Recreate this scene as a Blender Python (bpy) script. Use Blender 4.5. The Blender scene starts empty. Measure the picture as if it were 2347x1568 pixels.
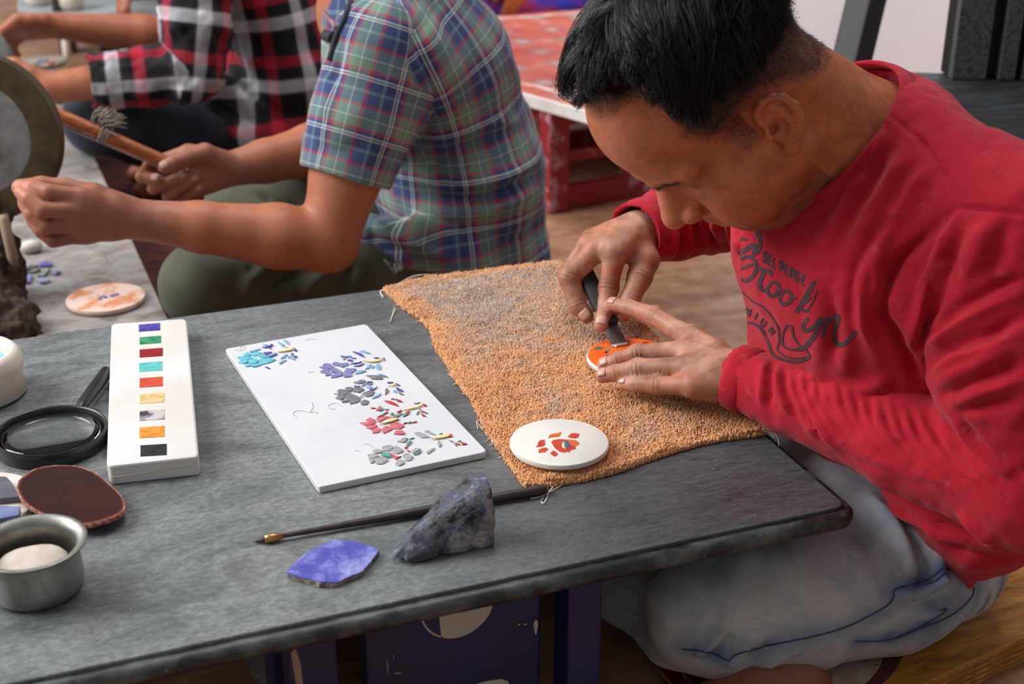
import bpy, bmesh, math, random
import numpy as np
import openvdb
from mathutils import Vector, Matrix
from mathutils.bvhtree import BVHTree

random.seed(7); RNG = np.random.default_rng(7)
SC = bpy.context.scene
COL = SC.collection
TT = .24                                   # height of the work table's top above the floor

# ------------------------------------------------------------------ camera
FPX, CX, CY = 3100., 1173.5, 784.          # focal length in pixels of the 2347 x 1568 frame
TILT, YAW = math.radians(24.06), math.radians(20.6)
FW = np.array([math.sin(YAW)*math.cos(TILT), math.cos(YAW)*math.cos(TILT), -math.sin(TILT)])
RT = np.array([math.cos(YAW), -math.sin(YAW), 0.])
UP = np.cross(RT, FW)
CAM = np.array([-.670, -.8997, .887])
cd = bpy.data.cameras.new('camera'); cam = bpy.data.objects.new('camera', cd); COL.objects.link(cam)
cd.sensor_width = 36; cd.lens = FPX/2347*36; cd.clip_start = .05
m = Matrix(); 
for i in range(3):
    m[i][0], m[i][1], m[i][2], m[i][3] = RT[i], UP[i], -FW[i], CAM[i]
cam.matrix_world = m
cd.dof.use_dof = True; cd.dof.focus_distance = 1.36; cd.dof.aperture_fstop = 5.6
SC.camera = cam

# ------------------------------------------------------------------ light
SC.view_settings.view_transform = 'Standard'; SC.view_settings.look = 'None'
SC.view_settings.gamma = 1; SC.view_settings.use_curve_mapping = False
SC.view_settings.exposure = -0.04
w = bpy.data.worlds.new('world'); SC.world = w; w.use_nodes = True
w.node_tree.nodes['Background'].inputs[0].default_value = (.96, .98, 1., 1)
w.node_tree.nodes['Background'].inputs[1].default_value = .30

def area(name, loc, target, sx, sy, power, col):
    l = bpy.data.lights.new(name, 'AREA'); l.shape = 'RECTANGLE'; l.size = sx; l.size_y = sy
    l.energy = power; l.color = col
    o = bpy.data.objects.new(name, l); COL.objects.link(o); o.location = loc
    o.rotation_euler = (Vector(target)-Vector(loc)).to_track_quat('-Z', 'Y').to_euler()
    return o
# the open side of the verandah, to the left of and behind the bench
area('daylight_open_side', (-3.4, 1.9, 2.7), (0, .7, .2), 3.2, 2.6, 270, (.985, .99, 1))
area('wall_fill_area', (.4, 1.6, 4.2), (1.2, 2.3, .3), 2.2, 1.6, 95, (.985, .99, 1))  # fill light added overhead, aimed to brighten the white wall

# added spot with no fixture behind it, brightens the white wall
l = bpy.data.lights.new('wall_fill_spot', 'SPOT'); l.energy = 150; l.color = (.93, .96, 1.); l.spot_size = math.radians(70); l.spot_blend = .8; l.shadow_soft_size = .35
o = bpy.data.objects.new('wall_fill_spot', l); COL.objects.link(o); o.location = (1.95, .75, 2.5); o.rotation_euler = (Vector((1.75, 2.42, .35))-Vector((1.95, .75, 2.5))).to_track_quat('-Z', 'Y').to_euler()

# ------------------------------------------------------------------ measuring: photograph pixel -> world
def ray(px, py): return FW + RT*((px-CX)/FPX) - UP*((py-CY)/FPX)
def on(px, py, z=TT):
    d = ray(px, py); return CAM + d*((z-CAM[2])/d[2])
def at(px, py, dep): return CAM + ray(px, py)*dep
def onplane(px, py, p0, n):
    d = ray(px, py); n = np.asarray(n, float); return CAM + d*(((np.asarray(p0)-CAM)@n)/(d@n))
# ------------------------------------------------------------------ materials
def lin(c):
    c = [x/255 for x in c[:3]]
    return tuple(x/12.92 if x <= .04045 else ((x+.055)/1.055)**2.4 for x in c)+(1,)
class G:                                        # small node-graph helper
    def __init__(s, name):
        s.m = bpy.data.materials.new(name); s.m.use_nodes = True; s.t = s.m.node_tree; s.n = s.t.nodes
        s.b = s.n['Principled BSDF']
    def put(s, sock, v):
        if isinstance(v, bpy.types.NodeSocket): s.t.links.new(v, sock)
        elif v is not None: sock.default_value = v
    def node(s, typ, out=0, props=None, **ins):
        nd = s.n.new(typ)
        for k, v in (props or {}).items(): setattr(nd, k, v)
        for k, v in ins.items():
            k = int(k[1:]) if k[0] == '_' else k.replace('_', ' ')
            s.put(nd.inputs[k], v)
        return nd.outputs[out]
    def co(s, kind='Object', stretch=None):
        c = s.n.new('ShaderNodeTexCoord').outputs[kind]
        if stretch: c = s.node('ShaderNodeMapping', Vector=c, Scale=stretch)
        return c
    def noise(s, vec, scale, detail=5, rough=.6, dist=0, out=0):
        return s.node('ShaderNodeTexNoise', out, Vector=vec, Scale=scale, Detail=detail, Roughness=rough, Distortion=dist)
    def rng(s, v, lo, hi, a=0., b=1.):
        return s.node('ShaderNodeMapRange', Value=v, _1=lo, _2=hi, _3=a, _4=b)
    def mix(s, f, a, b, blend='MIX'):
        nd = s.n.new('ShaderNodeMix'); nd.data_type = 'RGBA'; nd.blend_type = blend
        s.put(nd.inputs[0], f); s.put(nd.inputs[6], a); s.put(nd.inputs[7], b); return nd.outputs[2]
    def math(s, op, a, b=None):
        nd = s.n.new('ShaderNodeMath'); nd.operation = op; s.put(nd.inputs[0], a); s.put(nd.inputs[1], b); return nd.outputs[0]
    def ramp(s, v, stops, interp='CONSTANT'):
        nd = s.n.new('ShaderNodeValToRGB'); r = nd.color_ramp; r.interpolation = interp
        while len(r.elements) < len(stops): r.elements.new(.5)
        for e, (p, c) in zip(r.elements, stops): e.position = p; e.color = lin(c)
        s.put(nd.inputs[0], v); return nd.outputs[0]
    def bump(s, h, strength=.3, dist=.002, normal=None):
        o = s.node('ShaderNodeBump', Height=h, Strength=strength, Distance=dist)
        if normal is not None: s.t.links.new(normal, o.node.inputs['Normal'])
        s.put(s.b.inputs['Normal'], o); return o
    def set(s, **kw):
        for k, v in kw.items(): s.put(s.b.inputs[k.replace('_', ' ')], v)
        return s
    def attr(s, name): return s.node('ShaderNodeAttribute', 0, {'attribute_name': name})
def mat(name, c, c2=None, rough=.6, ns=10, det=5, lo=.38, hi=.62, stretch=None, bump=0, bs=120, bd=.001,
        metal=0, spec=.5, sss=0, attr=None, c3=None, ns3=30, lo3=.58, hi3=.7, coat=0):
    g = G(name); v = g.co('Object', stretch); col = lin(c)
    if c2: col = g.mix(g.rng(g.noise(v, ns, det), lo, hi), col, lin(c2))
    if c3: col = g.mix(g.rng(g.noise(v, ns3, 6, .65), lo3, hi3), col, lin(c3))
    if attr: col = g.mix(1., col, g.attr(attr), 'MULTIPLY')
    g.set(Base_Color=col, Roughness=rough, Metallic=metal, Specular_IOR_Level=spec, Coat_Weight=coat)
    if sss: g.set(Subsurface_Weight=sss, Subsurface_Radius=(.012, .005, .003), Subsurface_Scale=1.)
    if bump: g.bump(g.noise(v, bs, 4), bump, bd)
    return g.m

# ------------------------------------------------------------------ objects
LOC = {}
def tag(o, label=None, cat=None, group=None, kind=None):
    for k, v in (('label', label), ('category', cat), ('group', group), ('kind', kind)):
        if v: o[k] = v
    return o
def thing(name, label, cat, loc, group=None):
    o = bpy.data.objects.new(name, None); COL.objects.link(o); o.location = [float(x) for x in loc]
    o.empty_display_size = .05
    LOC[o] = np.array(loc, float); return tag(o, label, cat, group)
def obj(name, VF, material, parent=None, smooth=False, loc=None, label=None, cat=None, group=None, kind=None, mats=None, auto=None):
    """one mesh object; vertices come in world coordinates and are stored relative to the origin"""
    V, F = np.asarray(VF[0], float), VF[1]
    off = LOC[parent] if parent is not None else (np.array(loc, float) if loc is not None else
          np.array([(V[:, 0].min()+V[:, 0].max())/2, (V[:, 1].min()+V[:, 1].max())/2, V[:, 2].min()]))
    me = bpy.data.meshes.new(name); 
    if isinstance(F, np.ndarray):
        k = F.shape[1]; me.vertices.add(len(V)); me.vertices.foreach_set('co', (V-off).astype(np.float32).ravel())
        me.loops.add(F.size); me.loops.foreach_set('vertex_index', F.astype(np.int32).ravel())
        me.polygons.add(len(F)); me.polygons.foreach_set('loop_start', np.arange(0, F.size, k, dtype=np.int32))
        me.update(calc_edges=True); me.validate()
    else:
        me.from_pydata((V-off).tolist(), [], [list(f) for f in F]); me.update()
    for mm in (mats or [material]): me.materials.append(mm)
    if len(VF) > 2 and VF[2] is not None: me.polygons.foreach_set('material_index', np.array(VF[2], dtype=np.int32))
    me.polygons.foreach_set('use_smooth', np.full(len(me.polygons), bool(smooth or auto)))
    if auto: me.set_sharp_from_angle(angle=math.radians(auto))
    o = bpy.data.objects.new(name, me); COL.objects.link(o)
    if parent is not None: o.parent = parent; LOC[o] = off
    else: o.location = off.tolist(); LOC[o] = off
    return tag(o, label, cat, group, kind)
def vcol(o, name, arr):
    a = o.data.color_attributes.new(name, 'FLOAT_COLOR', 'POINT')
    arr = np.asarray(arr, np.float32)
    if arr.shape[1] == 3: arr = np.concatenate([arr, np.ones((len(arr), 1), np.float32)], 1)
    a.data.foreach_set('color', arr.ravel())
def vuv(o, uv):                                # a float vector per vertex, read by the cloth materials
    a = o.data.attributes.new('weave', 'FLOAT_VECTOR', 'POINT')
    u = np.zeros((len(uv), 3), np.float32); u[:, :2] = uv; a.data.foreach_set('vector', u.ravel())
def join(*parts):
    V, F, n = [], [], 0
    for p in parts:
        V.append(np.asarray(p[0], float)); F += [[i+n for i in f] for f in p[1]]; n += len(p[0])
    return np.concatenate(V), F
def bm_out(bm):
    bm.verts.index_update(); V = np.array([v.co[:] for v in bm.verts]); F = [[v.index for v in f.verts] for f in bm.faces]; bm.free(); return V, F
def prism(poly, z0, z1, bev=0, seg=2, allb=False):
    """poly: list of (x, y); a slab between z0 and z1 with rounded edges"""
    bm = bmesh.new(); a = sum(poly[i][0]*poly[(i+1) % len(poly)][1]-poly[(i+1) % len(poly)][0]*poly[i][1] for i in range(len(poly)))
    if a < 0: poly = poly[::-1]
    lo = [bm.verts.new((p[0], p[1], z0)) for p in poly]; hi = [bm.verts.new((p[0], p[1], z1)) for p in poly]
    n = len(poly); bm.faces.new(lo[::-1]); bm.faces.new(hi)
    for i in range(n): bm.faces.new((lo[i], lo[(i+1) % n], hi[(i+1) % n], hi[i]))
    if bev:
        es = bm.edges[:] if allb else [e for e in bm.edges if e.verts[0].co.z == e.verts[1].co.z]
        bmesh.ops.bevel(bm, geom=es, offset=bev, segments=seg, profile=.5, affect='EDGES', clamp_overlap=True)
    bmesh.ops.recalc_face_normals(bm, faces=bm.faces)
    return bm_out(bm)
def box(c, size, bev=0, seg=2, rot=None):
    x, y, z = [s/2 for s in size]
    V, F = prism([(-x, -y), (x, -y), (x, y), (-x, y)], -z, z, bev, seg, True)
    if rot is not None: V = V@np.asarray(rot).T
    return V+np.asarray(c), F
def frame(zdir, xref=(1, 0, 0)):
    z = np.asarray(zdir, float); z = z/np.linalg.norm(z); x = np.asarray(xref, float); x = x-z*(x@z)
    if np.linalg.norm(x) < 1e-4: x = np.array([0, 1., 0]); x = x-z*(x@z)
    x = x/np.linalg.norm(x); return np.stack([x, np.cross(z, x), z], 1)
def tube(path, rad, n=8, cap=True, flat=None):
    P = np.asarray(path, float); k = len(P); R = np.full(k, rad, float) if np.isscalar(rad) else np.asarray(rad, float)
    T = np.gradient(P, axis=0); T /= np.linalg.norm(T, axis=1)[:, None]+1e-12
    x = frame(T[0])[:, 0]; V = []; a = np.arange(n)*2*math.pi/n
    for i in range(k):
        x = x-T[i]*(x@T[i]); x /= np.linalg.norm(x)+1e-12; y = np.cross(T[i], x)
        V.append(P[i]+R[i]*(np.cos(a)[:, None]*x+np.sin(a)[:, None]*y))
    V = np.concatenate(V); F = []
    for i in range(k-1):
        for j in range(n): F.append((i*n+j, i*n+(j+1) % n, (i+1)*n+(j+1) % n, (i+1)*n+j))
    if cap: F.append(tuple(range(n))[::-1]); F.append(tuple((k-1)*n+j for j in range(n)))
    return V, F
def lathe(prof, c=(0, 0, 0), n=48, rot=None, cap=True):
    a = np.arange(n)*2*math.pi/n; V = []; F = []
    for r, z in prof: V.append(np.stack([r*np.cos(a), r*np.sin(a), np.full(n, z)], 1))
    k = len(prof); V = np.concatenate(V)
    for i in range(k-1):
        for j in range(n): F.append((i*n+j, i*n+(j+1) % n, (i+1)*n+(j+1) % n, (i+1)*n+j))
    if cap: F.append(tuple(range(n))[::-1]); F.append(tuple((k-1)*n+j for j in range(n)))
    if rot is not None: V = V@np.asarray(rot).T
    return V+np.asarray(c), F
def spline(pts, n):
    """Catmull-Rom through pts"""
    P = np.asarray(pts, float); Q = np.concatenate([[2*P[0]-P[1]], P, [2*P[-1]-P[-2]]]); k = len(P)-1
    t = np.linspace(0, k-1e-6, n); i = t.astype(int); f = (t-i)[:, None]
    a, b, c, d = Q[i], Q[i+1], Q[i+2], Q[i+3]
    return .5*(2*b+(c-a)*f+(2*a-5*b+4*c-d)*f**2+(3*b-a-3*c+d)*f**3)
def ico(c, r, sub=1, jitter=0, scale=(1, 1, 1)):
    bm = bmesh.new(); bmesh.ops.create_icosphere(bm, subdivisions=sub, radius=1); V, F = bm_out(bm)
    V = V*(1+jitter*RNG.normal(size=(len(V), 1)))
    return V*np.asarray(scale)*r+np.asarray(c), F

# smooth value noise on points
_T = RNG.normal(size=(64, 64, 64)).astype(np.float32)
def vnoise(P, scale):
    Q = np.asarray(P)*scale+100.; i = np.floor(Q).astype(int); f = (Q-i); f = f*f*(3-2*f); r = 0
    for dx in (0, 1):
        for dy in (0, 1):
            for dz in (0, 1):
                w_ = (f[:, 0] if dx else 1-f[:, 0])*(f[:, 1] if dy else 1-f[:, 1])*(f[:, 2] if dz else 1-f[:, 2])
                r = r+w_*_T[(i[:, 0]+dx) % 64, (i[:, 1]+dy) % 64, (i[:, 2]+dz) % 64]
    return r

# ------------------------------------------------------------------ signed distance modelling
class SDF:
    def __init__(s): s.it = []
    def add(s, fn, c, r, k, op): s.it.append((fn, np.array(c, np.float32), float(r), float(k), op)); return s
    def cone(s, a, b, ra, rb=None, k=.01, op='u', flat=None, ff=1.):
        rb = ra if rb is None else rb; a = np.array(a, np.float32); b = np.array(b, np.float32); d = b-a; L = float(d@d)+1e-12
        ax = None if flat is None else np.array(flat, np.float32)/np.linalg.norm(flat)
        def fn(P):
            q = P-a; dd, LL = d, L
            if ax is not None:
                q = q-(q@ax)[:, None]*(ax*(1-1/ff)); dd = d-(d@ax)*ax*(1-1/ff); LL = float(dd@dd)+1e-12
            t = np.clip((q@dd)/LL, 0, 1); w_ = q-t[:, None]*dd
            return np.sqrt((w_*w_).sum(1))-(ra+(rb-ra)*t)
        return s.add(fn, (a+b)/2, math.sqrt(L)/2+max(ra, rb)*max(1, ff), k, op)
    def chain(s, pts, rads, k=.01, op='u', flat=None, ff=1.):
        for i in range(len(pts)-1): s.cone(pts[i], pts[i+1], rads[i], rads[i+1], k, op, flat, ff)
        return s
    def ball(s, c, r, k=.01, op='u'): return s.cone(c, np.array(c)+1e-5, r, r, k, op)
    def ell(s, c, r, k=.01, op='u', R=None):
        c = np.array(c, np.float32); r = np.array(r, np.float32); M = None if R is None else np.array(R, np.float32)
        def fn(P):
            q = P-c
            if M is not None: q = q@M                     # columns of R are the ellipsoid's axes
            k0 = np.sqrt(((q/r)**2).sum(1)); k1 = np.sqrt(((q/(r*r))**2).sum(1))+1e-9
            return k0*(k0-1)/k1
        return s.add(fn, c, float(r.max()), k, op)
    def half(s, p, n, k=.004, op='s'):
        """op 's' removes the side the normal n points to"""
        p = np.array(p, np.float32); n = np.array(n, np.float32)/np.linalg.norm(n)
        return s.add(lambda P: -((P-p)@n), p, 9e9, k, op)
    def eval(s, P, items=None):
        P = np.asarray(P, np.float32); d = np.full(len(P), .5, np.float32)
        for fn, c, r, k, op in (s.it if items is None else items):
            e = fn(P)
            if op == 'u':
                h = np.maximum(k-np.abs(d-e), 0)/k; d = np.minimum(d, e)-h*h*k*.25
            else:
                e = -e; h = np.maximum(k-np.abs(d-e), 0)/k; d = np.maximum(d, e)+h*h*k*.25
        return d
    def mesh(s, h, n=16, lo=None, hi=None):
        us = [i for i in s.it if i[4] == 'u']
        lo = np.min([i[1]-i[2]-i[3] for i in us], 0) if lo is None else np.array(lo); hi = np.max([i[1]+i[2]+i[3] for i in us], 0) if hi is None else np.array(hi)
        lo = lo-3*h; cs = n*h; N = np.ceil((hi+3*h-lo)/cs).astype(int)
        I = np.stack(np.meshgrid(*[np.arange(k) for k in N], indexing='ij'), -1).reshape(-1, 3)
        Cc = (lo+(I+.5)*cs).astype(np.float32); D = s.eval(Cc); rad = cs*.5*1.7321+2*h
        grid = openvdb.FloatGrid(3*h); gi = np.arange(n)
        loc = np.stack(np.meshgrid(gi, gi, gi, indexing='ij'), -1).reshape(-1, 3).astype(np.float32)*h
        cen = np.array([i[1] for i in s.it]); rr = np.array([i[2] for i in s.it]); kk = np.array([i[3] for i in s.it])
        for ci, c, d in zip(I, Cc, D):
            if d > rad*1.6+.004: continue
            b = (int(ci[0])*n, int(ci[1])*n, int(ci[2])*n)
            if d < -rad*1.9-.004:
                grid.fill(b, (b[0]+n-1, b[1]+n-1, b[2]+n-1), -3*h, True); continue
            dist = np.linalg.norm(cen-c, axis=1)-rr
            items = [s.it[j] for j in np.nonzero(dist < rad+kk+3*h)[0]]
            if not items: continue
            P = loc+(lo+ci*cs).astype(np.float32)
            grid.copyFromArray(np.clip(s.eval(P, items), -3*h, 3*h).reshape(n, n, n).astype(np.float32), ijk=b)
        pts, quads = grid.convertToQuads(0.)
        V = pts.astype(np.float64)*h+lo
        return V, np.ascontiguousarray(quads).astype(np.int64)
def vnormals(V, F):
    fn = np.cross(V[F[:, 2]]-V[F[:, 0]], V[F[:, 3]]-V[F[:, 1]]); N = np.zeros_like(V)
    for k in range(4): np.add.at(N, F[:, k], fn)
    return N/(np.linalg.norm(N, axis=1)[:, None]+1e-12)
def relax(V, F, it=2, f=.5):
    E = np.concatenate([F[:, [0, 1]], F[:, [1, 2]], F[:, [2, 3]], F[:, [3, 0]]])
    deg = np.bincount(E.ravel(), minlength=len(V))[:, None]
    for _ in range(it):
        S = np.stack([np.bincount(E[:, 0], V[E[:, 1], k], len(V))+np.bincount(E[:, 1], V[E[:, 0], k], len(V)) for k in range(3)], 1)
        V = V+(S/np.maximum(deg, 1)-V)*f
    return V
def seg_dist(V, pl):
    """distance of every vertex to a polyline, with the parameter 0..1 along it"""
    best = np.full(len(V), 9.); tt = np.zeros(len(V)); L = len(pl)-1
    for i in range(L):
        a, b = pl[i], pl[i+1]; d = b-a; t = np.clip((V-a)@d/(d@d+1e-12), 0, 1)
        q = np.linalg.norm(V-a-t[:, None]*d, axis=1); m_ = q < best; best[m_] = q[m_]; tt[m_] = (i+t[m_])/L
    return best, tt
def folds(V, F, strokes, taper=True):
    """cloth folds: each stroke is (pixel polyline on the photo-facing side, width, height); projected onto the mesh along the line of sight,
    then the surface is pushed out (ridge) or in (valley) around it"""
    bv = BVHTree.FromPolygons(V.tolist(), F.tolist()); N = vnormals(V, F); D = np.zeros(len(V))
    for st in strokes:
        px, wd, ht = st[:3]
        pl = []
        for p in spline([tuple(q) for q in px], max(8, 5*len(px))):
            h = bv.ray_cast(Vector(CAM), Vector(ray(*p)).normalized())[0]
            if h is not None: pl.append(np.array(h))
        if len(pl) < 3: continue
        pl = np.array(pl); lo, hi = pl.min(0)-3*wd, pl.max(0)+3*wd
        idx = np.nonzero(((V > lo) & (V < hi)).all(1))[0]
        if not len(idx): continue
        d, t = seg_dist(V[idx], pl); e = np.exp(-(d/wd)**2)
        if taper: e = e*np.clip(np.minimum(t, 1-t)*4+.15, 0, 1)
        D[idx] += ht*e
    return V+N*D[:, None]
def hit(bv, px, py):
    h = bv.ray_cast(Vector(CAM), Vector(ray(px, py)).normalized()); return None if h[0] is None else (np.array(h[0]), np.array(h[1]))
# ================================================================== SETTING
def floor_mat():
    g = G('floor_stone'); v = g.co('Object', (1, 1, 1))
    a = g.noise(g.co('Object', (2.2, 9, 1)), 1.6, 8, .62, 1.2); b = g.noise(v, 30, 5)
    c = g.ramp(a, [(.3, (128, 82, 58)), (.48, (152, 104, 76)), (.62, (174, 132, 104)), (.78, (136, 92, 66))], 'LINEAR')
    c = g.mix(g.rng(b, .4, .75, 0, .35), c, lin((205, 178, 150)))
    g.set(Base_Color=c, Roughness=.42); g.bump(b, .05, .001); return g.m
V, F = prism([(-5, -2.6), (5, -2.6), (5, 8), (-5, 8)], -.05, 0)
obj('floor', (V, F), floor_mat(), loc=(0, 0, 0), kind='structure')
wallm = mat('white_plaster', (246, 244, 248), (240, 238, 243), .8, 3, bump=.1, bs=40)
V, F = prism([(1.22, 2.16), (3.6, 2.16), (3.6, 2.28), (1.22, 2.28)], 0, 2.6)
obj('wall_right', (V, F), wallm, kind='structure')

# ------------------------------------------------------------------ right background: post, fluted slab, black bench
blackm = mat('black_post_paint', (20, 21, 23), (44, 47, 52), .55, 7, lo=.5, hi=.75, stretch=(1, 1, .35), bump=.1)
p0, p1 = at(1940, 190, 2.35), at(2000, -60, 2.35); ax = (p1-p0)/np.linalg.norm(p1-p0)
bot = p0-ax*(p0[2]/ax[2]); top = p0+ax*((1.15-p0[2])/ax[2])
Rp = frame(ax, RT*.72-FW*.69)
V, F = box((0, 0, 0), (.052, .052, np.linalg.norm(top-bot)), .004); V = V@Rp.T+(top+bot)/2
V[:, 2] = np.maximum(V[:, 2], 0)
obj('post', (V, F), blackm, label='black metal post leaning in front of the white wall', cat='post')

benchm = mat('black_bench_stone', (30, 32, 34), (48, 52, 55), .5, 9, stretch=(1, 3.5, 1), lo=.45, hi=.6, bump=.15, bs=60)
bt = thing('stone_bench', 'long black stone bench behind the shoulder of the man in red', 'bench', (1.35, 2.2, 0))
zb = .40
q = [on(2060, 164, zb), on(2620, 178, zb), on(2600, 345, zb), on(2185, 328, zb)]
obj('bench_top', prism([tuple(p[:2]) for p in q], zb-.035, zb, .004), benchm, bt)
palem = mat('pale_stone', (214, 210, 206), (186, 180, 174), .6, 6)
c0 = sum(q)/4
for sx in (.15, .55):
    obj('bench_leg', box((c0[0]+sx, c0[1]-.05, (zb-.035)/2), (.06, .16, zb-.035), .005), palem, bt, label='pale stone leg' )
granm = mat('dark_granite', (78, 80, 80), (50, 52, 53), .7, 160, lo=.45, hi=.6, bump=.4, bs=220, c3=(120, 122, 120), ns3=300, lo3=.62, hi3=.7)
ft = thing('fluted_stone_slab', 'dark granite slab with upright flutes standing behind the black bench', 'slab', (1.6, 2.9, zb))
f0 = on(2181, 184, zb)+np.array([0, .0, 0]); fd = RT.copy(); nb = np.array([-fd[1], fd[0], 0])
if nb@FW < 0: nb = -nb
def strip(a, b, dep, fwd):
    pts = [f0+fd*a-nb*fwd, f0+fd*b-nb*fwd, f0+fd*b+nb*dep, f0+fd*a+nb*dep]
    return prism([tuple(p[:2]) for p in pts], zb, 1.35, .003)
obj('slab_back', strip(0, .72, .06, -.02), mat('dark_groove', (16, 16, 17)), ft)
obj('border', strip(0, .052, .02, 0), granm, ft)
for i in range(13):
    a = .072+i*.036; obj('flute', strip(a, a+.024, .02, .004), granm, ft)

# ------------------------------------------------------------------ low stone bench on the left where the plaid men work
sl = thing('marble_work_slab', 'long low grey-white marble slab on the floor behind the table', 'work slab', (-.75, 1.9, 0))
zs = .13
def slabm(name='worn_marble'):
    g = G(name); v = g.co('Object', (1, 2.2, 1)); a = g.noise(v, 7, 9, .7, 1.6); b = g.noise(g.co('Object'), 14, 6, .7, .6)
    c = g.ramp(a, [(.3, (100, 91, 86)), (.45, (138, 129, 123)), (.6, (160, 155, 152)), (.72, (146, 132, 122))], 'LINEAR')
    c = g.mix(g.rng(b, .52, .66, 0, .8), c, lin((92, 80, 74))); c = g.mix(g.rng(g.noise(g.co('Object'), 5, 4), .6, .8, 0, .6), c, lin((156, 163, 172)))
    g.set(Base_Color=c, Roughness=.55); g.bump(b, .3, .003); return g.m
q = [on(388, 742, zs), on(203, 330, zs)]
d = q[1]-q[0]; far = q[0]+d*1.9
pl = [(q[0][0], q[0][1]-.12), tuple(q[0][:2]), tuple(far[:2]), (far[0]-1.5, far[1]), (q[0][0]-1.3, q[0][1]-.12)]
obj('slab_top', prism(pl, zs-.03, zs, .004), slabm(), sl)
darkw = mat('dark_timber', (58, 36, 26), (34, 22, 18), .7, 20, stretch=(1, 1, 5), bump=.3)
for f in (.05, .5, .95):
    c = q[0]+d*f*1.8+np.array([-.12, 0, 0]); obj('support', box((c[0]-.03, c[1]+.04, (zs-.03)/2), (.09, .12, zs-.03), .006), darkw, sl)

# rug-like red cloth on the floor under the sitting man's foot
def redcloth():
    g = G('red_brocade'); v = g.co('Object'); a = g.noise(v, 60, 3); s = g.node('ShaderNodeTexWave', Vector=g.co('Object', (1, .35, 1)), Scale=14, Distortion=1)
    c = g.mix(g.rng(a, .55, .7), lin((120, 18, 30)), lin((70, 12, 22))); c = g.mix(g.math('GREATER_THAN', s, .93), c, lin((190, 140, 50)))
    g.set(Base_Color=c, Roughness=.75); return g.m
rc = [on(1500, 1500, .004), on(1700, 1500, .004), on(1800, 1700, .004), on(1560, 1720, .004)]
n = 22; V = []; F = []
for i in range(n):
    for j in range(n):
        u, v = i/(n-1), j/(n-1); p = (rc[0]*(1-u)+rc[1]*u)*(1-v)+(rc[3]*(1-u)+rc[2]*u)*v
        V.append(p+np.array([0, 0, .003+.003*math.sin(9*u+5*v)+.002*math.sin(17*v)]))
for i in range(n-1):
    for j in range(n-1): F.append((i*n+j, i*n+j+1, (i+1)*n+j+1, (i+1)*n+j))
ro = obj('red_cloth', (V, F), redcloth(), smooth=True, label='dark red brocade cloth with gold woven marks under the bare foot', cat='cloth')
sm = ro.modifiers.new('thick', 'SOLIDIFY'); sm.thickness = .003; sm.offset = 1

# sitting board: printed veneer board under the man in red
bd = thing('sitting_board', 'low board with ochre wood-grain print and a pale spotted oval under the man in red', 'board', (.3, .15, 0))
zb2 = .035
g = G('ochre_veneer'); v = g.co('Object', (1, 6, 1)); a = g.noise(v, 12, 8, .65, .4); b = g.noise(g.co('Object', (3, 30, 1)), 25, 4)
c = g.ramp(a, [(.3, (120, 72, 24)), (.5, (178, 118, 46)), (.68, (206, 150, 66))], 'LINEAR'); c = g.mix(g.rng(b, .55, .7, 0, .5), c, lin((96, 58, 22)))
g.set(Base_Color=c, Roughness=.45); veneer = g.m
q = [on(1960, 1640, zb2), on(2460, 1410, zb2), on(2560, 1180, zb2), on(1900, 1330, zb2)]
obj('board', prism([tuple(p[:2]) for p in q], .0, zb2, .002), veneer, bd)
for k in range(4):
    a_ = q[0]*(1-.001)+(q[1]-q[0])*.001; z = .006+k*.007
    obj('edge_ply', tube([np.array([q[0][0], q[0][1], z]), np.array([q[1][0], q[1][1], z])], .0012, 6), mat('ply_edge', (150, 96, 40), (110, 66, 26), .6, 60), bd)
ov = [on(1905+165*math.cos(t)*1.0, 1530+95*math.sin(t)-.25*165*math.cos(t), zb2)[:2] for t in np.linspace(0, 2*math.pi, 40)[:-1]]
obj('printed_border', prism([tuple(p) for p in ov], zb2+.0002, zb2+.0008), mat('maroon_print', (70, 32, 34), (100, 50, 46), .5, 40), bd)
ov = [on(1875+150*math.cos(t)*1.0, 1535+88*math.sin(t)-.25*150*math.cos(t), zb2)[:2] for t in np.linspace(0, 2*math.pi, 40)[:-1]]
obj('printed_oval', prism([tuple(p) for p in ov], zb2+.0008, zb2+.0014), mat('pale_print', (176, 160, 142), (150, 120, 100), .5, 30, c3=(110, 40, 26), ns3=45, lo3=.66, hi3=.7), bd)
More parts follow.
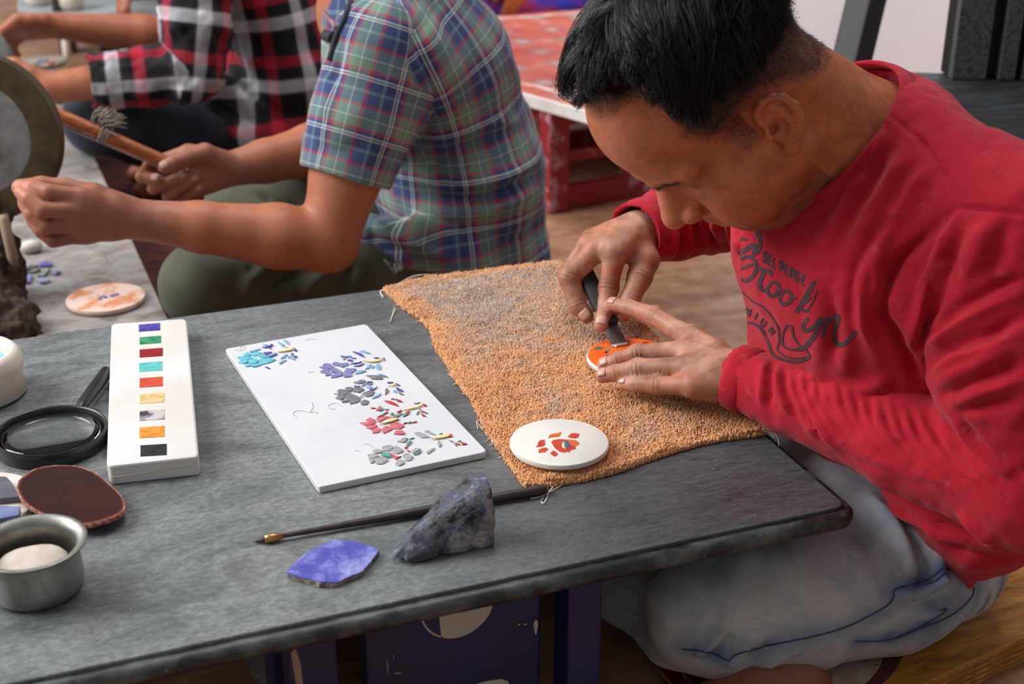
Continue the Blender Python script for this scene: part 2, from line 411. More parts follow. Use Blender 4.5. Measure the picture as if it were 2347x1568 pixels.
# ================================================================== WORK TABLE
def slate():
    g = G('slate_paint'); v = g.co('Object', (1, 2.6, 1)); a = g.noise(v, 5, 9, .66, 1.2); b = g.noise(g.co('Object', (1.5, 7, 1)), 22, 7, .7, 1.5)
    s = g.noise(g.co('Object'), 260, 3, .6); t = g.noise(g.co('Object'), 2.2, 3)
    c = g.ramp(a, [(.28, (78, 80, 80)), (.42, (112, 116, 116)), (.55, (138, 142, 140)), (.7, (104, 108, 106))], 'LINEAR')
    c = g.mix(g.rng(b, .5, .72, 0, .6), c, lin((70, 72, 70)))
    c = g.mix(g.rng(t, .5, .62, 0, .35), c, lin((86, 93, 99)))
    f_ = g.noise(g.co('Object', (1.4, 2.2, 1)), 95, 6, .75); c = g.mix(g.rng(f_, .36, .62, .55, 0), c, lin((58, 60, 60))); c = g.mix(g.rng(f_, .6, .75, 0, .35), c, lin((150, 154, 152)))
    # right end darker, in smudged blotches
    x = g.node('ShaderNodeSeparateXYZ', 0, Vector=g.co('Object')); e = g.math('MULTIPLY', g.rng(g.math('ADD', x, g.math('MULTIPLY', t, .25)), .24, .46), 1.)
    c = g.mix(g.math('MULTIPLY', e, .75), c, g.mix(g.rng(b, .4, .65), lin((38, 38, 43)), lin((80, 80, 86))))
    c = g.mix(g.rng(s, .71, .76, 0, .8), c, lin((176, 182, 184)))
    g.set(Base_Color=c, Roughness=g.rng(b, .3, .7, .34, .55), Specular_IOR_Level=.5); g.bump(b, .12, .0015); return g.m
SLATE = slate()
EDGE = mat('worn_table_edge', (34, 36, 37), (92, 98, 95), .42, 26, stretch=(1, 2, 1), lo=.45, hi=.7, bump=.35, bs=70, bd=.002, c3=(140, 146, 140), ns3=90, lo3=.66, hi3=.74)
XL, XR, Y0, Y1 = -1.25, 0., 0., .672
def rrect(off, z, r=.012, n=6):
    x0, x1, y0, y1 = XL-off, XR+off, Y0-off, Y1+off; r = max(r+off, .002); P = []
    for cx_, cy_, a0 in ((x1-r, y1-r, 0), (x0+r, y1-r, 90), (x0+r, y0+r, 180), (x1-r, y0+r, 270)):
        for i in range(n+1):
            a = math.radians(a0+90*i/n); P.append((cx_+r*math.cos(a), cy_+r*math.sin(a), z))
    return P
def loft(loops, cap0=True, cap1=True):
    k = len(loops[0]); V = [p for l in loops for p in l]; F = []
    for i in range(len(loops)-1):
        for j in range(k): F.append((i*k+j, i*k+(j+1) % k, (i+1)*k+(j+1) % k, (i+1)*k+j))
    if cap0: F.append(tuple(range(k))[::-1])
    if cap1: F.append(tuple((len(loops)-1)*k+j for j in range(k)))
    return V, F
tb = thing('work_table', 'low dark slate-topped work table on blue legs in the foreground', 'table', (-.5, .33, 0))
obj('tabletop', loft([rrect(-.004, TT-.020), rrect(-.004, TT-.0045), rrect(-.0015, TT-.004), rrect(-.0015, TT-.0006), rrect(-.0022, TT)]), SLATE, tb, auto=40)
obj('edge_moulding', loft([rrect(-.006, TT-.021), rrect(.003, TT-.0205), rrect(.0085, TT-.0175), rrect(.0105, TT-.0125), rrect(.0095, TT-.0075), rrect(.006, TT-.0042), rrect(.0006, TT-.0034), rrect(-.0028, TT-.0042)], False, False),
    EDGE, tb, smooth=True, label='dark worn rounded edge')
def bluem():
    return mat('navy_paint', (24, 30, 84), (20, 24, 64), .42, 8, bump=.12, bs=30, c3=(122, 112, 104), ns3=70, lo3=.73, hi3=.76)
NAVY = bluem()
def leg(px0, px1, y, z1=TT-.021, dy=.035):
    a, b = onplane(px0, 1440, (0, y, 0), (0, 1, 0)), onplane(px1, 1440, (0, y, 0), (0, 1, 0))
    return box(((a[0]+b[0])/2, y+dy/2, z1/2), (b[0]-a[0], dy, z1), .003)
obj('leg', leg(1302, 1380, .022), NAVY, tb); obj('leg', leg(655, 770, .02), NAVY, tb); obj('leg', leg(612, 652, .09), NAVY, tb)
obj('leg', box((-.02, .58, (TT-.021)/2), (.045, .04, TT-.021), .003), NAVY, tb); obj('leg', box((-.95, .58, (TT-.021)/2), (.045, .04, TT-.021), .003), NAVY, tb); obj('leg', box((-.95, .1, (TT-.021)/2), (.045, .04, TT-.021), .003), NAVY, tb)
# end panel between the legs, with its peeling sticker and cut-out
yp = .045; xa = onplane(838, 1500, (0, yp, 0), (0, 1, 0))[0]; xb = onplane(1240, 1500, (0, yp, 0), (0, 1, 0))[0]
pn = obj('side_panel', box(((xa+xb)/2, yp+.012, (TT-.021)/2), (xb-xa, .024, TT-.021), .003), NAVY, tb)
ctr = onplane(1048, 1388, (0, yp, 0), (0, 1, 0)); rr = onplane(1131, 1388, (0, yp, 0), (0, 1, 0))[0]-ctr[0]
stm = mat('peeling_sticker', (188, 184, 172), (174, 170, 156), .5, 6, c3=(30, 29, 66), ns3=34, lo3=.68, hi3=.69)
def yface(pts2, y, t):
    """thin plate in the x-z plane standing proud of a panel towards -y"""
    V, F = prism(pts2, 0, t); V = np.array(V); return np.stack([V[:, 0], y-V[:, 2], V[:, 1]], 1), [f[::-1] for f in F]
circ = [(ctr[0]+rr*math.cos(t)*(1-.03*max(0, math.sin(5*t))), ctr[2]+rr*math.sin(t)) for t in np.linspace(math.radians(-118), math.radians(125), 40)]
obj('sticker', yface(circ, yp, .0006), stm, pn, label='white round sticker, peeling')
ring = [(ctr[0]+rr*math.cos(t), ctr[2]+rr*math.sin(t)) for t in np.linspace(math.radians(165), math.radians(245), 14)]+[(ctr[0]+rr*.955*math.cos(t), ctr[2]+rr*.955*math.sin(t)) for t in np.linspace(math.radians(245), math.radians(165), 14)]
obj('sticker_rim', yface(ring, yp, .0006), stm, pn)
sc = [onplane(x, y, (0, yp, 0), (0, 1, 0)) for x, y in ((1092, 1568), (1110, 1562), (1150, 1556), (1165, 1562), (1167, 1590), (1090, 1600))]
obj('sticker', yface([(p[0], p[2]) for p in sc], yp, .0006), stm, pn)
for (x, y, a, b) in ((888, 1530, 4, 34), (902, 1505, 3, 12), (912, 1543, 14, 5), (1228, 1437, 8, 34), (1204, 1431, 7, 3), (1190, 1431, 4, 4)):
    c = onplane(x, y, (0, yp, 0), (0, 1, 0)); s_ = 1/2500
    obj('paint_chip', yface([(c[0]+a*s_*math.cos(t)*.6*(1+.3*math.sin(3*t)), c[2]+b*s_*math.sin(t)*.6) for t in np.linspace(0, 6.28, 13)[:-1]], yp, .0004), stm if x > 1100 else mat('scratch', (110, 104, 110)), pn)
c = onplane(676, 1540, (0, .02, 0), (0, 1, 0))
obj('paint_chip', yface([(c[0]-.002, c[2]+.02), (c[0]+.002, c[2]+.024), (c[0]+.005, c[2]+.008), (c[0]+.006, c[2]-.02), (c[0]+.001, c[2]-.03)], .02, .0005), mat('bare_wood', (150, 124, 108)), tb)
# dark steel brace
a, b = onplane(570, 1480, (0, .16, 0), (0, 1, 0)), onplane(665, 1660, (0, .16, 0), (0, 1, 0)); b[2] = max(b[2], .004)
V, F = box((0, 0, 0), (.02, .006, np.linalg.norm(b-a)+.06), .001); fr = frame(b-a, (1, 0, 0)); obj('brace', (V@fr.T+(a+b)/2+(a-b)/np.linalg.norm(b-a)*.03, F), mat('steel_brace', (120, 122, 124), (88, 90, 92), .5, 30), tb)

# ------------------------------------------------------------------ grey cloth bundles under the table
clothm = mat('grey_sackcloth', (112, 112, 98), (84, 84, 76), .9, 16, bump=.5, bs=160)
def bundle(name, c, r, label, seed):
    s = SDF(); c = np.array(c)
    for i in range(9):
        o = RNG.normal(size=3)*r*.45; o[2] = abs(o[2])*.8; s.ball(c+o, r*(.55+.25*RNG.random()), .03)
    V, F = s.mesh(.006); N = vnormals(V, F); V = V+N*(.008*vnoise(V+seed, 26)+.004*np.abs(vnoise(V-seed, 60)))[:, None]
    V[:, 2] = np.maximum(V[:, 2], .001); return obj(name, (V, F), clothm, smooth=True, label=label, cat='bundle')
p = onplane(735, 1540, (0, .36, 0), (0, 1, 0)); bundle('cloth_bundle', (p[0], .36, .05), .08, 'crumpled grey cloth bundle under the table between two blue legs', 3)
p = onplane(1290, 1520, (0, .4, 0), (0, 1, 0)); bundle('cloth_bundle', (p[0]-.08, .54, .045), .065, 'crumpled grey cloth bundle under the table right of the blue panel', 5)

# ================================================================== RED TABLE BEHIND
def redtop():
    g = G('printed_red_top'); v = g.co('Object'); n1 = g.noise(v, 7, 7, .65, .5)
    vor = g.node('ShaderNodeTexVoronoi', 0, {'distance': 'EUCLIDEAN'}, Vector=g.co('Object', (1., .85, 1)), Scale=9, Randomness=.35)
    c = g.ramp(n1, [(.3, (176, 70, 58)), (.5, (196, 98, 82)), (.62, (206, 132, 116)), (.75, (214, 170, 156))], 'LINEAR')
    c = g.mix(g.rng(vor, .46, .2, 0, .5), c, lin((140, 96, 104))); c = g.mix(g.rng(vor, .24, .08, 0, .6), c, lin((176, 180, 176)))
    c = g.mix(g.rng(g.noise(v, 22, 5), .58, .7, 0, .5), c, lin((220, 180, 168)))
    g.set(Base_Color=c, Roughness=.5); return g.m
rt = thing('red_table', 'low table with a worn red patterned top on red plastic stools', 'table', (.9, 1.9, 0))
zr = TT
q = [on(x, y, zr) for x, y in ((840, 112), (1480, 288), (1590, 262), (1590, 4), (900, 53))]
obj('tabletop', prism([tuple(p[:2]) for p in q], zr-.012, zr, .002), redtop(), rt)
wht = mat('white_edge', (232, 228, 224), (214, 206, 200), .5, 12)
cq = sum(q)/len(q)
for a, b in ((q[0], q[1]), (q[1], q[2])):
    e1 = (b-a)/np.linalg.norm(b-a); nrm = np.array([e1[1], -e1[0], 0]); nrm = nrm if nrm@(a-cq) > 0 else -nrm
    obj('edge_strip', prism([tuple(p[:2]) for p in (a+nrm*.006, b+nrm*.006, b, a)], zr-.026, zr-.0005, .002), wht, rt, label='white edge strip')
def border(a, b, inn):
    N_ = 60; e = inn/np.linalg.norm(inn)*.014; pts = [a+(b-a)*i/N_+np.array([0, 0, .0006]) for i in range(N_+1)]
    V = [p+e*(.7+.7*random.random()) for p in pts]+[p-e*(.7+.7*random.random()) for p in pts]; F = [(i, N_+1+i, N_+2+i, i+1) for i in range(N_)]
    obj('painted_border', (V, F), mat('pale_border_paint', (224, 192, 182), (204, 128, 112), .55, 40, lo=.42, hi=.6), rt)
inn = (q[3]-q[1]); border(q[0]+inn*.05, q[1]+inn*.05, inn); border(q[4]-(q[3]-q[1])*.035, q[3]-(q[3]-q[1])*.035, inn)
REDP = mat('red_plastic', (158, 24, 30), (150, 40, 46), .5, 9, lo=.4, hi=.6, bump=.1, c3=(196, 160, 168), ns3=14, lo3=.56, hi3=.66)
def stool(px, py, dirv, label, grp, S=.36):
    """plastic stool: side frame with window openings; its near bottom corner stands where the photograph shows (px, py)"""
    p = on(px, py, 0.); u = np.array(dirv, float)/np.linalg.norm(dirv); v_ = np.array([-u[1], u[0], 0]); 
    if v_@FW < 0: v_ = -v_
    st = thing('plastic_stool', label, 'stool', p+u*S/2+v_*S/2, grp); H = zr-.028
    def bar(a, b, wd, nm): 
        fr = frame(b-a, v_); L = np.linalg.norm(b-a); V, F = box((0, 0, 0), (.018, wd, L), .004); obj(nm, (V@fr.T+(a+b)/2, F), REDP, st)
    def post(c, nm='leg'):
        V, F = prism([(-.024, -.024), (.024, -.024), (.024, .024), (-.024, .024)], 0, H, .006, 2, True); M_ = np.stack([u, v_, [0, 0, 1]], 1); obj(nm, (V@M_.T+c, F), REDP, st)
    cs = [p, p+u*S, p+u*S+v_*S, p+v_*S]
    for c in cs: post(c+np.array([0, 0, 0]))
    for i in range(4):
        a, b = cs[i], cs[(i+1) % 4]
        for z, wd, nm in ((.026, .05, 'bottom_rail'), (.112, .026, 'middle_rail'), (H-.02, .03, 'top_rail')): bar(a+np.array([0, 0, z]), b+np.array([0, 0, z]), wd, nm)
        m_ = (a+b)/2; bar(m_+np.array([0, 0, .05]), m_+np.array([0, 0, .1]), .028, 'baluster')
        for f in (.36, .64): m_ = a+(b-a)*f; bar(m_+np.array([0, 0, .12]), m_+np.array([0, 0, H-.03]), .03, 'baluster')
    V, F = prism([tuple((c+(u*sx+v_*sy)*.03)[:2]) for c, sx, sy in zip(cs, (-1, 1, 1, -1), (-1, -1, 1, 1))], H, H+.014, .004); obj('seat', (V, F), REDP, st)
b_ = on(1268, 482, 0); u_ = on(1530, 437, 0)-b_
def px_of(p):
    v = np.asarray(p)-CAM; z = v@FW; return CX+FPX*(v@RT)/z, CY-FPX*(v@UP)/z
stool(1268, 482, u_, 'chalky red plastic stool under the red table, beside the face of the man in red', None)
n_ = np.array([-u_[1], u_[0], 0])/np.linalg.norm(u_); st2 = b_-u_/np.linalg.norm(u_)*.31+n_*.20
stool(*px_of(st2), u_, 'red plastic stool under the red table, behind the back of the man in green plaid', None, .22)
# ================================================================== THINGS ON THE TABLE
WHITE = mat('white_marble', (216, 216, 218), (206, 206, 210), .38, 7, det=7, lo=.4, hi=.7, bump=.03, sss=.0)
CREAM = mat('cream_marble', (226, 220, 209), (212, 200, 183), .45, 10, det=7)
def quad_on(pxs, z): return [tuple(on(x, y, z)[:2]) for x, y in pxs]

# ---- sample bar with nine inlaid stones
zt = TT+.021
bar = thing('sample_bar', 'white marble bar inlaid with a row of nine coloured stone samples', 'sample bar', (*on(350, 905, TT)[:2], TT))
BARM = mat('bar_marble', (220, 218, 216), (214, 208, 200), .42, 8, det=7)
obj('bar', prism(quad_on([(255, 746), (262, 741), (420, 730), (428, 735), (455, 1038), (452, 1046), (252, 1068), (244, 1062)], zt), TT, zt, .002, 2, True), BARM, bar)
obj('seam_line', tube([on(252, 1094, TT+.011)-np.array([0, .0003, 0]), on(454, 1066, TT+.011)-np.array([0, .0003, 0])], .0004, 5), mat('seam_stain', (196, 172, 140)), bar)
chips = [('deep violet blue', (52, 44, 130), (84, 70, 170), (318, 743, 367, 761)), ('banded malachite green', (24, 120, 80), (60, 150, 104), (320, 772, 369, 790)),
 ('dark red', (150, 20, 34), (136, 16, 28), (320, 800, 373, 820)), ('turquoise', (104, 196, 190), (84, 176, 176), (319, 831, 372, 853)),
 ('orange red', (206, 84, 54), (196, 74, 48), (320, 866, 373, 889)), ('pale gold', (226, 196, 138), (206, 176, 116), (320, 903, 376, 926)),
 ('grey and purple mottled', (200, 192, 188), (66, 58, 76), (320, 941, 377, 965)), ('amber', (226, 156, 56), (214, 130, 40), (320, 979, 377, 1005)), ('black', (36, 34, 36), (48, 46, 46), (322, 1020, 382, 1047))]
for nm, a, b, (x0, y0, x1, y1) in chips:
    k = 3.5; m_ = mat('sample_'+nm.split()[-1], a, b, .25, 90 if 'mott' not in nm else 60, lo=.42, hi=.58)
    obj('stone_sample', prism(quad_on([(x0, y0+k*.5), (x1, y0-k*.6), (x1, y1-k), (x0, y1)], zt), zt-.001, zt+.0004), m_, bar, label=nm+' stone sample')

# ---- white slab with pencil marks
sl2 = thing('marble_slab', 'thin white marble slab carrying five flowers laid out in stone chips', 'slab', (*on(815, 935, TT)[:2], TT))
zs2 = TT+.0075
obj('slab', prism(quad_on([(517, 801), (522, 798), (834, 743), (842, 745), (1114, 1031), (1110, 1036), (732, 1116), (726, 1112)], zs2), TT, zs2, .0012, 2, True), WHITE, sl2)
GRAPH = mat('graphite', (120, 120, 124), rough=.6)
def pencil(pts, r=.00022):
    P = spline([on(x, y, zs2+.00015) for x, y in pts], 8*len(pts)); obj('pencil_mark', tube(P, r, 4), GRAPH, sl2)
pencil([(672, 947), (680, 942), (694, 942), (712, 946), (724, 944), (727, 950)]) ; pencil([(672, 947), (675, 952), (682, 957)]); pencil([(715, 922), (718, 932), (714, 941), (712, 946)])
pencil([(700, 781), (710, 778), (723, 778)]); pencil([(538, 802), (550, 804), (560, 801), (563, 795), (556, 793), (551, 797), (554, 801)])
pencil([(708, 856), (712, 853), (722, 853)]); pencil([(752, 931), (760, 926), (772, 925), (785, 932)]); pencil([(752, 932), (760, 938), (770, 938)]); pencil([(835, 1018), (846, 1019), (856, 1025)]); pencil([(813, 1032), (826, 1035)])

# ---- the stone flowers: every chip is a loose piece
CHIP = {k: mat('chip_'+n, a, b, .5, 220, lo=.4, hi=.6) for k, n, a, b in (
 ('T', 'turquoise', (110, 190, 206), (80, 176, 190)), ('L', 'light_blue', (146, 176, 206), (110, 160, 196)), ('B', 'violet_blue', (92, 88, 160), (76, 68, 140)), ('Y', 'yellow', (238, 222, 176), (228, 204, 140)),
 ('V', 'lapis', (112, 116, 172), (132, 130, 166)), ('W', 'white', (232, 228, 220), (222, 216, 206)), ('K', 'grey', (126, 124, 130), (108, 106, 112)), ('R', 'rose', (206, 112, 116), (188, 92, 98)),
 ('r', 'red', (190, 44, 46), (176, 54, 58)), ('g', 'green', (104, 150, 136), (84, 126, 116)), ('P', 'pale_grey', (166, 168, 168), (150, 148, 152)), ('G', 'jade', (86, 178, 150), (72, 160, 136)))}
FLOW = [
 ('at the back left corner of the slab', (520, 760), 180/2347, 'turquoise flower', """
T470,680,620,600,720,650,700,720,500,725;T710,640,850,590,1050,610,910,700,770,715;T290,745,560,735,790,755,580,850,420,830;T330,905,440,840,600,850,630,905,520,945,390,920;T590,860,760,770,900,800,940,870,880,930,700,920;T530,1020,640,930,740,960,720,1005,610,1030;T740,1045,740,960,940,930,1040,965,940,1020;T930,820,1290,780,1480,820,1280,910,1040,965,950,930;T920,700,1060,630,1210,730,1130,770,960,740;L1035,340,1240,380,1180,430;B1020,440,1230,430,1340,350,1390,380,1280,460,1130,470;B1280,460,1330,490,1340,510,1250,470;L650,590,770,540,1030,490,930,540,800,590;L1490,270,1720,370,1670,450,1570,350;L1660,240,1800,240,1850,390,1740,300;B1730,460,1960,480,1780,490;Y1480,590,1800,510,2010,490,1930,560,1560,610;B1990,500,2040,490,2110,570,2030,570;B1070,620,1380,580,1150,700;L1200,700,1500,600,1370,690,1230,730;B1220,750,1390,700,1540,650,1400,720,1280,760;L1590,800,1700,680,1830,650,1720,770;L1540,910,1740,820,1790,830,1580,960;B1810,780,1930,690,2120,740,2060,760,1960,710;B1910,660,1955,610,2000,670;L1860,780,1940,700,2030,770,2050,840;B1120,1030,1220,1045,1300,1090,1250,1090"""),
 ('second from the back edge of the slab', (710, 780), 190/2347, 'blue violet flower', """
V350,700,410,630,590,650,610,690,480,720;V240,740,430,720,620,700,700,750,540,800,420,790;V270,880,400,810,540,800,530,910,430,915;V620,650,720,590,850,620,830,700,700,720;V830,640,1090,620,1110,670,920,750,830,720;V540,810,700,760,960,920,740,890,620,900;V440,990,450,920,620,910,600,970;V590,1045,640,970,780,890,960,930,890,990,730,1030;V1000,780,1340,790,1200,910,1030,880;V930,1000,1010,900,1180,920,1200,1000,990,1035;W700,740,780,750,990,850,970,910;B1200,650,1430,600,1450,560,1470,610,1230,660;B1230,720,1400,690,1560,630,1420,720;L1130,650,1220,590,1180,670;B850,430,1100,450,1090,470,930,460;L1030,430,1110,400,1200,450,1150,470;B1180,490,1340,490,1230,500;L900,490,1050,480,950,540;B1040,560,1150,510,1250,575;B1190,305,1470,360,1570,480,1300,350;L1400,290,1530,270,1750,370,1600,350;B1800,470,1870,465,2000,490,1840,495;Y1480,600,1800,570,1990,530,2060,490,1990,590,1820,615;B2060,490,2120,470,2110,520;B2080,540,2130,530,2140,560;L1560,800,1620,700,1750,655,1680,780;L1740,770,1780,710,1850,700,1800,770;L1870,700,1940,640,2000,700,2000,820,1890,800;L1270,940,1330,860,1500,820,1610,850,1440,910"""),
 ('in the middle of the row of flowers', (750, 840), 190/2347, 'dark grey flower', """
K180,740,300,770,540,690,690,740,560,780,380,800;K270,690,340,620,540,650,530,700,330,750;K490,600,610,560,740,580,690,690,540,680;K750,510,880,540,960,560,760,580;K700,680,760,590,960,580,1060,640,920,715,760,700;K220,880,320,810,480,800,490,870,380,930;K480,830,640,740,960,900,880,990,640,1050,620,940;K400,1000,410,930,600,910,600,990;W700,740,850,760,970,790,950,890;B720,710,960,740,740,745;K970,760,1200,680,1350,700,1270,810,1120,840;K920,1010,1050,920,1190,960,1130,1060,980,1070;L1250,900,1330,820,1540,740,1450,840;K720,430,900,400,960,360,1100,390,1060,460,860,470;L960,550,1090,440,1160,420,1050,520;B1120,410,1290,410,1280,430,1150,430;K1110,480,1290,430,1260,500;L1080,560,1240,510,1280,600,1190,620;B1190,640,1300,630,1440,550,1330,640,1240,680;K1080,230,1400,240,1580,270,1560,350,1250,340,1180,270;L1400,190,1540,190,1600,240,1490,230;K1570,260,1620,230,1740,300;B1680,430,1730,420,1900,435,1720,460;Y1700,570,1850,540,1900,450,1950,450,1900,540;B1950,450,2070,530,1990,520;K1630,790,1640,650,1680,590,1750,690;L1850,690,1880,650,1960,660,1960,740;B1940,570,2160,670,2140,700,1960,640;K2000,680,2180,790,2060,770"""),
 ('second from the front edge of the slab', (810, 900), 190/2347, 'rose red flower', """
R160,825,380,830,620,850,560,880,320,910;R340,770,470,700,640,760,620,840,400,820;R350,970,440,900,690,900,620,980,500,1020;R520,1040,630,990,770,1000,740,1100,540,1130;R650,700,880,650,1010,660,860,740,730,820,680,790;R1000,650,1250,700,1300,750,950,740;R790,1030,930,930,1040,950,1110,1020,850,1140;R1010,890,1240,830,1460,920,1330,1010,1100,1000;R1130,1150,1200,1060,1400,1050,1470,1150,1400,1170;Y730,920,900,790,1080,735,1290,745,1100,820,800,880;r1050,160,1130,140,1190,180;g1150,180,1220,150,1280,190;r1220,230,1300,180,1410,250;r850,210,1100,240,1220,300,1290,375,1060,300;r480,410,650,420,530,430;R620,480,720,380,830,430,740,490;g700,350,830,420,860,460,740,520,820,440;g880,450,1030,460,900,475;r670,680,720,650,800,620,740,660;g770,610,860,570,880,600,810,640;r860,590,910,530,990,515,930,580;g1030,600,1080,550,1150,560,1090,620;r1210,530,1360,470,1380,490,1280,560;g1090,630,1290,600,1400,550,1260,680;r1440,570,1600,500,1590,520,1540,620;g1380,630,1460,560,1530,600,1420,670;Y1380,510,1580,430,1820,400,1920,290,1950,350,1860,410;g1710,270,1800,280,1930,265,1740,300;r1950,280,2090,350,2010,370;g1860,430,1910,450,1880,480;r1890,510,2000,510,2060,560;g1770,590,1830,520,1880,510,1800,610;g1990,510,2110,570,2050,570;r1910,560,2070,660,1950,640;r1400,875,1450,830,1530,830;g1500,840,1600,800,1660,800,1590,860;r1630,840,1800,790,1790,820"""),
 ('nearest the front right corner of the slab', (820, 970), 270/2347, 'pale grey flower', """
P280,550,350,500,480,520,500,570,350,590;P470,460,660,430,720,470,630,540,500,540;P640,540,740,470,870,490,910,550,780,600;P740,430,790,450,850,490,730,470;P190,610,330,600,440,640,300,690,220,690;P210,700,310,690,330,760,260,790;P310,700,440,660,590,670,600,740,480,800,380,800;P880,620,1000,590,1100,660,1070,720,960,740;P730,800,800,710,920,720,930,790,820,840;G440,640,560,590,640,620,680,680,600,670;R590,570,720,610,790,670,760,720,700,650;r750,670,880,640,790,690;P770,350,880,300,990,310,940,370;g870,290,980,280,1010,310;g1020,300,1140,270,1060,310;g970,390,1050,330,1080,360,960,480;r920,480,960,450,990,470,960,495;r970,520,1050,550,1030,560;P1050,540,1160,490,1260,500,1100,600;g1110,620,1190,560,1280,540,1200,610;P1110,170,1240,170,1380,230,1450,270,1260,275,1180,230;P1320,150,1410,130,1470,180,1590,240,1450,200;g1610,200,1700,185,1640,215;Y1430,320,1600,260,1810,200,1820,260,1700,290;r1810,260,1850,180,1890,260;P1580,400,1610,320,1670,420,1620,470;P1350,560,1540,470,1510,520,1400,600;g1810,320,1900,350,1890,370;g1910,380,1990,430,1960,440;r1930,370,2060,420,2000,410;g1980,350,2060,320,2030,360;r2050,350,2110,380,2190,405,2080,420""")]
CNAME = dict(T='turquoise', L='light blue', B='violet blue', Y='pale yellow', V='lapis blue', W='white', K='dark grey', R='rose pink', r='red', g='grey green', P='pale grey', G='jade green')
ORD = ['leftmost', 'second from left', 'third from left', 'fourth from left', 'fifth from left', 'sixth from left', 'seventh from left', 'eighth from left', 'ninth from left', 'tenth from left', 'eleventh from left', 'twelfth from left', 'thirteenth from left', 'fourteenth from left', 'fifteenth from left', 'sixteenth from left']
for where, (ox, oy), s_, fl, data in FLOW:
    ids = data.strip().split(';'); big = ids[0][0]; rows = {}
    for q_ in ids:
        k = q_[0]; v_ = [float(t) for t in q_[1:].split(',')]; pts = [(ox+v_[i]*s_, oy+v_[i+1]*s_) for i in range(0, len(v_), 2)]
        word = 'petal' if k == big or k in 'WG' or k in 'RPTVK' and len(pts) > 4 else ('sliver' if k == 'Y' else 'leaf')
        rows.setdefault((k, word), []).append(pts)
    for (k, word), L in rows.items():
        L.sort(key=lambda p: sum(t[0] for t in p)/len(p))
        for r_i, pts in enumerate(L):
            P = [on(x, y, zs2+.0016)[:2] for x, y in pts]; c = sum(P)/len(P); Q = []
            for i in range(len(P)):
                a, b, d = P[i-1], P[i], P[(i+1) % len(P)]; Q += [tuple(b+(a-b)*.18), tuple(b+(a-b)*.05+(d-b)*.05), tuple(b+(d-b)*.18)]
            lift = .0009 if (k in 'YWGr' and word != 'leaf') else 0.
            V, F = prism(Q, zs2+lift, zs2+lift+.0012, .0003, 1)
            V = np.array(V); sl_ = RNG.normal(size=2)*.05; V[:, 2] += np.clip((V[:, :2]-c)@sl_+.0001, 0, .0006)
            lab = f'{CNAME[k]} stone {word} in the {fl} on the white slab' if len(L) == 1 else f'{ORD[r_i]} of the {CNAME[k]} stone {"leaves" if word == "leaf" else word+"s"} in the slab\'s {fl}'
            obj('stone_'+word, (V, F), CHIP[k], label=lab, cat='stone '+word, group=(f'{CNAME[k]} stone {word} pieces of the {fl}' if len(L) > 1 else None))

# ---- coasters
def coaster(px, py, z0, r, h, m_, name, label):
    c = on(px, py, z0+h); t = thing(name, label, 'coaster', (c[0], c[1], z0))
    pr = [(0, z0), (r-.002, z0), (r-.0004, z0+.001), (r, z0+.0025), (r, z0+h-.0018), (r-.0006, z0+h-.0005), (r-.0018, z0+h), (0, z0+h)]
    pr = [(max(a, 1e-5), b) for a, b in pr]
    obj('disc', lathe(pr, (c[0], c[1], 0), 72, cap=False), m_, t, auto=35); return t, z0+h
RZ = TT+.012                                     # top of the rug pile
c1, z1 = coaster(1282, 1011, RZ, .0487, .0062, mat('coaster_marble', (226, 223, 214), (212, 210, 206), .32, 16, det=8, lo=.45, hi=.75), 'marble_coaster', 'round white marble coaster with an orange flower inlay on the rug corner')
CARN = mat('carnelian', (206, 76, 44), (190, 58, 40), .22, 130); CARN2 = mat('light_carnelian', (214, 116, 52), (206, 96, 44), .22, 130)
ins = [('petal', CARN2, (820, 510, 880, 400, 1000, 355, 1180, 335, 1250, 290, 1270, 340, 1200, 460, 1000, 480)), ('petal', CARN, (1480, 470, 1600, 345, 1720, 340, 1890, 365, 1850, 470, 1760, 520, 1620, 510)),
 ('petal', CARN, (400, 805, 470, 750, 490, 640, 560, 575, 720, 560, 710, 650, 740, 720, 640, 790, 500, 805)), ('petal', CARN, (490, 1005, 520, 880, 740, 815, 840, 880, 720, 985)), ('petal', CARN, (885, 1015, 1010, 920, 1165, 1030, 1120, 1100, 1030, 1130)),
 ('petal', CARN, (930, 640, 1000, 570, 1200, 540, 1600, 565, 1740, 760, 1760, 870, 1620, 900, 1520, 990, 1450, 960, 1390, 1000, 1230, 970, 1050, 840)), ('petal', CARN2, (1480, 590, 1620, 570, 1760, 580, 1890, 680, 1800, 770, 1620, 760)),
 ('seed', mat('inlay_white', (222, 206, 176)), (1330, 620, 1280, 720, 1290, 800, 1360, 860, 1440, 860)), ('seed', mat('inlay_green', (52, 136, 112)), (1360, 610, 1400, 610, 1480, 780, 1430, 850, 1380, 800)), ('seed', mat('inlay_blue', (78, 72, 128)), (1400, 600, 1490, 630, 1570, 770, 1530, 830, 1440, 850, 1480, 780))]
for i, (nm, m_, v_) in enumerate(ins):
    pts = [tuple(on(1200+v_[j]*160/2347, 970+v_[j+1]*160/2347, z1)[:2]) for j in range(0, len(v_), 2)]
    obj('inlaid_'+nm, prism(pts, z1-.001, z1+.0002+.00012*(i > 6)+.00006*(i > 5)), m_, c1, label={6: 'lighter orange inlaid petal', 7: 'cream inlaid seed', 8: 'green inlaid seed', 9: 'blue inlaid seed'}.get(i))
c2, z2 = coaster(1446, 816, RZ, .0495, .0062, WHITE, 'marble_coaster', 'white marble coaster coated bright orange, under the scraper and the hand')
oc = on(1446, 816, z2); g = G('orange_wax'); v = g.co('Object'); n1 = g.noise(v, 30, 4)
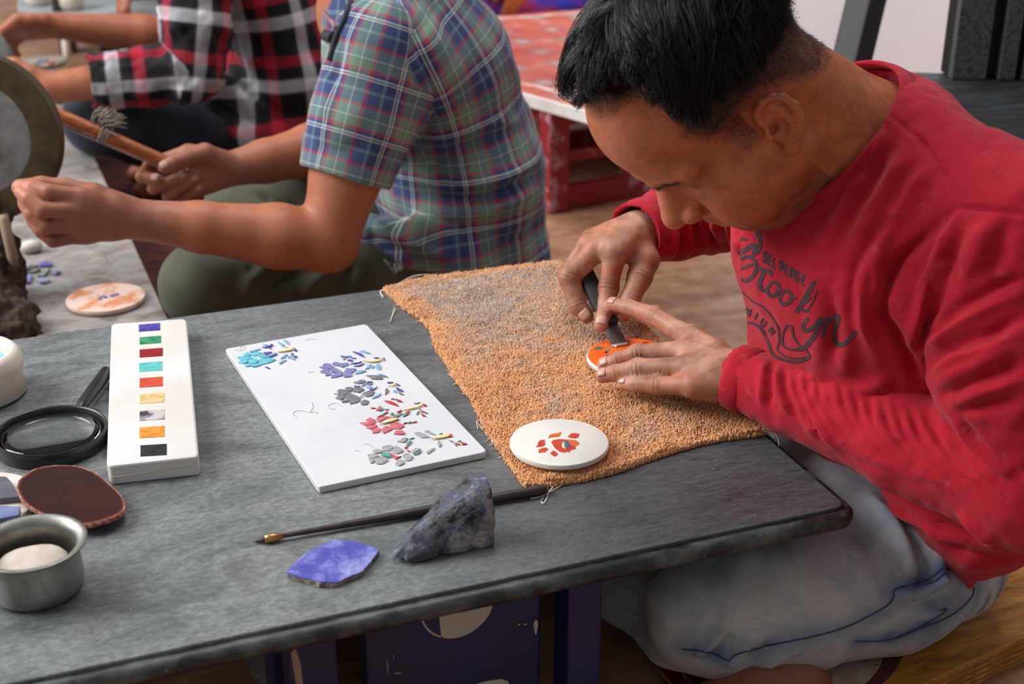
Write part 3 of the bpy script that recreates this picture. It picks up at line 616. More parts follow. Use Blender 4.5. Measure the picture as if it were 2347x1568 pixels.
g.set(Base_Color=g.mix(g.rng(n1, .35, .65), lin((240, 120, 24)), lin((226, 84, 14))), Roughness=.35); OW = g.m
obj('orange_coat', lathe([(1e-5, z2), (.0478, z2), (.0480, z2+.0004), (1e-5, z2+.0005)], (oc[0], oc[1], 0), 64, cap=False), OW, c2, smooth=False)
for nm, cc, v_ in (('leaf', (58, 110, 92), (190, 805, 260, 745, 340, 735, 430, 775, 380, 805)), ('leaf', (40, 66, 60), (405, 985, 440, 955, 560, 915, 640, 875, 740, 855, 690, 895, 560, 985, 460, 1025)), ('leaf', (70, 140, 124), (490, 815, 560, 775, 570, 800, 520, 870)),
   ('seed', (110, 30, 44), (440, 860, 480, 840, 520, 850, 500, 895, 460, 890)), ('stem', (150, 140, 120), (430, 760, 560, 735, 720, 738, 560, 748)), ('seed', (74, 30, 48), (945, 600, 960, 580, 1000, 620, 980, 650)), ('stem', (120, 130, 110), (980, 640, 1080, 680, 1200, 690, 1080, 672)), ('seed', (90, 20, 40), (1290, 655, 1340, 642, 1430, 652, 1340, 664))):
    pts = [tuple(on(1340+v_[j]*220/2156, 720+v_[j+1]*220/2156, z2)[:2]) for j in range(0, len(v_), 2)]
    obj('inlaid_'+nm, prism(pts, z2, z2+.0008), mat('orange_inlay', cc, rough=.3), c2, label='green inlaid leaf' if nm == 'leaf' else None)

# ---- long brush
zb_ = TT+.0045
a, b = on(650, 1228, zb_), on(1252, 1121, zb_+.001); dr = (b-a)/np.linalg.norm(b-a)
br = thing('brush', 'long dark wooden brush lying between the slab and the lapis rock', 'brush', (*((a+b)/2)[:2], TT))
obj('handle', tube([a+(b-a)*t for t in (0, .08, .5, .62, .622, .627, .63, .985, 1.)], [.0021, .0026, .0043, .0045, .0041, .0041, .0045, .0049, .0042], 14), mat('dark_wood', (44, 34, 34), (62, 46, 46), .5, 40, stretch=(3, 1, 1)), br, auto=50)
f0 = on(622, 1233, zb_); 
obj('ferrule', tube([f0+dr*t for t in (-.006, -.0055, 0, .006, .0075, .012)], [.0028, .0036, .0042, .0038, .0028, .0022], 14), mat('brass', (196, 150, 96), (150, 110, 66), .32, 60, metal=.85), br, smooth=True, label='brass ferrule')
tp = on(580, 1243, TT+.0015)
obj('tip', tube([f0-dr*.0055, f0*.6+tp*.4, f0*.25+tp*.75, tp], [.0024, .0026, .0016, .0002], 10), mat('brush_tip', (46, 44, 46)), br, smooth=True)

# ---- lapis chip and rock
LAP = G('lapis'); v = LAP.co('Object'); n1 = LAP.noise(v, 26, 7, .7, .3); n2 = LAP.noise(v, 70, 5, .7)
c = LAP.ramp(n1, [(.3, (66, 62, 150)), (.46, (84, 84, 172)), (.56, (124, 128, 196)), (.68, (168, 172, 212))], 'LINEAR'); LAP.set(Base_Color=LAP.mix(LAP.rng(n2, .62, .75, 0, .6), c, lin((70, 66, 120))), Roughness=.35); LAPM = LAP.m
ROUGHE = mat('broken_stone_edge', (160, 152, 140), (104, 96, 92), .9, 120, bump=.5, bs=200)
lc = thing('lapis_slice', 'flat polygonal slice of bright blue lapis in front of the brush', 'stone slice', (*on(765, 1287, TT)[:2], TT))
pxs = [(653, 1311), (700, 1267), (766, 1236), (808, 1240), (838, 1248), (868, 1258), (862, 1272), (832, 1308), (768, 1335), (740, 1333), (700, 1325)]
poly = quad_on(pxs, TT+.0055); jit = []
for i in range(len(poly)):
    p, n_ = np.array(poly[i]), np.array(poly[(i+1) % len(poly)])
    for t in np.linspace(0, 1, 6)[:-1]: jit.append(tuple(p+(n_-p)*t+RNG.normal(size=2)*.00035))
obj('polished_face', prism(jit, TT+.0042, TT+.0055, .0002, 1), LAPM, lc); jit2 = [tuple(np.array(p)+RNG.normal(size=2)*.0006) for p in jit]
obj('broken_rim', prism(jit2, TT, TT+.0043, .0006, 1), ROUGHE, lc, label='rough grey broken edge')
s = SDF()
base = [on(905, 1276, TT), on(935, 1288, TT), on(1132, 1266, TT), on(1136, 1215, TT), on(1010, 1225, TT)]
bm = bmesh.new(); top_ = [on(1092, 1125, TT+.062), on(1118, 1112, TT+.066)]
y0 = on(1020, 1275, TT)[1]
def rk(px, py, y): return onplane(px, py, (0, y, 0), (0, 1, 0))
hv = [rk(903, 1278, y0+.006), rk(930, 1288, y0-.002), rk(1131, 1268, y0), rk(1130, 1150, y0+.006), rk(1124, 1116, y0+.012), rk(1098, 1114, y0+.016), rk(1040, 1172, y0+.014), rk(985, 1196, y0+.012), rk(940, 1232, y0+.006), rk(1050, 1215, y0-.001), rk(1090, 1175, y0+.003)]
for p in hv[:3]: p[2] = max(p[2], TT)
ex = [p+np.array([.004, .028, 0]) for p in (hv[2], hv[3], hv[4], hv[5])]+[hv[6]+np.array([0, .03, -.008]), hv[7]+np.array([0, .026, -.01]), hv[0]+np.array([.004, .014, 0]), np.array([hv[6][0], hv[6][1]+.034, TT])]
for p in hv+ex: bm.verts.new([float(p[0]), float(p[1]), float(max(p[2], TT))])
r_ = bmesh.ops.convex_hull(bm, input=bm.verts); bmesh.ops.delete(bm, geom=[v for v in bm.verts if not v.link_faces], context='VERTS')
bmesh.ops.subdivide_edges(bm, edges=bm.edges, cuts=9, use_grid_fill=True); bmesh.ops.triangulate(bm, faces=bm.faces); V, F = bm_out(bm)
m_ = V[:, 2] > TT+.0015; N_ = vnoise(V, 60)*.0020+vnoise(V, 150)*.0011; cen = V.mean(0); dr_ = V-cen; dr_ /= np.linalg.norm(dr_, axis=1)[:, None]
V[m_] += dr_[m_]*N_[m_][:, None]; V[:, 2] = np.maximum(V[:, 2], TT)
g = G('lapis_rock'); v = g.co('Object'); n1 = g.noise(v, 48, 9, .75, .3); n2 = g.noise(v, 22, 4)
c = g.ramp(n1, [(.28, (14, 16, 22)), (.42, (40, 42, 50)), (.50, (104, 104, 108)), (.55, (58, 68, 112)), (.62, (168, 166, 162)), (.74, (60, 62, 76))], 'LINEAR'); c = g.mix(g.rng(n2, .56, .66, 0, .9), c, lin((186, 178, 166)))
g.set(Base_Color=c, Roughness=.55); g.bump(n1, 1., .004)
obj('lapis_rock', (V, F), g.m, auto=38, label='rough wedge of grey and blue lapis rock leaning against the brush', cat='rock')

# ---- magnifying glass
mg = thing('magnifying_glass', 'black-rimmed magnifying glass lying left of the sample bar', 'magnifying glass', (*on(120, 1000, TT)[:2], TT))
BLK = mat('black_plastic', (30, 31, 34), (38, 39, 42), .32, 30)
zc = TT+.0155; cl = on(117, 986, zc); er = on(243, 975, zc); rad = abs((on(243, 986, zc)-on(-9, 986, zc))@RT)/2
prof = [(rad-.0035, TT+.001), (rad-.001, TT+.0005), (rad, TT+.002), (rad, TT+.0150), (rad-.0008, TT+.0165), (rad-.0020, TT+.0165), (rad-.0034, TT+.0150), (rad-.0040, TT+.012), (rad-.0036, TT+.004)]
obj('rim', lathe(prof+[prof[0]], (cl[0], cl[1], 0), 72, cap=False), BLK, mg, auto=50)
g = G('lens_glass'); g.set(Base_Color=(1, 1, 1, 1), Roughness=.0, Transmission_Weight=1., IOR=1.48); 
rl = rad-.0037; lp = [(1e-5, TT+.0048)]+[(rl*f, TT+.0048+.0035*f*f) for f in (.25, .5, .75, 1.)]+[(rl, TT+.0098)]+[(rl*f, TT+.0098+.0030*(1-f*f)) for f in (.75, .5, .25)]+[(1e-5, TT+.0128)]
obj('lens', lathe(lp, (cl[0], cl[1], 0), 72, cap=False), g.m, mg, smooth=True, label='clear glass lens')
h0, h1 = on(186, 932, TT+.011), on(246, 851, TT+.011)
obj('handle', tube([h0+(h1-h0)*t for t in (-.06, 0, .06, .5, .97, 1.)], [.004, .0058, .0066, .0072, .0072, .005], 16), BLK, mg, auto=50)

# ---- agate slice, propped on the round plate
ag = thing('agate_slice', 'dark red-brown agate slice with a rough pale rim beside the metal bowl', 'stone slice', (*on(165, 1135, TT)[:2], TT))
pxs = [(37, 1118), (44, 1098), (75, 1076), (105, 1068), (145, 1066), (175, 1068), (215, 1082), (250, 1108), (278, 1135), (288, 1158), (284, 1172), (262, 1186), (225, 1198), (190, 1203), (150, 1196), (100, 1180), (62, 1158), (45, 1138)]
zA = TT+.013
P = [on(x, y, zA+.004*max(0, (160-x)/130)) for x, y in pxs]; P = list(spline([*P, P[0]], 90)[:-1]); cA = sum(P)/len(P)
def ring(k, dz, j=0): return [tuple(cA+(p-cA)*(k+j*RNG.normal())+np.array([0, 0, dz])) for p in P]
AG = G('agate'); v = AG.co('Object'); n1 = AG.noise(v, 18, 4); AG.set(Base_Color=AG.mix(AG.rng(n1, .4, .7), lin((46, 22, 19)), lin((62, 24, 18))), Roughness=.3, Specular_IOR_Level=.3)
obj('polished_face', loft([ring(.935, -.004), ring(.935, 0.)], True, True), AG.m, ag)
obj('translucent_band', loft([ring(.985, -.0042), ring(.975, -.0001), ring(.93, .0001)], True, False), mat('agate_band', (112, 40, 26), (84, 30, 22), .3, 60), ag, label='redder band round the face')
obj('rough_rim', loft([ring(.95, -.0055, .004), ring(1.0, -.004, .006), ring(1.005, -.0015, .006), ring(.985, .0003, .004), ring(.965, .0001, .002)], True, False), mat('agate_rind', (176, 126, 104), (120, 60, 44), .7, 160, bump=.4, bs=260), ag, label='rough pale rind')

# ---- round marble plate under the agate, with two stone pieces on it
cp = on(-60, 1150, TT+.009)
obj('marble_plate', lathe([(1e-5, TT), (.052, TT), (.0555, TT+.002), (.0565, TT+.006), (.0555, TT+.0085), (.054, TT+.009), (1e-5, TT+.009)], (cp[0], cp[1], 0), 64, cap=False), CREAM, auto=40, label='round cream marble plate under the agate slice at the left edge', cat='plate')
def stone_piece(pxs, zt_, h, m_, label):
    obj('stone_piece', prism(quad_on(pxs, zt_), zt_-h, zt_, .0006, 1), m_, label=label, cat='stone piece')
stone_piece([(-40, 1090), (14, 1092), (24, 1102), (45, 1138), (-40, 1146)], TT+.0155, .0063, mat('grey_stone', (100, 98, 106), (84, 84, 92), .5, 40), 'grey flat stone piece on the round plate, behind the blue one')
stone_piece([(-40, 1166), (10, 1159), (46, 1160), (44, 1180), (-40, 1196)], TT+.0148, .0056, mat('pale_lapis', (128, 134, 172), (104, 110, 154), .4, 40), 'pale blue stone piece on the round plate, nearest the metal bowl')

# ---- metal bowl with a lump of chalk
mb = thing('metal_bowl', 'tarnished steel bowl at the front left of the table', 'bowl', (*on(78, 1335, TT)[:2], TT))
zr_ = TT+.046; cb = on(70, 1243, zr_); R = .0445
g = G('tarnished_steel'); v = g.co('Object'); n1 = g.noise(v, 26, 7, .7, .5); g.set(Base_Color=g.ramp(n1, [(.3, (112, 104, 92)), (.5, (150, 150, 144)), (.7, (176, 178, 176))], 'LINEAR'), Metallic=.85, Roughness=g.rng(n1, .3, .7, .55, .32)); g.bump(n1, .15, .001); STEEL = g.m
wl = [(1e-5, TT), (.030, TT), (.0345, TT+.0015), (.0372, TT+.006), (.0380, TT+.014), (.0372, TT+.028), (.0362, TT+.038), (.0372, TT+.0415), (.0415, zr_-.0008), (R, zr_-.0012), (R+.0004, zr_), (R-.001, zr_+.0006), (.041, zr_+.0002), (.0362, TT+.0425), (.0348, TT+.038), (.0358, TT+.028), (.0364, TT+.014), (.0355, TT+.007), (.03, TT+.003), (1e-5, TT+.003)]
obj('bowl_body', lathe(wl, (cb[0], cb[1], 0), 72, cap=False), STEEL, mb, smooth=True)
zf = TT+.028
obj('residue', lathe([(1e-5, TT+.003), (.0357, TT+.012), (.0357, TT+.0135), (1e-5, TT+.014)], (cb[0], cb[1], 0), 40, cap=False), mat('brown_residue', (112, 82, 62), (84, 60, 46), .8, 60), mb, label='brown dried residue')
V, F = ico((0, 0, 0), 1, 3); V = V*np.array([.0300, .0262, .0105]); V += RNG.normal(size=3)*0; V *= (1+.06*vnoise(V, 60))[:, None]
cl_ = on(66, 1258, zf); V = V@frame((0.05, -.1, 1)).T+np.array([cb[0]-.0005, cb[1]-.002, TT+.0235])
obj('chalk_lump', (V, F), mat('chalk', (214, 202, 190), (196, 176, 160), .9, 40, bump=.3), smooth=True, label='pale lump of chalk inside the steel bowl', cat='chalk')

# ---- marble bowl at the left edge
wb = thing('marble_bowl', 'white marble bowl with turquoise paste at the left edge of the table', 'bowl', (*on(-70, 880, TT)[:2], TT))
zw = TT+.052; cw = on(-70, 806, zw); Rw = abs((on(47, 806, zw)-on(-70, 806, zw))@RT)*.985
pr = [(1e-5, TT), (.045, TT), (.052, TT+.004), (Rw-.004, TT+.02), (Rw, TT+.036), (Rw-.002, TT+.046), (Rw-.008, zw), (Rw-.014, zw-.002), (Rw-.018, zw-.009), (.03, TT+.02), (1e-5, TT+.018)]
obj('bowl_body', lathe([(a*.99, b) for a, b in pr], (cw[0], cw[1], 0), 10*6, cap=False), CREAM, wb, smooth=True)
obj('paste', lathe([(1e-5, zw-.0125), (Rw-.019, zw-.0125), (Rw-.019, zw-.0118), (1e-5, zw-.0115)], (cw[0], cw[1], 0), 40, cap=False), mat('turquoise_paste', (150, 206, 206), (110, 176, 180), .4, 40), wb, label='turquoise paste')
# ================================================================== RUG
RUGPX = [(882, 659), (960, 640), (1040, 628), (1130, 615), (1210, 606), (1290, 604), (1340, 640), (1420, 610), (1480, 640), (1600, 720), (1690, 820), (1762, 960), (1752, 985), (1640, 1002), (1560, 1022), (1480, 1048), (1400, 1076), (1310, 1096), (1215, 1106), (1190, 1085), (1150, 1030), (1112, 975), (1085, 915), (1050, 870), (1030, 835), (1000, 790), (990, 755), (960, 722), (920, 695)]
P = [on(x, y, TT+.006) for x, y in RUGPX]
for p in P: p[0] = min(p[0], -.0005)
for p in P: p[1] = min(p[1], .676)
poly = [tuple(p[:2]) for p in spline([*P, P[0]], 160)[:-1]]
rg = thing('rug_piece', 'ragged piece of orange looped rug lying across the table corner', 'rug', (*np.mean(poly, 0), TT))
obj('backing', prism(poly, TT, TT+.004, .001, 1), mat('rug_backing', (196, 150, 104), (170, 120, 80), .95, 60, bump=.4, bs=300), rg)
pa = np.array(poly)
def inside(Q):
    x, y = Q[:, 0], Q[:, 1]; r = np.zeros(len(Q), bool); j = len(pa)-1
    for i in range(len(pa)):
        c = ((pa[i, 1] > y) != (pa[j, 1] > y)) & (x < (pa[j, 0]-pa[i, 0])*(y-pa[i, 1])/(pa[j, 1]-pa[i, 1]+1e-12)+pa[i, 0]); r ^= c; j = i
    return r
step = .0017; pb = np.concatenate([pa+(np.roll(pa, -1, 0)-pa)*t for t in np.linspace(0, 1, 9)[:-1]])
gx, gy = np.meshgrid(np.arange(pa[:, 0].min(), pa[:, 0].max(), step), np.arange(pa[:, 1].min(), pa[:, 1].max(), step)); Q = np.stack([gx.ravel(), gy.ravel()], 1)
Q[:, 0] += (np.round(Q[:, 1]/step) % 2)*step/2; Q += RNG.normal(size=Q.shape)*.0005; Q = Q[inside(Q)]; nb_ = len(pb)*2; Q = np.concatenate([Q, pb+RNG.normal(size=pb.shape)*.0007, pb+RNG.normal(size=pb.shape)*.0009]); n = len(Q)
P3 = np.concatenate([Q, np.zeros((n, 1))], 1)
hgt = TT+.0078+.0016*vnoise(P3, 26)+.0010*vnoise(P3, 90)+RNG.normal(size=n)*.0006; hgt[-nb_:] = TT+.0035+.0035*RNG.random(nb_)
# worn, dusty grey area towards the back, bare orange at the edges
dirt = np.clip(.42+1.7*(Q[:, 1]-.43)+1.0*(Q[:, 0]+.10)*0+.20*vnoise(P3, 11)+.16*vnoise(P3, 34)+.10*vnoise(P3, 110), 0, 1)
edge = np.min(np.linalg.norm(Q[:, None, :]-pa[None, ::3], axis=2), axis=1) if n < 90000 else np.full(n, .1)
dirt *= np.clip(edge/.03-.15, 0, 1); dirt = np.clip(dirt, 0, .92)
bright = 1+.12*RNG.normal(size=n); base = np.array(lin((216, 158, 108))[:3]); gry = np.array(lin((172, 154, 142))[:3])
colr = (base*(1-dirt[:, None])+gry*dirt[:, None])*np.clip(bright, .6, 1.4)[:, None]
w_ = RNG.random(n) < .006+.05*np.clip(dirt-.35, 0, 1)*(vnoise(P3, 30) > .3); colr[w_] = lin((206, 200, 192))[:3]
# each tuft: a small leaning bead of two rings and a tip
a = np.arange(5)*2*math.pi/5; r = .00110*(1+.25*RNG.normal(size=n)); lean = RNG.normal(size=(n, 2))*.0009; ph = RNG.random(n)*6
VV = np.zeros((n, 11, 3)); base_z = np.full(n, TT+.003); base_z[-nb_:] = TT+.0004; r[-nb_:] *= 1.15
for k, (rf, zf_) in enumerate(((.75, 0.), (1.05, .55))):
    for j in range(5):
        VV[:, k*5+j, 0] = Q[:, 0]+lean[:, 0]*zf_+r*rf*np.cos(a[j]+ph); VV[:, k*5+j, 1] = Q[:, 1]+lean[:, 1]*zf_+r*rf*np.sin(a[j]+ph); VV[:, k*5+j, 2] = base_z+(hgt-base_z)*(zf_+.2*k)
VV[:, 10, :2] = Q+lean; VV[:, 10, 2] = hgt+.0004
tri = []
for j in range(5):
    b_ = (j+1) % 5; tri += [(j, b_, 5+b_), (j, 5+b_, 5+j), (5+j, 5+b_, 10)]
tri = np.array(tri); FF = (np.arange(n)[:, None, None]*11+tri[None]).reshape(-1, 3)
g = G('rug_pile'); g.set(Base_Color=g.attr('tint'), Roughness=.95, Specular_IOR_Level=.15, Sheen_Weight=.25)
po = obj('pile', (VV.reshape(-1, 3), FF), g.m, rg, smooth=True, kind='stuff'); vcol(po, 'tint', np.repeat(colr, 11, 0))
print('tufts', n)
THR = mat('cream_thread', (226, 210, 182), (206, 186, 156), .9, 40)
def thread(pts, r=.00045, m_=None, name='fringe_thread'):
    Q_ = spline([on(x, y, z) for x, y, z in pts], 7*len(pts)); obj(name, tube(Q_, r, 5), m_ or THR, rg, smooth=True)
Z = TT+.0008
thread([(1318, 1088, Z+.004), (1300, 1104, Z), (1270, 1122, Z+.001), (1240, 1138, Z), (1215, 1143, Z)], .0006); thread([(1276, 1098, Z+.003), (1268, 1116, Z+.001), (1258, 1128, Z), (1252, 1145, Z), (1246, 1154, Z), (1240, 1150, Z)], .0006, mat('white_thread', (222, 220, 216)))
thread([(1262, 1100, Z+.003), (1256, 1118, Z), (1248, 1136, Z), (1241, 1146, Z)]); thread([(1203, 1100, Z+.003), (1206, 1114, Z)], .0008); thread([(1214, 1100, Z+.002), (1218, 1114, Z)], .0006); thread([(1236, 1098, Z+.003), (1240, 1112, Z)], .0007)
thread([(905, 706, Z+.003), (900, 722, Z), (894, 738, Z+.001)], .0008); thread([(884, 664, Z+.004), (872, 668, Z), (878, 682, Z)], .0009); thread([(1106, 985, Z+.003), (1098, 974, Z), (1092, 966, Z+.001), (1096, 984, Z)], .0005)
thread([(1050, 848, Z+.004), (1040, 842, Z), (1028, 850, Z)], .0007); thread([(1030, 858, Z+.002), (1044, 872, Z)], .0006)
for i in range(34):
    j = 108+int(i*1.4); p = np.array(poly[j % len(poly)]); d = p-pa.mean(0); d /= np.linalg.norm(d); L = .002+.005*random.random(); t_ = np.array([-d[1], d[0]])*RNG.normal()*.003
    obj('fringe_thread', tube(spline([(*(p-d*.002), TT+.004), (*(p+d*L*.5+t_*.4), TT+.0022), (*(p+d*L+t_), TT+.0007)], 8), .0005, 4), THR, rg, smooth=True)
thread([(915, 655, TT+.010), (940, 638, TT+.018), (975, 629, TT+.020), (1000, 633, TT+.016), (1022, 640, TT+.010)], .0004, mat('white_thread2', (214, 212, 208))); thread([(905, 657, TT+.009), (930, 640, TT+.014), (960, 630, TT+.017), (1010, 636, TT+.012)], .0004)
thread([(1752, 982, TT+.010), (1772, 990, TT+.008), (1782, 1004, TT+.003), (1786, 1022, TT-.004)], .0005); thread([(1745, 984, TT+.010), (1766, 994, TT+.006), (1776, 1004, TT+.002)], .0006)
# ================================================================== WORKSHOP THINGS ON THE LEFT
def wob_disc(c, nrm, prof, n=72): return lathe(prof, c, n, frame(nrm), cap=False)
wn = V_ = np.array([-.30, -.93, .12]); wn = wn/np.linalg.norm(wn)
wc = at(-58, 316, 1.95); RW = .124
gw = thing('grinding_wheel', 'large olive-rimmed grey grinding wheel at the left edge, touched by a thumb', 'grinding wheel', wc)
g = G('olive_rim'); n1 = g.noise(g.co('Object'), 26, 4); g.set(Base_Color=g.mix(g.rng(n1, .4, .65), lin((80, 66, 32)), lin((56, 44, 21))), Roughness=.42); 
obj('rim', wob_disc(wc, wn, [(RW*.66, .008), (RW*.9, .010), (RW*.985, .008), (RW, .003), (RW, -.014), (RW*.98, -.018), (RW*.66, -.018), (RW*.66, .008)]), g.m, gw, auto=40)
g = G('emery_face'); n1 = g.noise(g.co('Object'), 60, 4); g.set(Base_Color=g.mix(g.rng(n1, .35, .65), lin((112, 111, 110)), lin((134, 133, 132))), Roughness=.5); g.bump(n1, .1, .0005)
obj('grinding_face', wob_disc(wc, wn, [(1e-5, .0095), (RW*.5, .0092), (RW*.64, .0085), (RW*.67, .0078), (RW*.67, -.016), (1e-5, -.016)]), g.m, gw, smooth=False, label='grey abrasive face')
obj('hub', wob_disc(wc, wn, [(1e-5, .03), (.012, .03), (.014, .026), (.014, .006), (1e-5, .006)], 24), mat('hub_iron', (60, 52, 46), rough=.5, metal=.6), gw, auto=40)
obj('axle', tube([wc-wn*.012, wc-wn*.10], .008, 12), mat('axle_iron', (66, 60, 56), rough=.5, metal=.7), gw, auto=40)
# encrusted timber stand
g = G('encrusted_wood'); v = g.co('Object'); n1 = g.noise(v, 20, 8, .7, 1.); n2 = g.noise(v, 34, 5, .6)
c = g.ramp(n1, [(.3, (30, 22, 18)), (.45, (58, 44, 34)), (.6, (78, 60, 46)), (.75, (52, 42, 36))], 'LINEAR'); c = g.mix(g.rng(n2, .64, .74, 0, .9), c, lin((150, 136, 114))); g.set(Base_Color=c, Roughness=.9); g.bump(n1, .8, .006)
s = SDF(); b0 = on(-12, 772, zs); s.chain([at(-22, 505, 1.98), at(-16, 600, 1.985), at(-14, 700, 1.99), b0+np.array([0, .0, .0])], [.026, .036, .042, .055], .02)
s.cone(at(-20, 640, 1.96), at(-5, 668, 1.955), .022, .028, .02); s.cone(b0+np.array([.02, 0, 0]), b0+np.array([.03, .02, .02]), .03, .02, .02)
V, F = s.mesh(.004); N = vnormals(V, F); V = V+N*(.006*vnoise(V, 40)+.0045*vnoise(V, 95)+.002*vnoise(V, 190))[:, None]; V[:, 2] = np.maximum(V[:, 2], zs+.0005)
st = thing('wheel_stand', 'knobbly encrusted timber post carrying the grinding wheel at the left edge', 'stand', b0)
obj('post', (V, F), g.m, st, smooth=True)
obj('wedge', tube(spline([at(6, 492, 1.94), at(22, 560, 1.945), at(34, 612, 1.95)], 10), [.0075]*8+[.006, .003], 8), mat('pale_wedge', (168, 146, 124), (132, 104, 86), .7, 30, stretch=(1, 1, .2)), st, smooth=True, label='pale split-wood wedge')
# second wheel behind
w2 = at(-64, 150, 2.75); 
g2 = thing('small_wheel', 'grey-green wheel partly hidden behind the olive-rimmed one', 'grinding wheel', w2)
obj('disc', wob_disc(w2, wn, [(1e-5, .008), (.075, .008), (.084, .006), (.088, 0), (.086, -.008), (1e-5, -.010)]), mat('grey_green', (122, 124, 114), (104, 108, 100), .5, 20), g2, auto=40)
obj('axle', tube([w2-wn*.01, w2-wn*.09], .008, 12), mat('axle_iron2', (66, 60, 56), rough=.5, metal=.7), g2, auto=40)
obj('stand', box((w2[0]-wn[0]*.09, w2[1]-wn[1]*.09, (w2[2]+zs)/2), (.05, .05, w2[2]-zs), .006), darkw, g2)

# orange-dusted disc and stones lying on the marble slab
g = G('dusty_orange_marble'); v = g.co('Object'); n1 = g.noise(v, 22, 6, .6, .8); c = g.mix(g.rng(n1, .46, .58), lin((226, 196, 182)), lin((214, 138, 92))); g.set(Base_Color=c, Roughness=.6)
dz = thing('marble_disc', 'round marble disc dusted with orange lying on the low marble slab', 'disc', on(242, 684, zs)); dc = on(242, 680, zs+.009)
obj('disc', lathe([(1e-5, zs+.0004), (.054, zs+.0004), (.0565, zs+.003), (.057, zs+.006), (.056, zs+.0085), (.054, zs+.009), (1e-5, zs+.009)], (dc[0], dc[1], 0), 60, cap=False), g.m, dz, auto=40)
VIO = mat('violet_inlay', (74, 66, 140), (104, 96, 160), .5, 90)
for q_ in ([(222, 686), (232, 682), (236, 686), (228, 688)], [(236, 681), (244, 678), (248, 682), (240, 685)], [(250, 678), (262, 675), (266, 679), (254, 682)], [(262, 674), (272, 672), (274, 676), (266, 678)], [(228, 680), (238, 677), (240, 680), (232, 682)]):
    obj('inlaid_petal', prism(quad_on(q_, zs+.009), zs+.0088, zs+.0094), VIO, dz)
LOOSE = [('blue-faced lapis chip nearest the post on the low marble slab', (134, 138, 190), 'T', (300, 480, 400, 455, 500, 480, 490, 590, 400, 605)), ('violet lapis chip at the far end of the heap by the post', (96, 92, 176), 'T', (600, 310, 700, 280, 830, 300, 820, 335, 640, 330)), ('long grey stone shard in the middle of the heap by the post', (150, 142, 138), 'T', (590, 490, 680, 430, 790, 360, 760, 430, 700, 490)),
  ('pale blue lapis chip at the right of the heap by the post', (156, 160, 190), 'T', (580, 560, 640, 525, 770, 530, 790, 560, 740, 595, 640, 600)), ('thin grey shard lying behind the blue-faced chip by the post', (130, 124, 120), 'T', (440, 430, 560, 380, 640, 390, 560, 430)), ('small faded blue chip lying apart to the right of the heap', (128, 128, 160), 'T', (810, 450, 900, 415, 960, 430, 880, 470)), ('dark grey shard at the back of the heap by the post', (92, 88, 88), 'T', (380, 400, 470, 330, 600, 330, 560, 380))]
for lab, col, _, v_ in LOOSE:
    pts = [tuple(on(v_[i]*340/2347, 560+v_[i+1]*340/2347, zs+.004)[:2]) for i in range(0, len(v_), 2)]
    V, F = prism(pts, zs, zs+.0035+.002*random.random(), .0008, 1); obj('stone_chip', (V, F), mat('chip_loose', col, tuple(int(x*.86) for x in col), .5, 60), label=lab, cat='stone chip', group='loose stone chips on the low slab')
V, F = ico(on(74, 578, zs)+np.array([0, 0, .010]), .017, 2, .02, (1.1, .9, .62)); V[:, 2] = np.maximum(V[:, 2], zs); obj('pebble', (V, F), mat('white_pebble', (206, 200, 192), (186, 178, 168), .7, 60), smooth=True, label='white rounded pebble on the low slab behind the wheel post', cat='pebble')
V, F = ico(on(132, 236, zs)+np.array([0, 0, .016]), .022, 2, .02, (1., 1., .75)); V[:, 2] = np.maximum(V[:, 2], zs); obj('pebble', (V, F), mat('pinkish_pebble', (190, 172, 168), (170, 150, 146), .7, 60), smooth=True, label='pinkish pebble beside the dark blue knee of the checked-shirt man', cat='pebble')
def yplane(px, py, y):
    d = ray(px, py); return CAM+d*((y-CAM[1])/d[1])
a, b = yplane(30, 219, 1.245), yplane(452, 404, 1.180); d = (b-a)/np.linalg.norm(b-a)
bw = thing('bow_stick', 'orange-brown bamboo bow stick with a frayed cord held by the man in green plaid', 'bow', (a+b)/2)
obj('stick', tube([a+(b-a)*t for t in np.linspace(0, 1, 14)], [.0115-.001*t for t in np.linspace(0, 1, 14)], 12), mat('bamboo', (186, 104, 46), (150, 76, 34), .42, 30, stretch=(1, 4, 4)), bw, auto=50)
CORD = mat('grey_cord', (176, 166, 156), (128, 118, 110), .9, 200)
tu = yplane(240, 308, 1.205); 
for k in range(3): 
    o = np.array([.0, 0, (k-1)*.004]); fr = frame(d); ang = np.linspace(0, 2*math.pi, 20); obj('cord_wrap', tube([tu+o*0+d*(k-1)*.005+(fr[:, 0]*math.cos(t)+fr[:, 1]*math.sin(t))*.0125 for t in ang], .0022, 6, cap=False), CORD, bw, smooth=True)
ps = []
for i in range(90):
    u = RNG.normal(size=3)*.3; p = tu+d*RNG.normal()*.006+np.array([0, -.004, .010]); q_ = [p]; dr = np.array([.1, -.2, 1.])+u
    for j in range(6): p = p+dr/np.linalg.norm(dr)*.006; q_.append(p); dr = dr+np.array([.26, 0, -.15])+RNG.normal(size=3)*.1
    ps.append(q_)
def thick(paths, r):
    V, F = [], []; n = 0
    for q_ in paths:
        a_, f_ = tube(q_, [r]*(len(q_)-1)+[r*.3], 4); V.append(a_); F += [[i+n for i in f] for f in f_]; n += len(a_)
    return np.concatenate(V), F
obj('frayed_cord', thick(ps, .0009), CORD, bw, smooth=True, label='frayed grey cord end')
lo = np.array([0, -.004, -.013]); obj('bow_string', tube([a+lo*1.1, tu+lo*1.2, b+lo*.8], .0012, 5), mat('string', (170, 150, 134)), bw); obj('bow_string', tube([a+lo*.9+np.array([0, -.004, 0]), tu+lo*.8], .0028, 6), mat('dark_red_cord', (104, 50, 40), (140, 110, 96), .8, 90), bw)

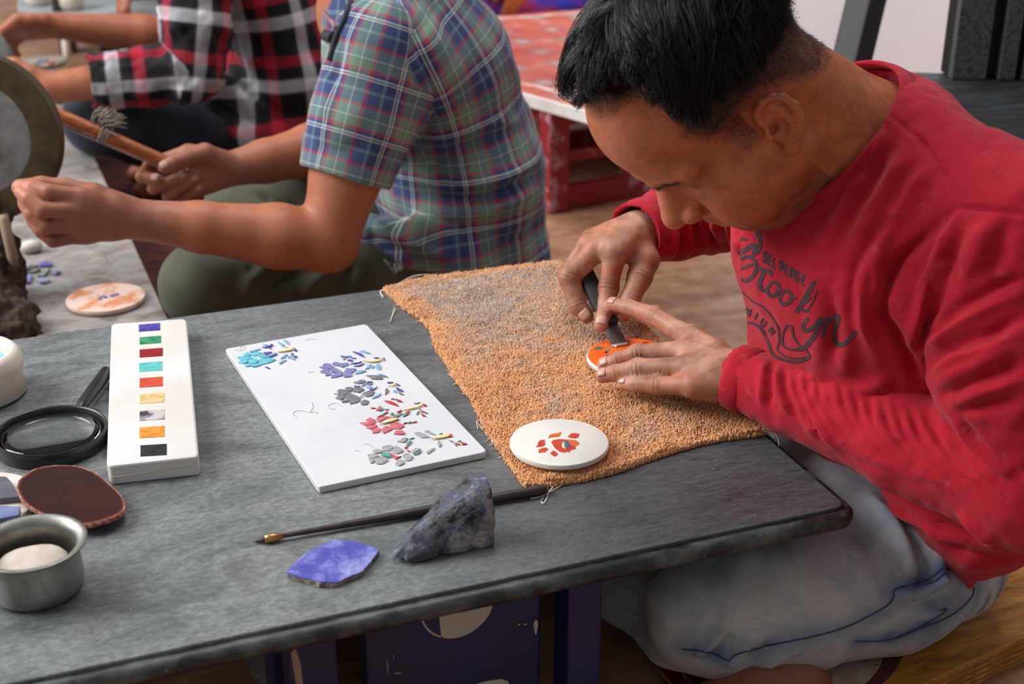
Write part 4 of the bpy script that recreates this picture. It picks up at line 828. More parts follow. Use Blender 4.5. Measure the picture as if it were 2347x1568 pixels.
# things further back on the slab
pt = on(34, 186, zs); obj('white_plate', lathe([(1e-5, zs), (.045, zs), (.058, zs+.012), (.060, zs+.020), (.057, zs+.020), (.044, zs+.006), (1e-5, zs+.005)], (pt[0], pt[1], 0), 48, cap=False), mat('white_glaze', (236, 236, 240), rough=.3), smooth=True, label='white plate half hidden behind the rim of the grinding wheel', cat='plate')
pp = on(104, 150, zs); pal = thing('chip_plate', 'grey stone plate of coloured chips behind the big wheel', 'plate', (pp[0], pp[1], zs)); obj('plate', lathe([(1e-5, zs), (.050, zs), (.054, zs+.010), (.050, zs+.014), (1e-5, zs+.012)], (pp[0], pp[1], 0), 40, cap=False), mat('dusty_plate', (160, 146, 130), (120, 112, 104), .7, 40), pal, auto=40)
for (x, y), col, nm in (((119, 146), (190, 50, 66), 'red'), ((92, 143), (92, 112, 146), 'blue grey'), ((80, 148), (110, 132, 122), 'grey green'), ((104, 141), (128, 140, 150), 'pale blue'), ((108, 152), (176, 150, 120), 'tan')):
    p = on(x, y, zs+.015); V, F = ico((p[0], p[1], zs+.0175), .007, 1, .12, (1.3, .8, .6)); obj('coloured_chip', (V, F), mat('palette_chip', col, rough=.6), label=f'{nm} stone chip lying on the grey plate behind the big wheel', cat='stone chip')
cy = on(155, 131, zs); cyl = thing('cream_cylinder', 'upright cream stone cylinder on the slab under the far forearm', 'cylinder', (cy[0], cy[1], zs)); obj('cylinder', lathe([(1e-5, zs), (.0105, zs), (.011, zs+.001), (.0105, zs+.044), (.009, zs+.046), (1e-5, zs+.046)], (cy[0], cy[1], 0), 24, cap=False), mat('cream_stone', (226, 216, 200), rough=.5), cyl, auto=40)
V, F = ico(on(128, 84, zs)+np.array([0, 0, .008]), .013, 2, .03, (1.4, 1, .5)); V[:, 2] = np.maximum(V[:, 2], zs); obj('ochre_lump', (V, F), mat('ochre', (206, 168, 110)), smooth=True, label='small ochre lump on the slab behind the cream cylinder', cat='lump')
# dark woven floor mat beside the slab, under the plaid men; the shade there is mixed into its dark colour
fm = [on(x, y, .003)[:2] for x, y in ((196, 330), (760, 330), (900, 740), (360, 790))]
n = 16; g = G('shaded_mat'); v = g.co('Object', (1, 3, 1)); n1 = g.noise(v, 20, 5); g.set(Base_Color=g.mix(g.rng(n1, .42, .62), lin((52, 34, 30)), lin((104, 40, 40))), Roughness=.95); g.bump(g.noise(v, 90, 3), .5, .002)
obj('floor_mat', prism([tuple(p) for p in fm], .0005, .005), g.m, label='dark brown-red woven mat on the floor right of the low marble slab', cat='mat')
# far table with bowls, and the person working at it
fz = .24; ft2 = thing('far_table', 'pale grey low table at the top left behind the checked-shirt man', 'table', (*on(250, 20, fz)[:2], 0))
q = [on(x, y, fz) for x, y in ((40, 34), (365, 52), (365, -120), (40, -130))]; obj('tabletop', prism([tuple(p[:2]) for p in q], fz-.03, fz, .004), mat('grey_marble', (150, 156, 158), (122, 128, 130), .5, 6, stretch=(1, 4, 1)), ft2)
for p in q: c_ = p*.35+sum(q)/4*.65+np.array([0, .3, 0]); obj('leg', box((c_[0], c_[1], (fz-.03)/2), (.05, .05, fz-.03), .003), darkw, ft2)
for (x, y, r, h, nm) in ((88, 12, .034, .045, 'cream stone bowl at the top left edge of the picture, left of the dark bottle'), (164, 22, .036, .05, 'cream stone bowl on the far table right of the dark bottle')):
    p = on(x, y, fz); obj('stone_bowl', lathe([(1e-5, fz), (r*.7, fz), (r*.95, fz+h*.3), (r, fz+h*.7), (r*.96, fz+h), (r*.8, fz+h), (r*.75, fz+h*.4), (1e-5, fz+h*.3)], (p[0], p[1], 0), 40, cap=False), mat('cream_bowl', (222, 212, 196), (204, 190, 170), .5, 20), smooth=True, label=nm, cat='bowl')
p = on(130, 26, fz); bo = thing('bottle', 'thin dark bottle between the two cream bowls on the far table', 'bottle', p); obj('bottle_body', lathe([(1e-5, fz), (.010, fz), (.011, fz+.004), (.011, fz+.07), (.006, fz+.085), (.006, fz+.1), (1e-5, fz+.1)], (p[0], p[1], 0), 20, cap=False), mat('dark_glass', (58, 50, 42), rough=.25), bo, smooth=True); obj('cap', lathe([(1e-5, fz+.098), (.008, fz+.098), (.008, fz+.112), (1e-5, fz+.112)], (p[0], p[1], 0), 16, cap=False), mat('cap', (40, 36, 34)), bo, auto=40)
# ================================================================== PEOPLE: shared anatomy
def V3(*a): return np.array(a, float)
def skin_mat(name, base=(176, 118, 88)):
    g = G(name); v = g.co('Object'); n1 = g.noise(v, 90, 5, .6); n2 = g.noise(v, 18, 4)
    c = g.mix(1., g.attr('tint'), g.mix(g.rng(n2, .3, .7), lin((255, 250, 246)), lin((232, 222, 214))), 'MULTIPLY')
    c = g.mix(g.rng(n1, .45, .75, 0, .22), c, g.mix(1., c, lin((190, 160, 150)), 'MULTIPLY'))
    vo = g.node('ShaderNodeTexVoronoi', 0, Vector=v, Scale=900)
    g.set(Base_Color=c, Roughness=.5, Specular_IOR_Level=.35, Subsurface_Weight=.08, Subsurface_Radius=(.010, .004, .002), Subsurface_Scale=.6)
    g.bump(g.math('ADD', vo, g.noise(v, 320, 3)), .10, .0006); return g.m
SKIN = skin_mat('skin')
def cloth_mat(name, g=None, col=None, bs=1400, bump=.35, rough=.85, sheen=.10):
    g = g or G(name); v = g.co('Object')
    if col is not None: g.set(Base_Color=col)
    g.set(Roughness=rough, Specular_IOR_Level=.2, Sheen_Weight=sheen, Sheen_Roughness=.5)
    g.bump(g.noise(v, bs, 3), bump, .0006); return g.m
class Head:
    """head-local frame: x forward, y to the person's left, z up, origin midway between the ear canals"""
    def __init__(s, O, F, U, sc=1.):
        s.O = np.array(O, float); F = np.array(F, float)/np.linalg.norm(F); U = np.array(U, float); U = U-F*(U@F); U /= np.linalg.norm(U)
        s.M = np.stack([F, np.cross(U, F), U], 1); s.sc = sc
    def w(s, *p): return s.O+s.M@(np.array(p, float)*s.sc)
    def loc(s, V): return (V-s.O)@s.M/s.sc
    def build(s, f, ears=True):
        k_ = s.sc; w = s.w
        E = lambda c, r, k, op='u', R=None: f.ell(w(*c), np.array(r)*k_, k*k_, op, s.M if R is None else s.M@R)
        def C(a, b, ra, rb, k, op='u'): f.cone(w(*a), w(*b), ra*k_, rb*k_, k*k_, op)
        E((-.012, 0, .055), (.098, .074, .081), .01); E((.045, 0, .061), (.060, .064, .066), .02)
        E((.044, 0, -.018), (.052, .060, .074), .03); E((.020, 0, -.03), (.05, .062, .05), .03)
        for sy in (-1, 1):
            C((.012, .052*sy, -.055), (.062, .022*sy, -.088), .016, .016, .025)
            E((.064, .046*sy, -.014), (.024, .020, .018), .02)
            C((.0925, .014*sy, .030), (.0760, .050*sy, .032), .0115, .0100, .013)
            E((.062, .036*sy, -.050), (.030, .022, .024), .02)
        E((.073, 0, -.092), (.016, .018, .012), .014); E((.077, 0, -.072), (.018, .026, .020), .014)
        for sy in (-1, 1): E((.060, .040*sy, -.034), (.028, .024, .034), .02)
        for sy in (-1, 1): E((.099, .037*sy, .012), (.016, .0165, .0110), .012, 's')
        for sy in (-1, 1):
            E((.0745, .033*sy, .013), (.0135, .0150, .0128), .004)                 # closed lid over the eyeball
            C((.0885, .029*sy, .0075), (.0855, .044*sy, .0070), .0018, .0014, .003, 's')   # lid line
            C((.0900, .027*sy, .0185), (.0860, .046*sy, .0190), .0016, .0014, .003, 's')
        E((.096, 0, -.012), (.020, .0150, .022), .010); C((.087, 0, .020), (.114, 0, -.013), .0078, .0092, .010); E((.1165, 0, -.0185), (.0115, .0118, .0105), .008)
        for sy in (-1, 1):
            E((.1035, .0145*sy, -.0225), (.0120, .0095, .0095), .004)
            E((.1060, .0065*sy, -.0300), (.0062, .0038, .0050), .003, 's')
            C((.095, .021*sy, -.026), (.080, .030*sy, -.050), .0025, .002, .006, 's')      # nasolabial fold
        E((.084, 0, -.046), (.019, .028, .020), .014)
        C((.0965, .002, -.0520), (.0875, .022, -.0575), .0052, .0032, .006); C((.0965, -.002, -.0520), (.0875, -.022, -.0575), .0052, .0032, .006)
        C((.0925, .002, -.0655), (.0840, .020, -.0620), .0060, .0036, .006); C((.0925, -.002, -.0655), (.0840, -.020, -.0620), .0060, .0036, .006)
        C((.0990, 0, -.0590), (.0880, .027, -.0605), .0018, .0018, .003, 's'); C((.0990, 0, -.0590), (.0880, -.027, -.0605), .0016, .0016, .003, 's')
        if ears:
            for sy in (-1, 1):
                ea = V3(-.30, 0, .954); ea /= np.linalg.norm(ea); eb = V3(-.954*.88, .46*sy, -.30*.88); eb /= np.linalg.norm(eb); en = np.cross(ea, eb)*(1 if np.cross(ea, eb)[1]*sy > 0 else -1)
                c0 = V3(.003, .0735*sy, -.007)
                P = lambda b, a, n=0.: c0+eb*b+ea*a+en*n
                f.ell(w(*P(.006, .003, -.0005)), np.array((.0170, .0290, .0048))*k_, .004*k_, 'u', s.M@np.stack([eb, ea, en], 1))
                hx = [(-.006, .004, .001), (-.010, .013, .003), (-.008, .024, .005), (0, .032, .006), (.010, .033, .006), (.019, .026, .006), (.023, .014, .006), (.021, 0, .0055), (.015, -.013, .005), (.008, -.022, .0045)]
                for i in range(len(hx)-1): C(P(*hx[i]), P(*hx[i+1]), .0036, .0036, .002)
                f.ell(w(*P(.002, -.026, .003)), np.array((.0085, .0085, .0042))*k_, .004*k_, 'u', s.M@np.stack([eb, ea, en], 1))
                ah = [(.004, .023, .003), (.011, .015, .0042), (.013, .004, .0045), (.009, -.008, .0045), (.003, -.015, .004)]
                for i in range(len(ah)-1): C(P(*ah[i]), P(*ah[i+1]), .0030, .0030, .003)
                f.ell(w(*P(-.0085, -.002, .004)), np.array((.0045, .0065, .0045))*k_, .003*k_, 'u', s.M@np.stack([eb, ea, en], 1))
                f.ell(w(*P(.001, .000, .006)), np.array((.0085, .0105, .0085))*k_, .003*k_, 's', s.M@np.stack([eb, ea, en], 1))
                f.ell(w(*P(-.0035, -.002, .000)), np.array((.004, .004, .009))*k_, .002*k_, 's', s.M@np.stack([eb, ea, en], 1))
    def hairline(s, L):
        """distance (m) inside the hair-bearing scalp: forehead, temple recess, sideburn, round the ear, nape"""
        x, y, z = L[:, 0], np.abs(L[:, 1]), L[:, 2]
        a = np.interp(y, [0, .03, .0475, .057, .065, .08], [.077, .065, .042, .038, .040, .045]); b = np.interp(z, [-.01, .003, .022, .043, .0636, .085], [.030, .032, .034, .045, .053, .041])
        t = np.clip((z-.080)/.012, 0, 1); f1 = a*t+b*(1-t)-x
        f2 = z-np.interp(x, [-.13, -.11, -.085, -.055, -.036, -.02, -.006, .012, .017, .04], [-.05, -.046, -.038, -.018, .002, .020, .031, .031, -.002, -.002])
        return np.minimum(f1, f2)
    def hairmask(s, L): return np.clip(s.hairline(L)/.018+.45, 0, 1)
def finger(f, pts, rads, k=.004):
    f.chain(pts, rads, k)
def tint_skin(V, base, parts=()):
    T = np.tile(np.array(lin(base)[:3]), (len(V), 1))
    for c, r, col, amt in parts:
        e = np.exp(-(np.linalg.norm(V-c, axis=1)/r)**2)*amt; T = T*(1-e[:, None])+np.array(lin(col)[:3])*e[:, None]
    return T
def nail(tip, dip, nrm, r, m_, parent, name='fingernail'):
    """a thin curved nail plate on the back of a fingertip"""
    d = (tip-dip); d /= np.linalg.norm(d); n = nrm-d*(nrm@d); n /= np.linalg.norm(n); s_ = np.cross(n, d); V = []; F = []; a_, b_ = 7, 6
    for i in range(a_):
        for j in range(b_):
            u = -1+2*i/(a_-1); t = -.55+1.35*j/(b_-1); wd = .80*(1-.10*max(0, t)**2)*(1-.25*max(0, -t-.2)); ang = u*wd*.95
            V.append(tip+d*r*(t*.85-.15)+(n*math.cos(ang)+s_*math.sin(ang))*r*1.035*(1-.12*max(0, t)**2))
    for i in range(a_-1):
        for j in range(b_-1): F.append((i*b_+j, i*b_+j+1, (i+1)*b_+j+1, (i+1)*b_+j))
    V = [v-d*r*.12 for v in V]
    o = obj(name, (V, F), m_, parent, smooth=True); sm = o.modifiers.new('t', 'SOLIDIFY'); sm.thickness = .0006; sm.offset = 1; return o
NAILM = mat('nail', (202, 160, 144), (190, 146, 132), .32, 60)
def tube_strands(paths, r0, nseg=3):
    """many tapered hairs as three-sided tubes in one mesh; paths: (n, k, 3)"""
    P = np.asarray(paths); n, k = P.shape[:2]; T = np.gradient(P, axis=1); T /= np.linalg.norm(T, axis=2)[..., None]+1e-12
    ref = np.where(np.abs(T[..., 2:3]) > .9, V3(1, 0, 0), V3(0, 0, 1)); X = np.cross(T, ref); X /= np.linalg.norm(X, axis=2)[..., None]+1e-12; Y = np.cross(T, X)
    taper = (1-np.linspace(0, 1, k)**2.2*.92)[None, :, None]; r = np.asarray(r0).reshape(-1, 1, 1)*taper
    V = np.stack([P+r*(math.cos(a)*X+math.sin(a)*Y) for a in (0, 2.094, 4.189)], 2)      # n,k,3,3
    base = (np.arange(n)*k*3)[:, None, None]; F = []
    for i in range(k-1):
        for j in range(3): F.append([i*3+j, i*3+(j+1) % 3, (i+1)*3+(j+1) % 3, (i+1)*3+j])
    F = (base+np.array(F)[None]).reshape(-1, 4)
    return V.reshape(-1, 3), F
# ================================================================== THE MAN IN RED
HA = Head(at(1674, 230, 1.225), (-.572, -.018, -.82), (-.82, -.02, .572), .99)
YM = float(HA.O[1])                                  # his mid-plane; he faces along -x
C7 = V3(.105, YM, .540)
pA = thing('person', 'man in a red long-sleeved shirt and faded jeans bending over the table with a scraper', 'person', (.16, YM, .035))
# joints
SHL, ELL, WRL = V3(.118, YM-.180, .498), V3(.122, -.088, .285), on(1694, 866, .290)
SHR, ELR, WRR = V3(.128, YM+.172, .486), V3(.135, YM+.36, .350), at(1458, 538, 1.60)
L_ = {n: ([on(*p) for p in ps], rs) for n, ps, rs in (
  ('index', [(1575, 770, .296), (1500, 724, .302), (1443, 705, .300), (1405, 698, .297)], [.0120, .0104, .0090, .0080]),
  ('middle', [(1570, 806, .296), (1462, 812, .287), (1416, 826, .279), (1386, 837, .272)], [.0122, .0104, .0091, .0081]),
  ('ring', [(1568, 843, .292), (1463, 844, .282), (1411, 855, .274), (1381, 862, .269)], [.0118, .0101, .0088, .0079]),
  ('little', [(1586, 884, .285), (1506, 883, .276), (1460, 881, .270), (1430, 880, .266)], [.0108, .0092, .0081, .0072]),
  ('thumb', [(1655, 835, .276), (1600, 836, .270), (1560, 836, .268), (1530, 834, .267)], [.0135, .0115, .0100, .0085]))}
R_ = {n: ([at(*p) for p in ps], rs) for n, ps, rs in (
  ('index', [(1410, 578, 1.562), (1395, 660, 1.568), (1386, 714, 1.556), (1378, 745, 1.546)], [.0128, .0110, .0096, .0088]),
  ('middle', [(1366, 574, 1.580), (1306, 636, 1.578), (1322, 700, 1.574), (1344, 724, 1.572)], [.0130, .0124, .0108, .0090]),
  ('ring', [(1350, 562, 1.602), (1308, 618, 1.612), (1335, 676, 1.604), (1362, 700, 1.598)], [.0122, .0112, .0095, .0085]),
  ('little', [(1352, 552, 1.622), (1326, 600, 1.636), (1350, 648, 1.626), (1372, 668, 1.620)], [.011, .010, .0088, .0078]),
  ('thumb', [(1478, 596, 1.578), (1466, 636, 1.570), (1444, 688, 1.562), (1428, 722, 1.556)], [.0165, .0140, .0108, .0090]))}
def body_A():
    f = SDF(); HA.build(f)
    # neck and the core of the trunk (inside the shirt)
    nb = HA.w(-.028, 0, -.02)
    f.cone(nb, C7+V3(-.02, 0, -.015), .058, .066, .02); f.cone(HA.w(.0, 0, -.06), C7+V3(-.055, 0, -.06), .045, .055, .03)
    for sy in (-1, 1): f.cone(HA.w(-.045, .045*sy, -.01), C7+V3(.0, sy*.055, -.03), .020, .035, .03)
    f.cone(C7+V3(0, 0, -.02), V3(.10, YM, .42), .06, .085, .03, flat=(0, 1, 0), ff=1.4); f.cone(V3(.11, YM, .42), V3(.15, YM, .15), .085, .075, .03, flat=(0, 1, 0), ff=1.35)
    # arms
    for sh, el, wr in ((SHL, ELL, WRL), (SHR, ELR, WRR)):
        f.cone(V3(.11, YM, .46), sh-V3(0, 0, .02), .06, .045, .02); f.cone(sh-V3(0, 0, .02), el, .042, .036, .015); f.cone(el, wr*.5+el*.5, .036, .034, .01); f.cone(wr*.5+el*.5, wr, .034, .026, .01)
    # hands
    for H, wr, up in ((L_, WRL, V3(0, 0, 1)), (R_, WRR, (WRR-R_['index'][0][0])*0+V3(-.3, -.6, .7))):
        for n, (p, r) in H.items():
            if n == 'thumb': f.chain([wr+(p[0]-wr)*.35]+p, [.020]+r, .006); continue
            f.cone(wr, p[0], .0205, r[0]*1.12, .012); f.chain(p, r, .0035)
            f.ball(p[1], r[1]*1.06, .004)
        a, b = H['index'][0][0], H['little'][0][0]; f.cone(a*.85+wr*.15, b*.85+wr*.15, .0125, .011, .014); f.cone(a*.5+wr*.5, b*.5+wr*.5, .017, .016, .014)
    # legs and feet
    for sy, kn, an in ((-1, V3(-.10, YM-.085, .098), V3(.02, YM-.07, .045)), (1, V3(-.09, YM+.26, .10), V3(-.10, YM-.02, .042))):
        hip = V3(.14, YM+.085*sy, .115); f.cone(V3(.14, YM, .14), hip, .08, .07, .03); f.cone(hip, kn, .066, .047, .02); f.cone(kn, an, .045, .030, .02)
    an = on(1800, 1556, .042); f.cone(V3(-.02, YM-.07, .06), an, .034, .030, .02); f.chain([an, on(1740, 1562, .040), on(1640, 1600, .022)], [.034, .030, .020], .02); f.cone(an, on(1850, 1560, .03), .030, .024, .02)
    f.chain([V3(-.10, YM-.02, .042), V3(-.06, YM-.09, .03), V3(-.02, YM-.14, .022)], [.03, .026, .018], .02)
    return f
V, F = body_A().mesh(.0018, 16); V = relax(V, F, 2, .4)
print('body A', len(V))
Lh = HA.loc(V); dh = np.linalg.norm(Lh-V3(0, 0, .02), axis=1)
N = vnormals(V, F)
# knuckle creases and tendons
def creases(V, N):
    D = np.zeros(len(V))
    for H, up in ((L_, V3(-.1, -.3, .95)), (R_, -FW)):
        for n, (p, r) in H.items():
            for j, (cnt, amp) in ((1, (4, .0009)), (2, (3, .0006))):
                d = p[j+1]-p[j-1]; d /= np.linalg.norm(d); q = V-p[j]; t = q@d; rad = np.linalg.norm(q-t[:, None]*d, axis=1)
                m_ = (np.abs(t) < .009) & (rad < r[j]*1.7) & ((N@up) > .1)
                D[m_] += amp*.8*(np.cos(t[m_]/.0022*math.pi)-.4)*np.exp(-(t[m_]/.0045)**2)
            for a, b in ((WRL if H is L_ else WRR, p[0]),):
                if n == 'thumb': continue
                q0, q1 = a+(b-a)*.35, b; d_, t_ = seg_dist(V, np.array([q0, q1])+0*up); off = np.linalg.norm(np.cross(V-q0, (q1-q0)/np.linalg.norm(q1-q0)), axis=1)
                side = (V-q0)@up; m_ = (side > 0) & (off < .03); lat = np.cross((q1-q0)/np.linalg.norm(q1-q0), up); l_ = (V-q0)@lat
                D[m_] += .0011*np.exp(-(l_[m_]/.0035)**2)*np.clip(t_[m_]*(1-t_[m_])*4, 0, 1)*(d_[m_] < .03)
    return D
V = V+N*creases(V, N)[:, None]
# tint
FACE, HAND, DUST = (192, 116, 82), (182, 124, 98), (192, 152, 132)
T = np.tile(np.array(lin(FACE)[:3]), (len(V), 1)); mix = lambda T, c, a: T*(1-a[:, None])+np.array(lin(c)[:3])*a[:, None]
hand = np.clip(1-np.minimum(np.linalg.norm(V-WRL, axis=1), np.linalg.norm(V-WRR, axis=1))/.20, 0, 1); hand = np.where(hand > .12, 1., hand/.12)*(dh > .16)
T = mix(T, HAND, hand); T = mix(T, DUST, hand*np.clip(.3+.5*vnoise(V, 40), 0, .7)); T = mix(T, (132, 92, 76), hand*np.clip(.9*vnoise(V+4, 55), 0, .45))
for H in (L_, R_):
    for n, (p, r) in H.items():
        T = mix(T, (128, 88, 76), .62*np.exp(-(np.linalg.norm(V-p[1], axis=1)/.010)**2)); T = mix(T, (206, 150, 132), .55*np.exp(-(np.linalg.norm(V-p[3], axis=1)/.011)**2)); T = mix(T, (136, 96, 82), .5*np.exp(-(np.linalg.norm(V-p[0], axis=1)/.012)**2))
x, y, z = Lh.T; face = dh < .15
lip = np.exp(-(((z+.059)/.0075)**2+((x-.095)/.012)**2+(y/.022)**2)); T = mix(T, (136, 78, 64), .6*lip*face)
st = np.exp(-((z+.043)/.008)**2-(y/.028)**2)*(x > .075)*.75+np.exp(-((z+.075)/.007)**2-(y/.02)**2)*(x > .07)*.4+np.clip((-.050-z)/.03, 0, 1)*.5*(x > .01)*(z > -.125); T = mix(T, (74, 54, 46), np.clip(st, 0, .72)*face*(.8+.2*vnoise(V, 300)))
T = mix(T, (58, 36, 30), .75*np.exp(-(((np.abs(y)-.037)/.013)**2+((z-.0078)/.0026)**2))*(x > .06)*face)     # dark eye slit, lid-crease shade painted into the tint
T = T*(1+.10*vnoise(V, 70)+.07*vnoise(V, 210))[:, None]
# eye socket and brow darkened: shade of the brow ridge painted into the skin
T = mix(T, (112, 66, 48), .6*np.exp(-(((np.abs(y)-.034)/.018)**2+((z-.015)/.010)**2))*(x > .06)*face); T = mix(T, (84, 54, 42), .55*np.exp(-(((np.abs(y)-.033)/.022)**2+((z-.027)/.005)**2))*(x > .06)*face)
T = mix(T, (190, 112, 90), .6*np.exp(-((np.abs(y)-.082)/.012)**2-((z-.002)/.035)**2-((x+.008)/.03)**2)*face); T = mix(T, (196, 118, 88), .5*np.exp(-((x-.118)/.014)**2-((z+.018)/.012)**2)*face)
hm = HA.hairmask(Lh)*(dh < .2)*(z > -.06)
dens = hm*np.clip(.62+.36*np.clip((z+.005)/.05, 0, 1), 0, .96)*np.where((x > .012) & (z < .04), .8, 1)
T = mix(T, (26, 21, 20), np.clip(dens, 0, .94))
feet = (V[:, 2] < .09) & (dh > .3); T = mix(T, (120, 80, 66), feet*.8)
bA = obj('body', (V, F), SKIN, pA, smooth=True); vcol(bA, 'tint', T); VA, FA, NA = V, F, vnormals(V, F)
for H, up in ((L_, V3(-.15, -.35, .9)), (R_, -FW+V3(-.2, 0, 0))):
    for n, (p, r) in H.items(): 
        if H is L_ and n == 'thumb': continue
        nail(p[3], p[2], up if not (H is R_ and n == 'thumb') else -FW+RT*.8, r[3], NAILM, bA)

# ---------------------------------------------------------------- hair
def hair_A():
    f = SDF(); w = HA.w; E = lambda c, r, k, op='u': f.ell(w(*c), np.array(r)*HA.sc, k, op, HA.M)
    E((-.014, 0, .064), (.1015, .0755, .085), .02); E((.026, 0, .096), (.062, .060, .056), .03); E((.050, 0, .096), (.040, .050, .036), .02); E((.020, .020, .099), (.056, .052, .052), .03)
    return f
hs = hair_A(); Vh, Fh = hs.mesh(.0030, 16); Lc = HA.loc(Vh)
longz = lambda L: L[:, 2]-np.interp(L[:, 0], [-.12, -.08, -.03, .02, .05], [.016, .028, .046, .066, .080])
ok_ = lambda L: (HA.hairline(L) > .000) & (longz(L) > 0)
keep = ((HA.hairline(Lc) > .004) & (longz(Lc) > .010))[Fh].all(1); used = np.unique(Fh[keep]); rm = np.full(len(Vh), -1); rm[used] = np.arange(len(used)); Vk, Fk = Vh[used], rm[Fh[keep]]
Vk2 = Vk-vnormals(Vk, Fk)*.0075                      # dark under-layer
bvh = BVHTree.FromPolygons(Vh.tolist(), Fh.tolist())
def guides(n, k, length, sel, flow, lift):
    P0 = Vh[RNG.integers(0, len(Vh), n*8)]; L0 = HA.loc(P0); m_ = sel(L0); P0, L0 = P0[m_][:n], L0[m_][:n]; n = len(P0); ln = length(L0)*(.75+.5*RNG.random(n)); cl = np.stack([vnoise(P0, 40), vnoise(P0+7, 40), vnoise(P0-5, 40)], 1)*.24; lf = lift(L0)*(.3+1.3*RNG.random(n)); paths = np.zeros((n, k, 3))
    for i in range(n):
        p = Vector(P0[i]); st = ln[i]/(k-1); c_ = cl[i]
        for j in range(k):
            q, nn, _, _ = bvh.find_nearest(p); nn = np.array(nn); q = np.array(q); lp = HA.loc(q[None])
            d = HA.M@(flow(lp[0])+c_*(1+j/k)); d = d-nn*(d@nn); d /= np.linalg.norm(d)+1e-9; t = j/(k-1); paths[i, j] = q+nn*(-.005+.004*min(1, t*4)+lf[i]*math.sin(math.pi*min(1, t*.85+.05)))
            go = float(np.clip((HA.hairline(lp)[0]+.004)/.018, .10, 1)*np.clip((longz(lp)[0]+.010)/.020, .12, 1)); p = Vector(q+d*st*go)
    return P0, paths
def children(P0, G_, n, spread, width, tight=.82):
    gi = RNG.integers(0, len(P0), n); k = G_.shape[1]; t = np.linspace(0, 1, k)[None, :, None]; off = RNG.normal(size=(n, 1, 3))*spread; wob = RNG.normal(size=(n, 1, 3))*.0011*t*t
    sc_ = (.8+.25*RNG.random((n, 1, 1))); g_ = G_[gi]; pth = g_[:, :1]+(g_-g_[:, :1])*sc_+off*(1-tight*t**.7)+wob
    return tube_strands(pth, width*(.7+.6*RNG.random(n)))
def flowA(l):
    s_ = 1 if l[1] > 0 else -1; a = min(1, abs(l[1])/.07)
    return V3(1.0-.25*a, .38*s_*(1-a)+.1, -.12-.75*a*a)
g0 = guides(560, 11, lambda L: .062+.026*np.clip((L[:, 2]-.09)/.05, 0, 1), lambda L: ok_(L) & (L[:, 2] > .062), flowA, lambda L: .0065+0*L[:, 0]); h1 = children(*g0, 11000, .0042, .00026)
g0 = guides(420, 6, lambda L: .012+.012*np.clip(longz(L)/.03, 0, 1), lambda L: (HA.hairline(L) > .003) & (longz(L) > -.004) & (L[:, 2] < .10), lambda l: V3(.75 if l[0] > .0 else -.1, 0, -.9), lambda L: .0012+0*L[:, 0]); h2 = children(*g0, 7000, .0040, .00022, .3)
# short clipped hair on the faded sides, nape and hairline
sel = np.nonzero((dens > .12) & (dh < .2) & (NA@(CAM-HA.O)/np.linalg.norm(CAM-HA.O) > -.4))[0]; sel = RNG.choice(sel, 20000, p=dens[sel]/dens[sel].sum()); p0 = VA[sel]; dn = HA.M@V3(.2, 0, -1.)
tn = dn-NA[sel]*(NA[sel]@dn)[:, None]; tn /= np.linalg.norm(tn, axis=1)[:, None]+1e-9; tn = tn+RNG.normal(size=tn.shape)*.35; ll = (.0018+.003*RNG.random(len(sel)))[:, None]
h3 = tube_strands(np.stack([p0-NA[sel]*.0006, p0+(tn*.55+NA[sel]*.35)*ll*.5, p0+(tn*.9+NA[sel]*.42)*ll], 1), np.full(len(sel), .00013))
VV = [Vk2, h1[0], h2[0], h3[0]]; FFs = [Fk, h1[1], h2[1], h3[1]]; o_ = np.cumsum([0]+[len(v) for v in VV[:-1]])
g = G('black_hair'); g.set(Base_Color=lin((15, 14, 16)), Roughness=.32, Specular_IOR_Level=.5); HAIRM = g.m
obj('hair', (np.concatenate(VV), np.concatenate([f_+o for f_, o in zip(FFs, o_)])), HAIRM, pA, smooth=True)
# eyebrows and lashes
bvb = BVHTree.FromPolygons(VA.tolist(), FA.tolist())
for sy in (1, -1):
    ps = []
    for i in range(110):
        t = RNG.random(); c = V3(.105, (.012+.042*t)*sy, .0255+.005*math.sin(t*2.6)+RNG.normal()*.0026); q = bvb.find_nearest(Vector(HA.w(*c))); b = np.array(q[0]); nn = np.array(q[1])
        d = HA.M@V3(-.35, 1.*sy, .15 if t < .6 else -.25); d = d-nn*(d@nn); d /= np.linalg.norm(d); l_ = .006+.003*RNG.random(); ps.append([b-nn*.0004, b+d*l_*.5+nn*.0012, b+d*l_+nn*.0006])
    obj('eyebrow', tube_strands(np.array(ps), np.full(len(ps), .00018)), HAIRM, pA, smooth=True)

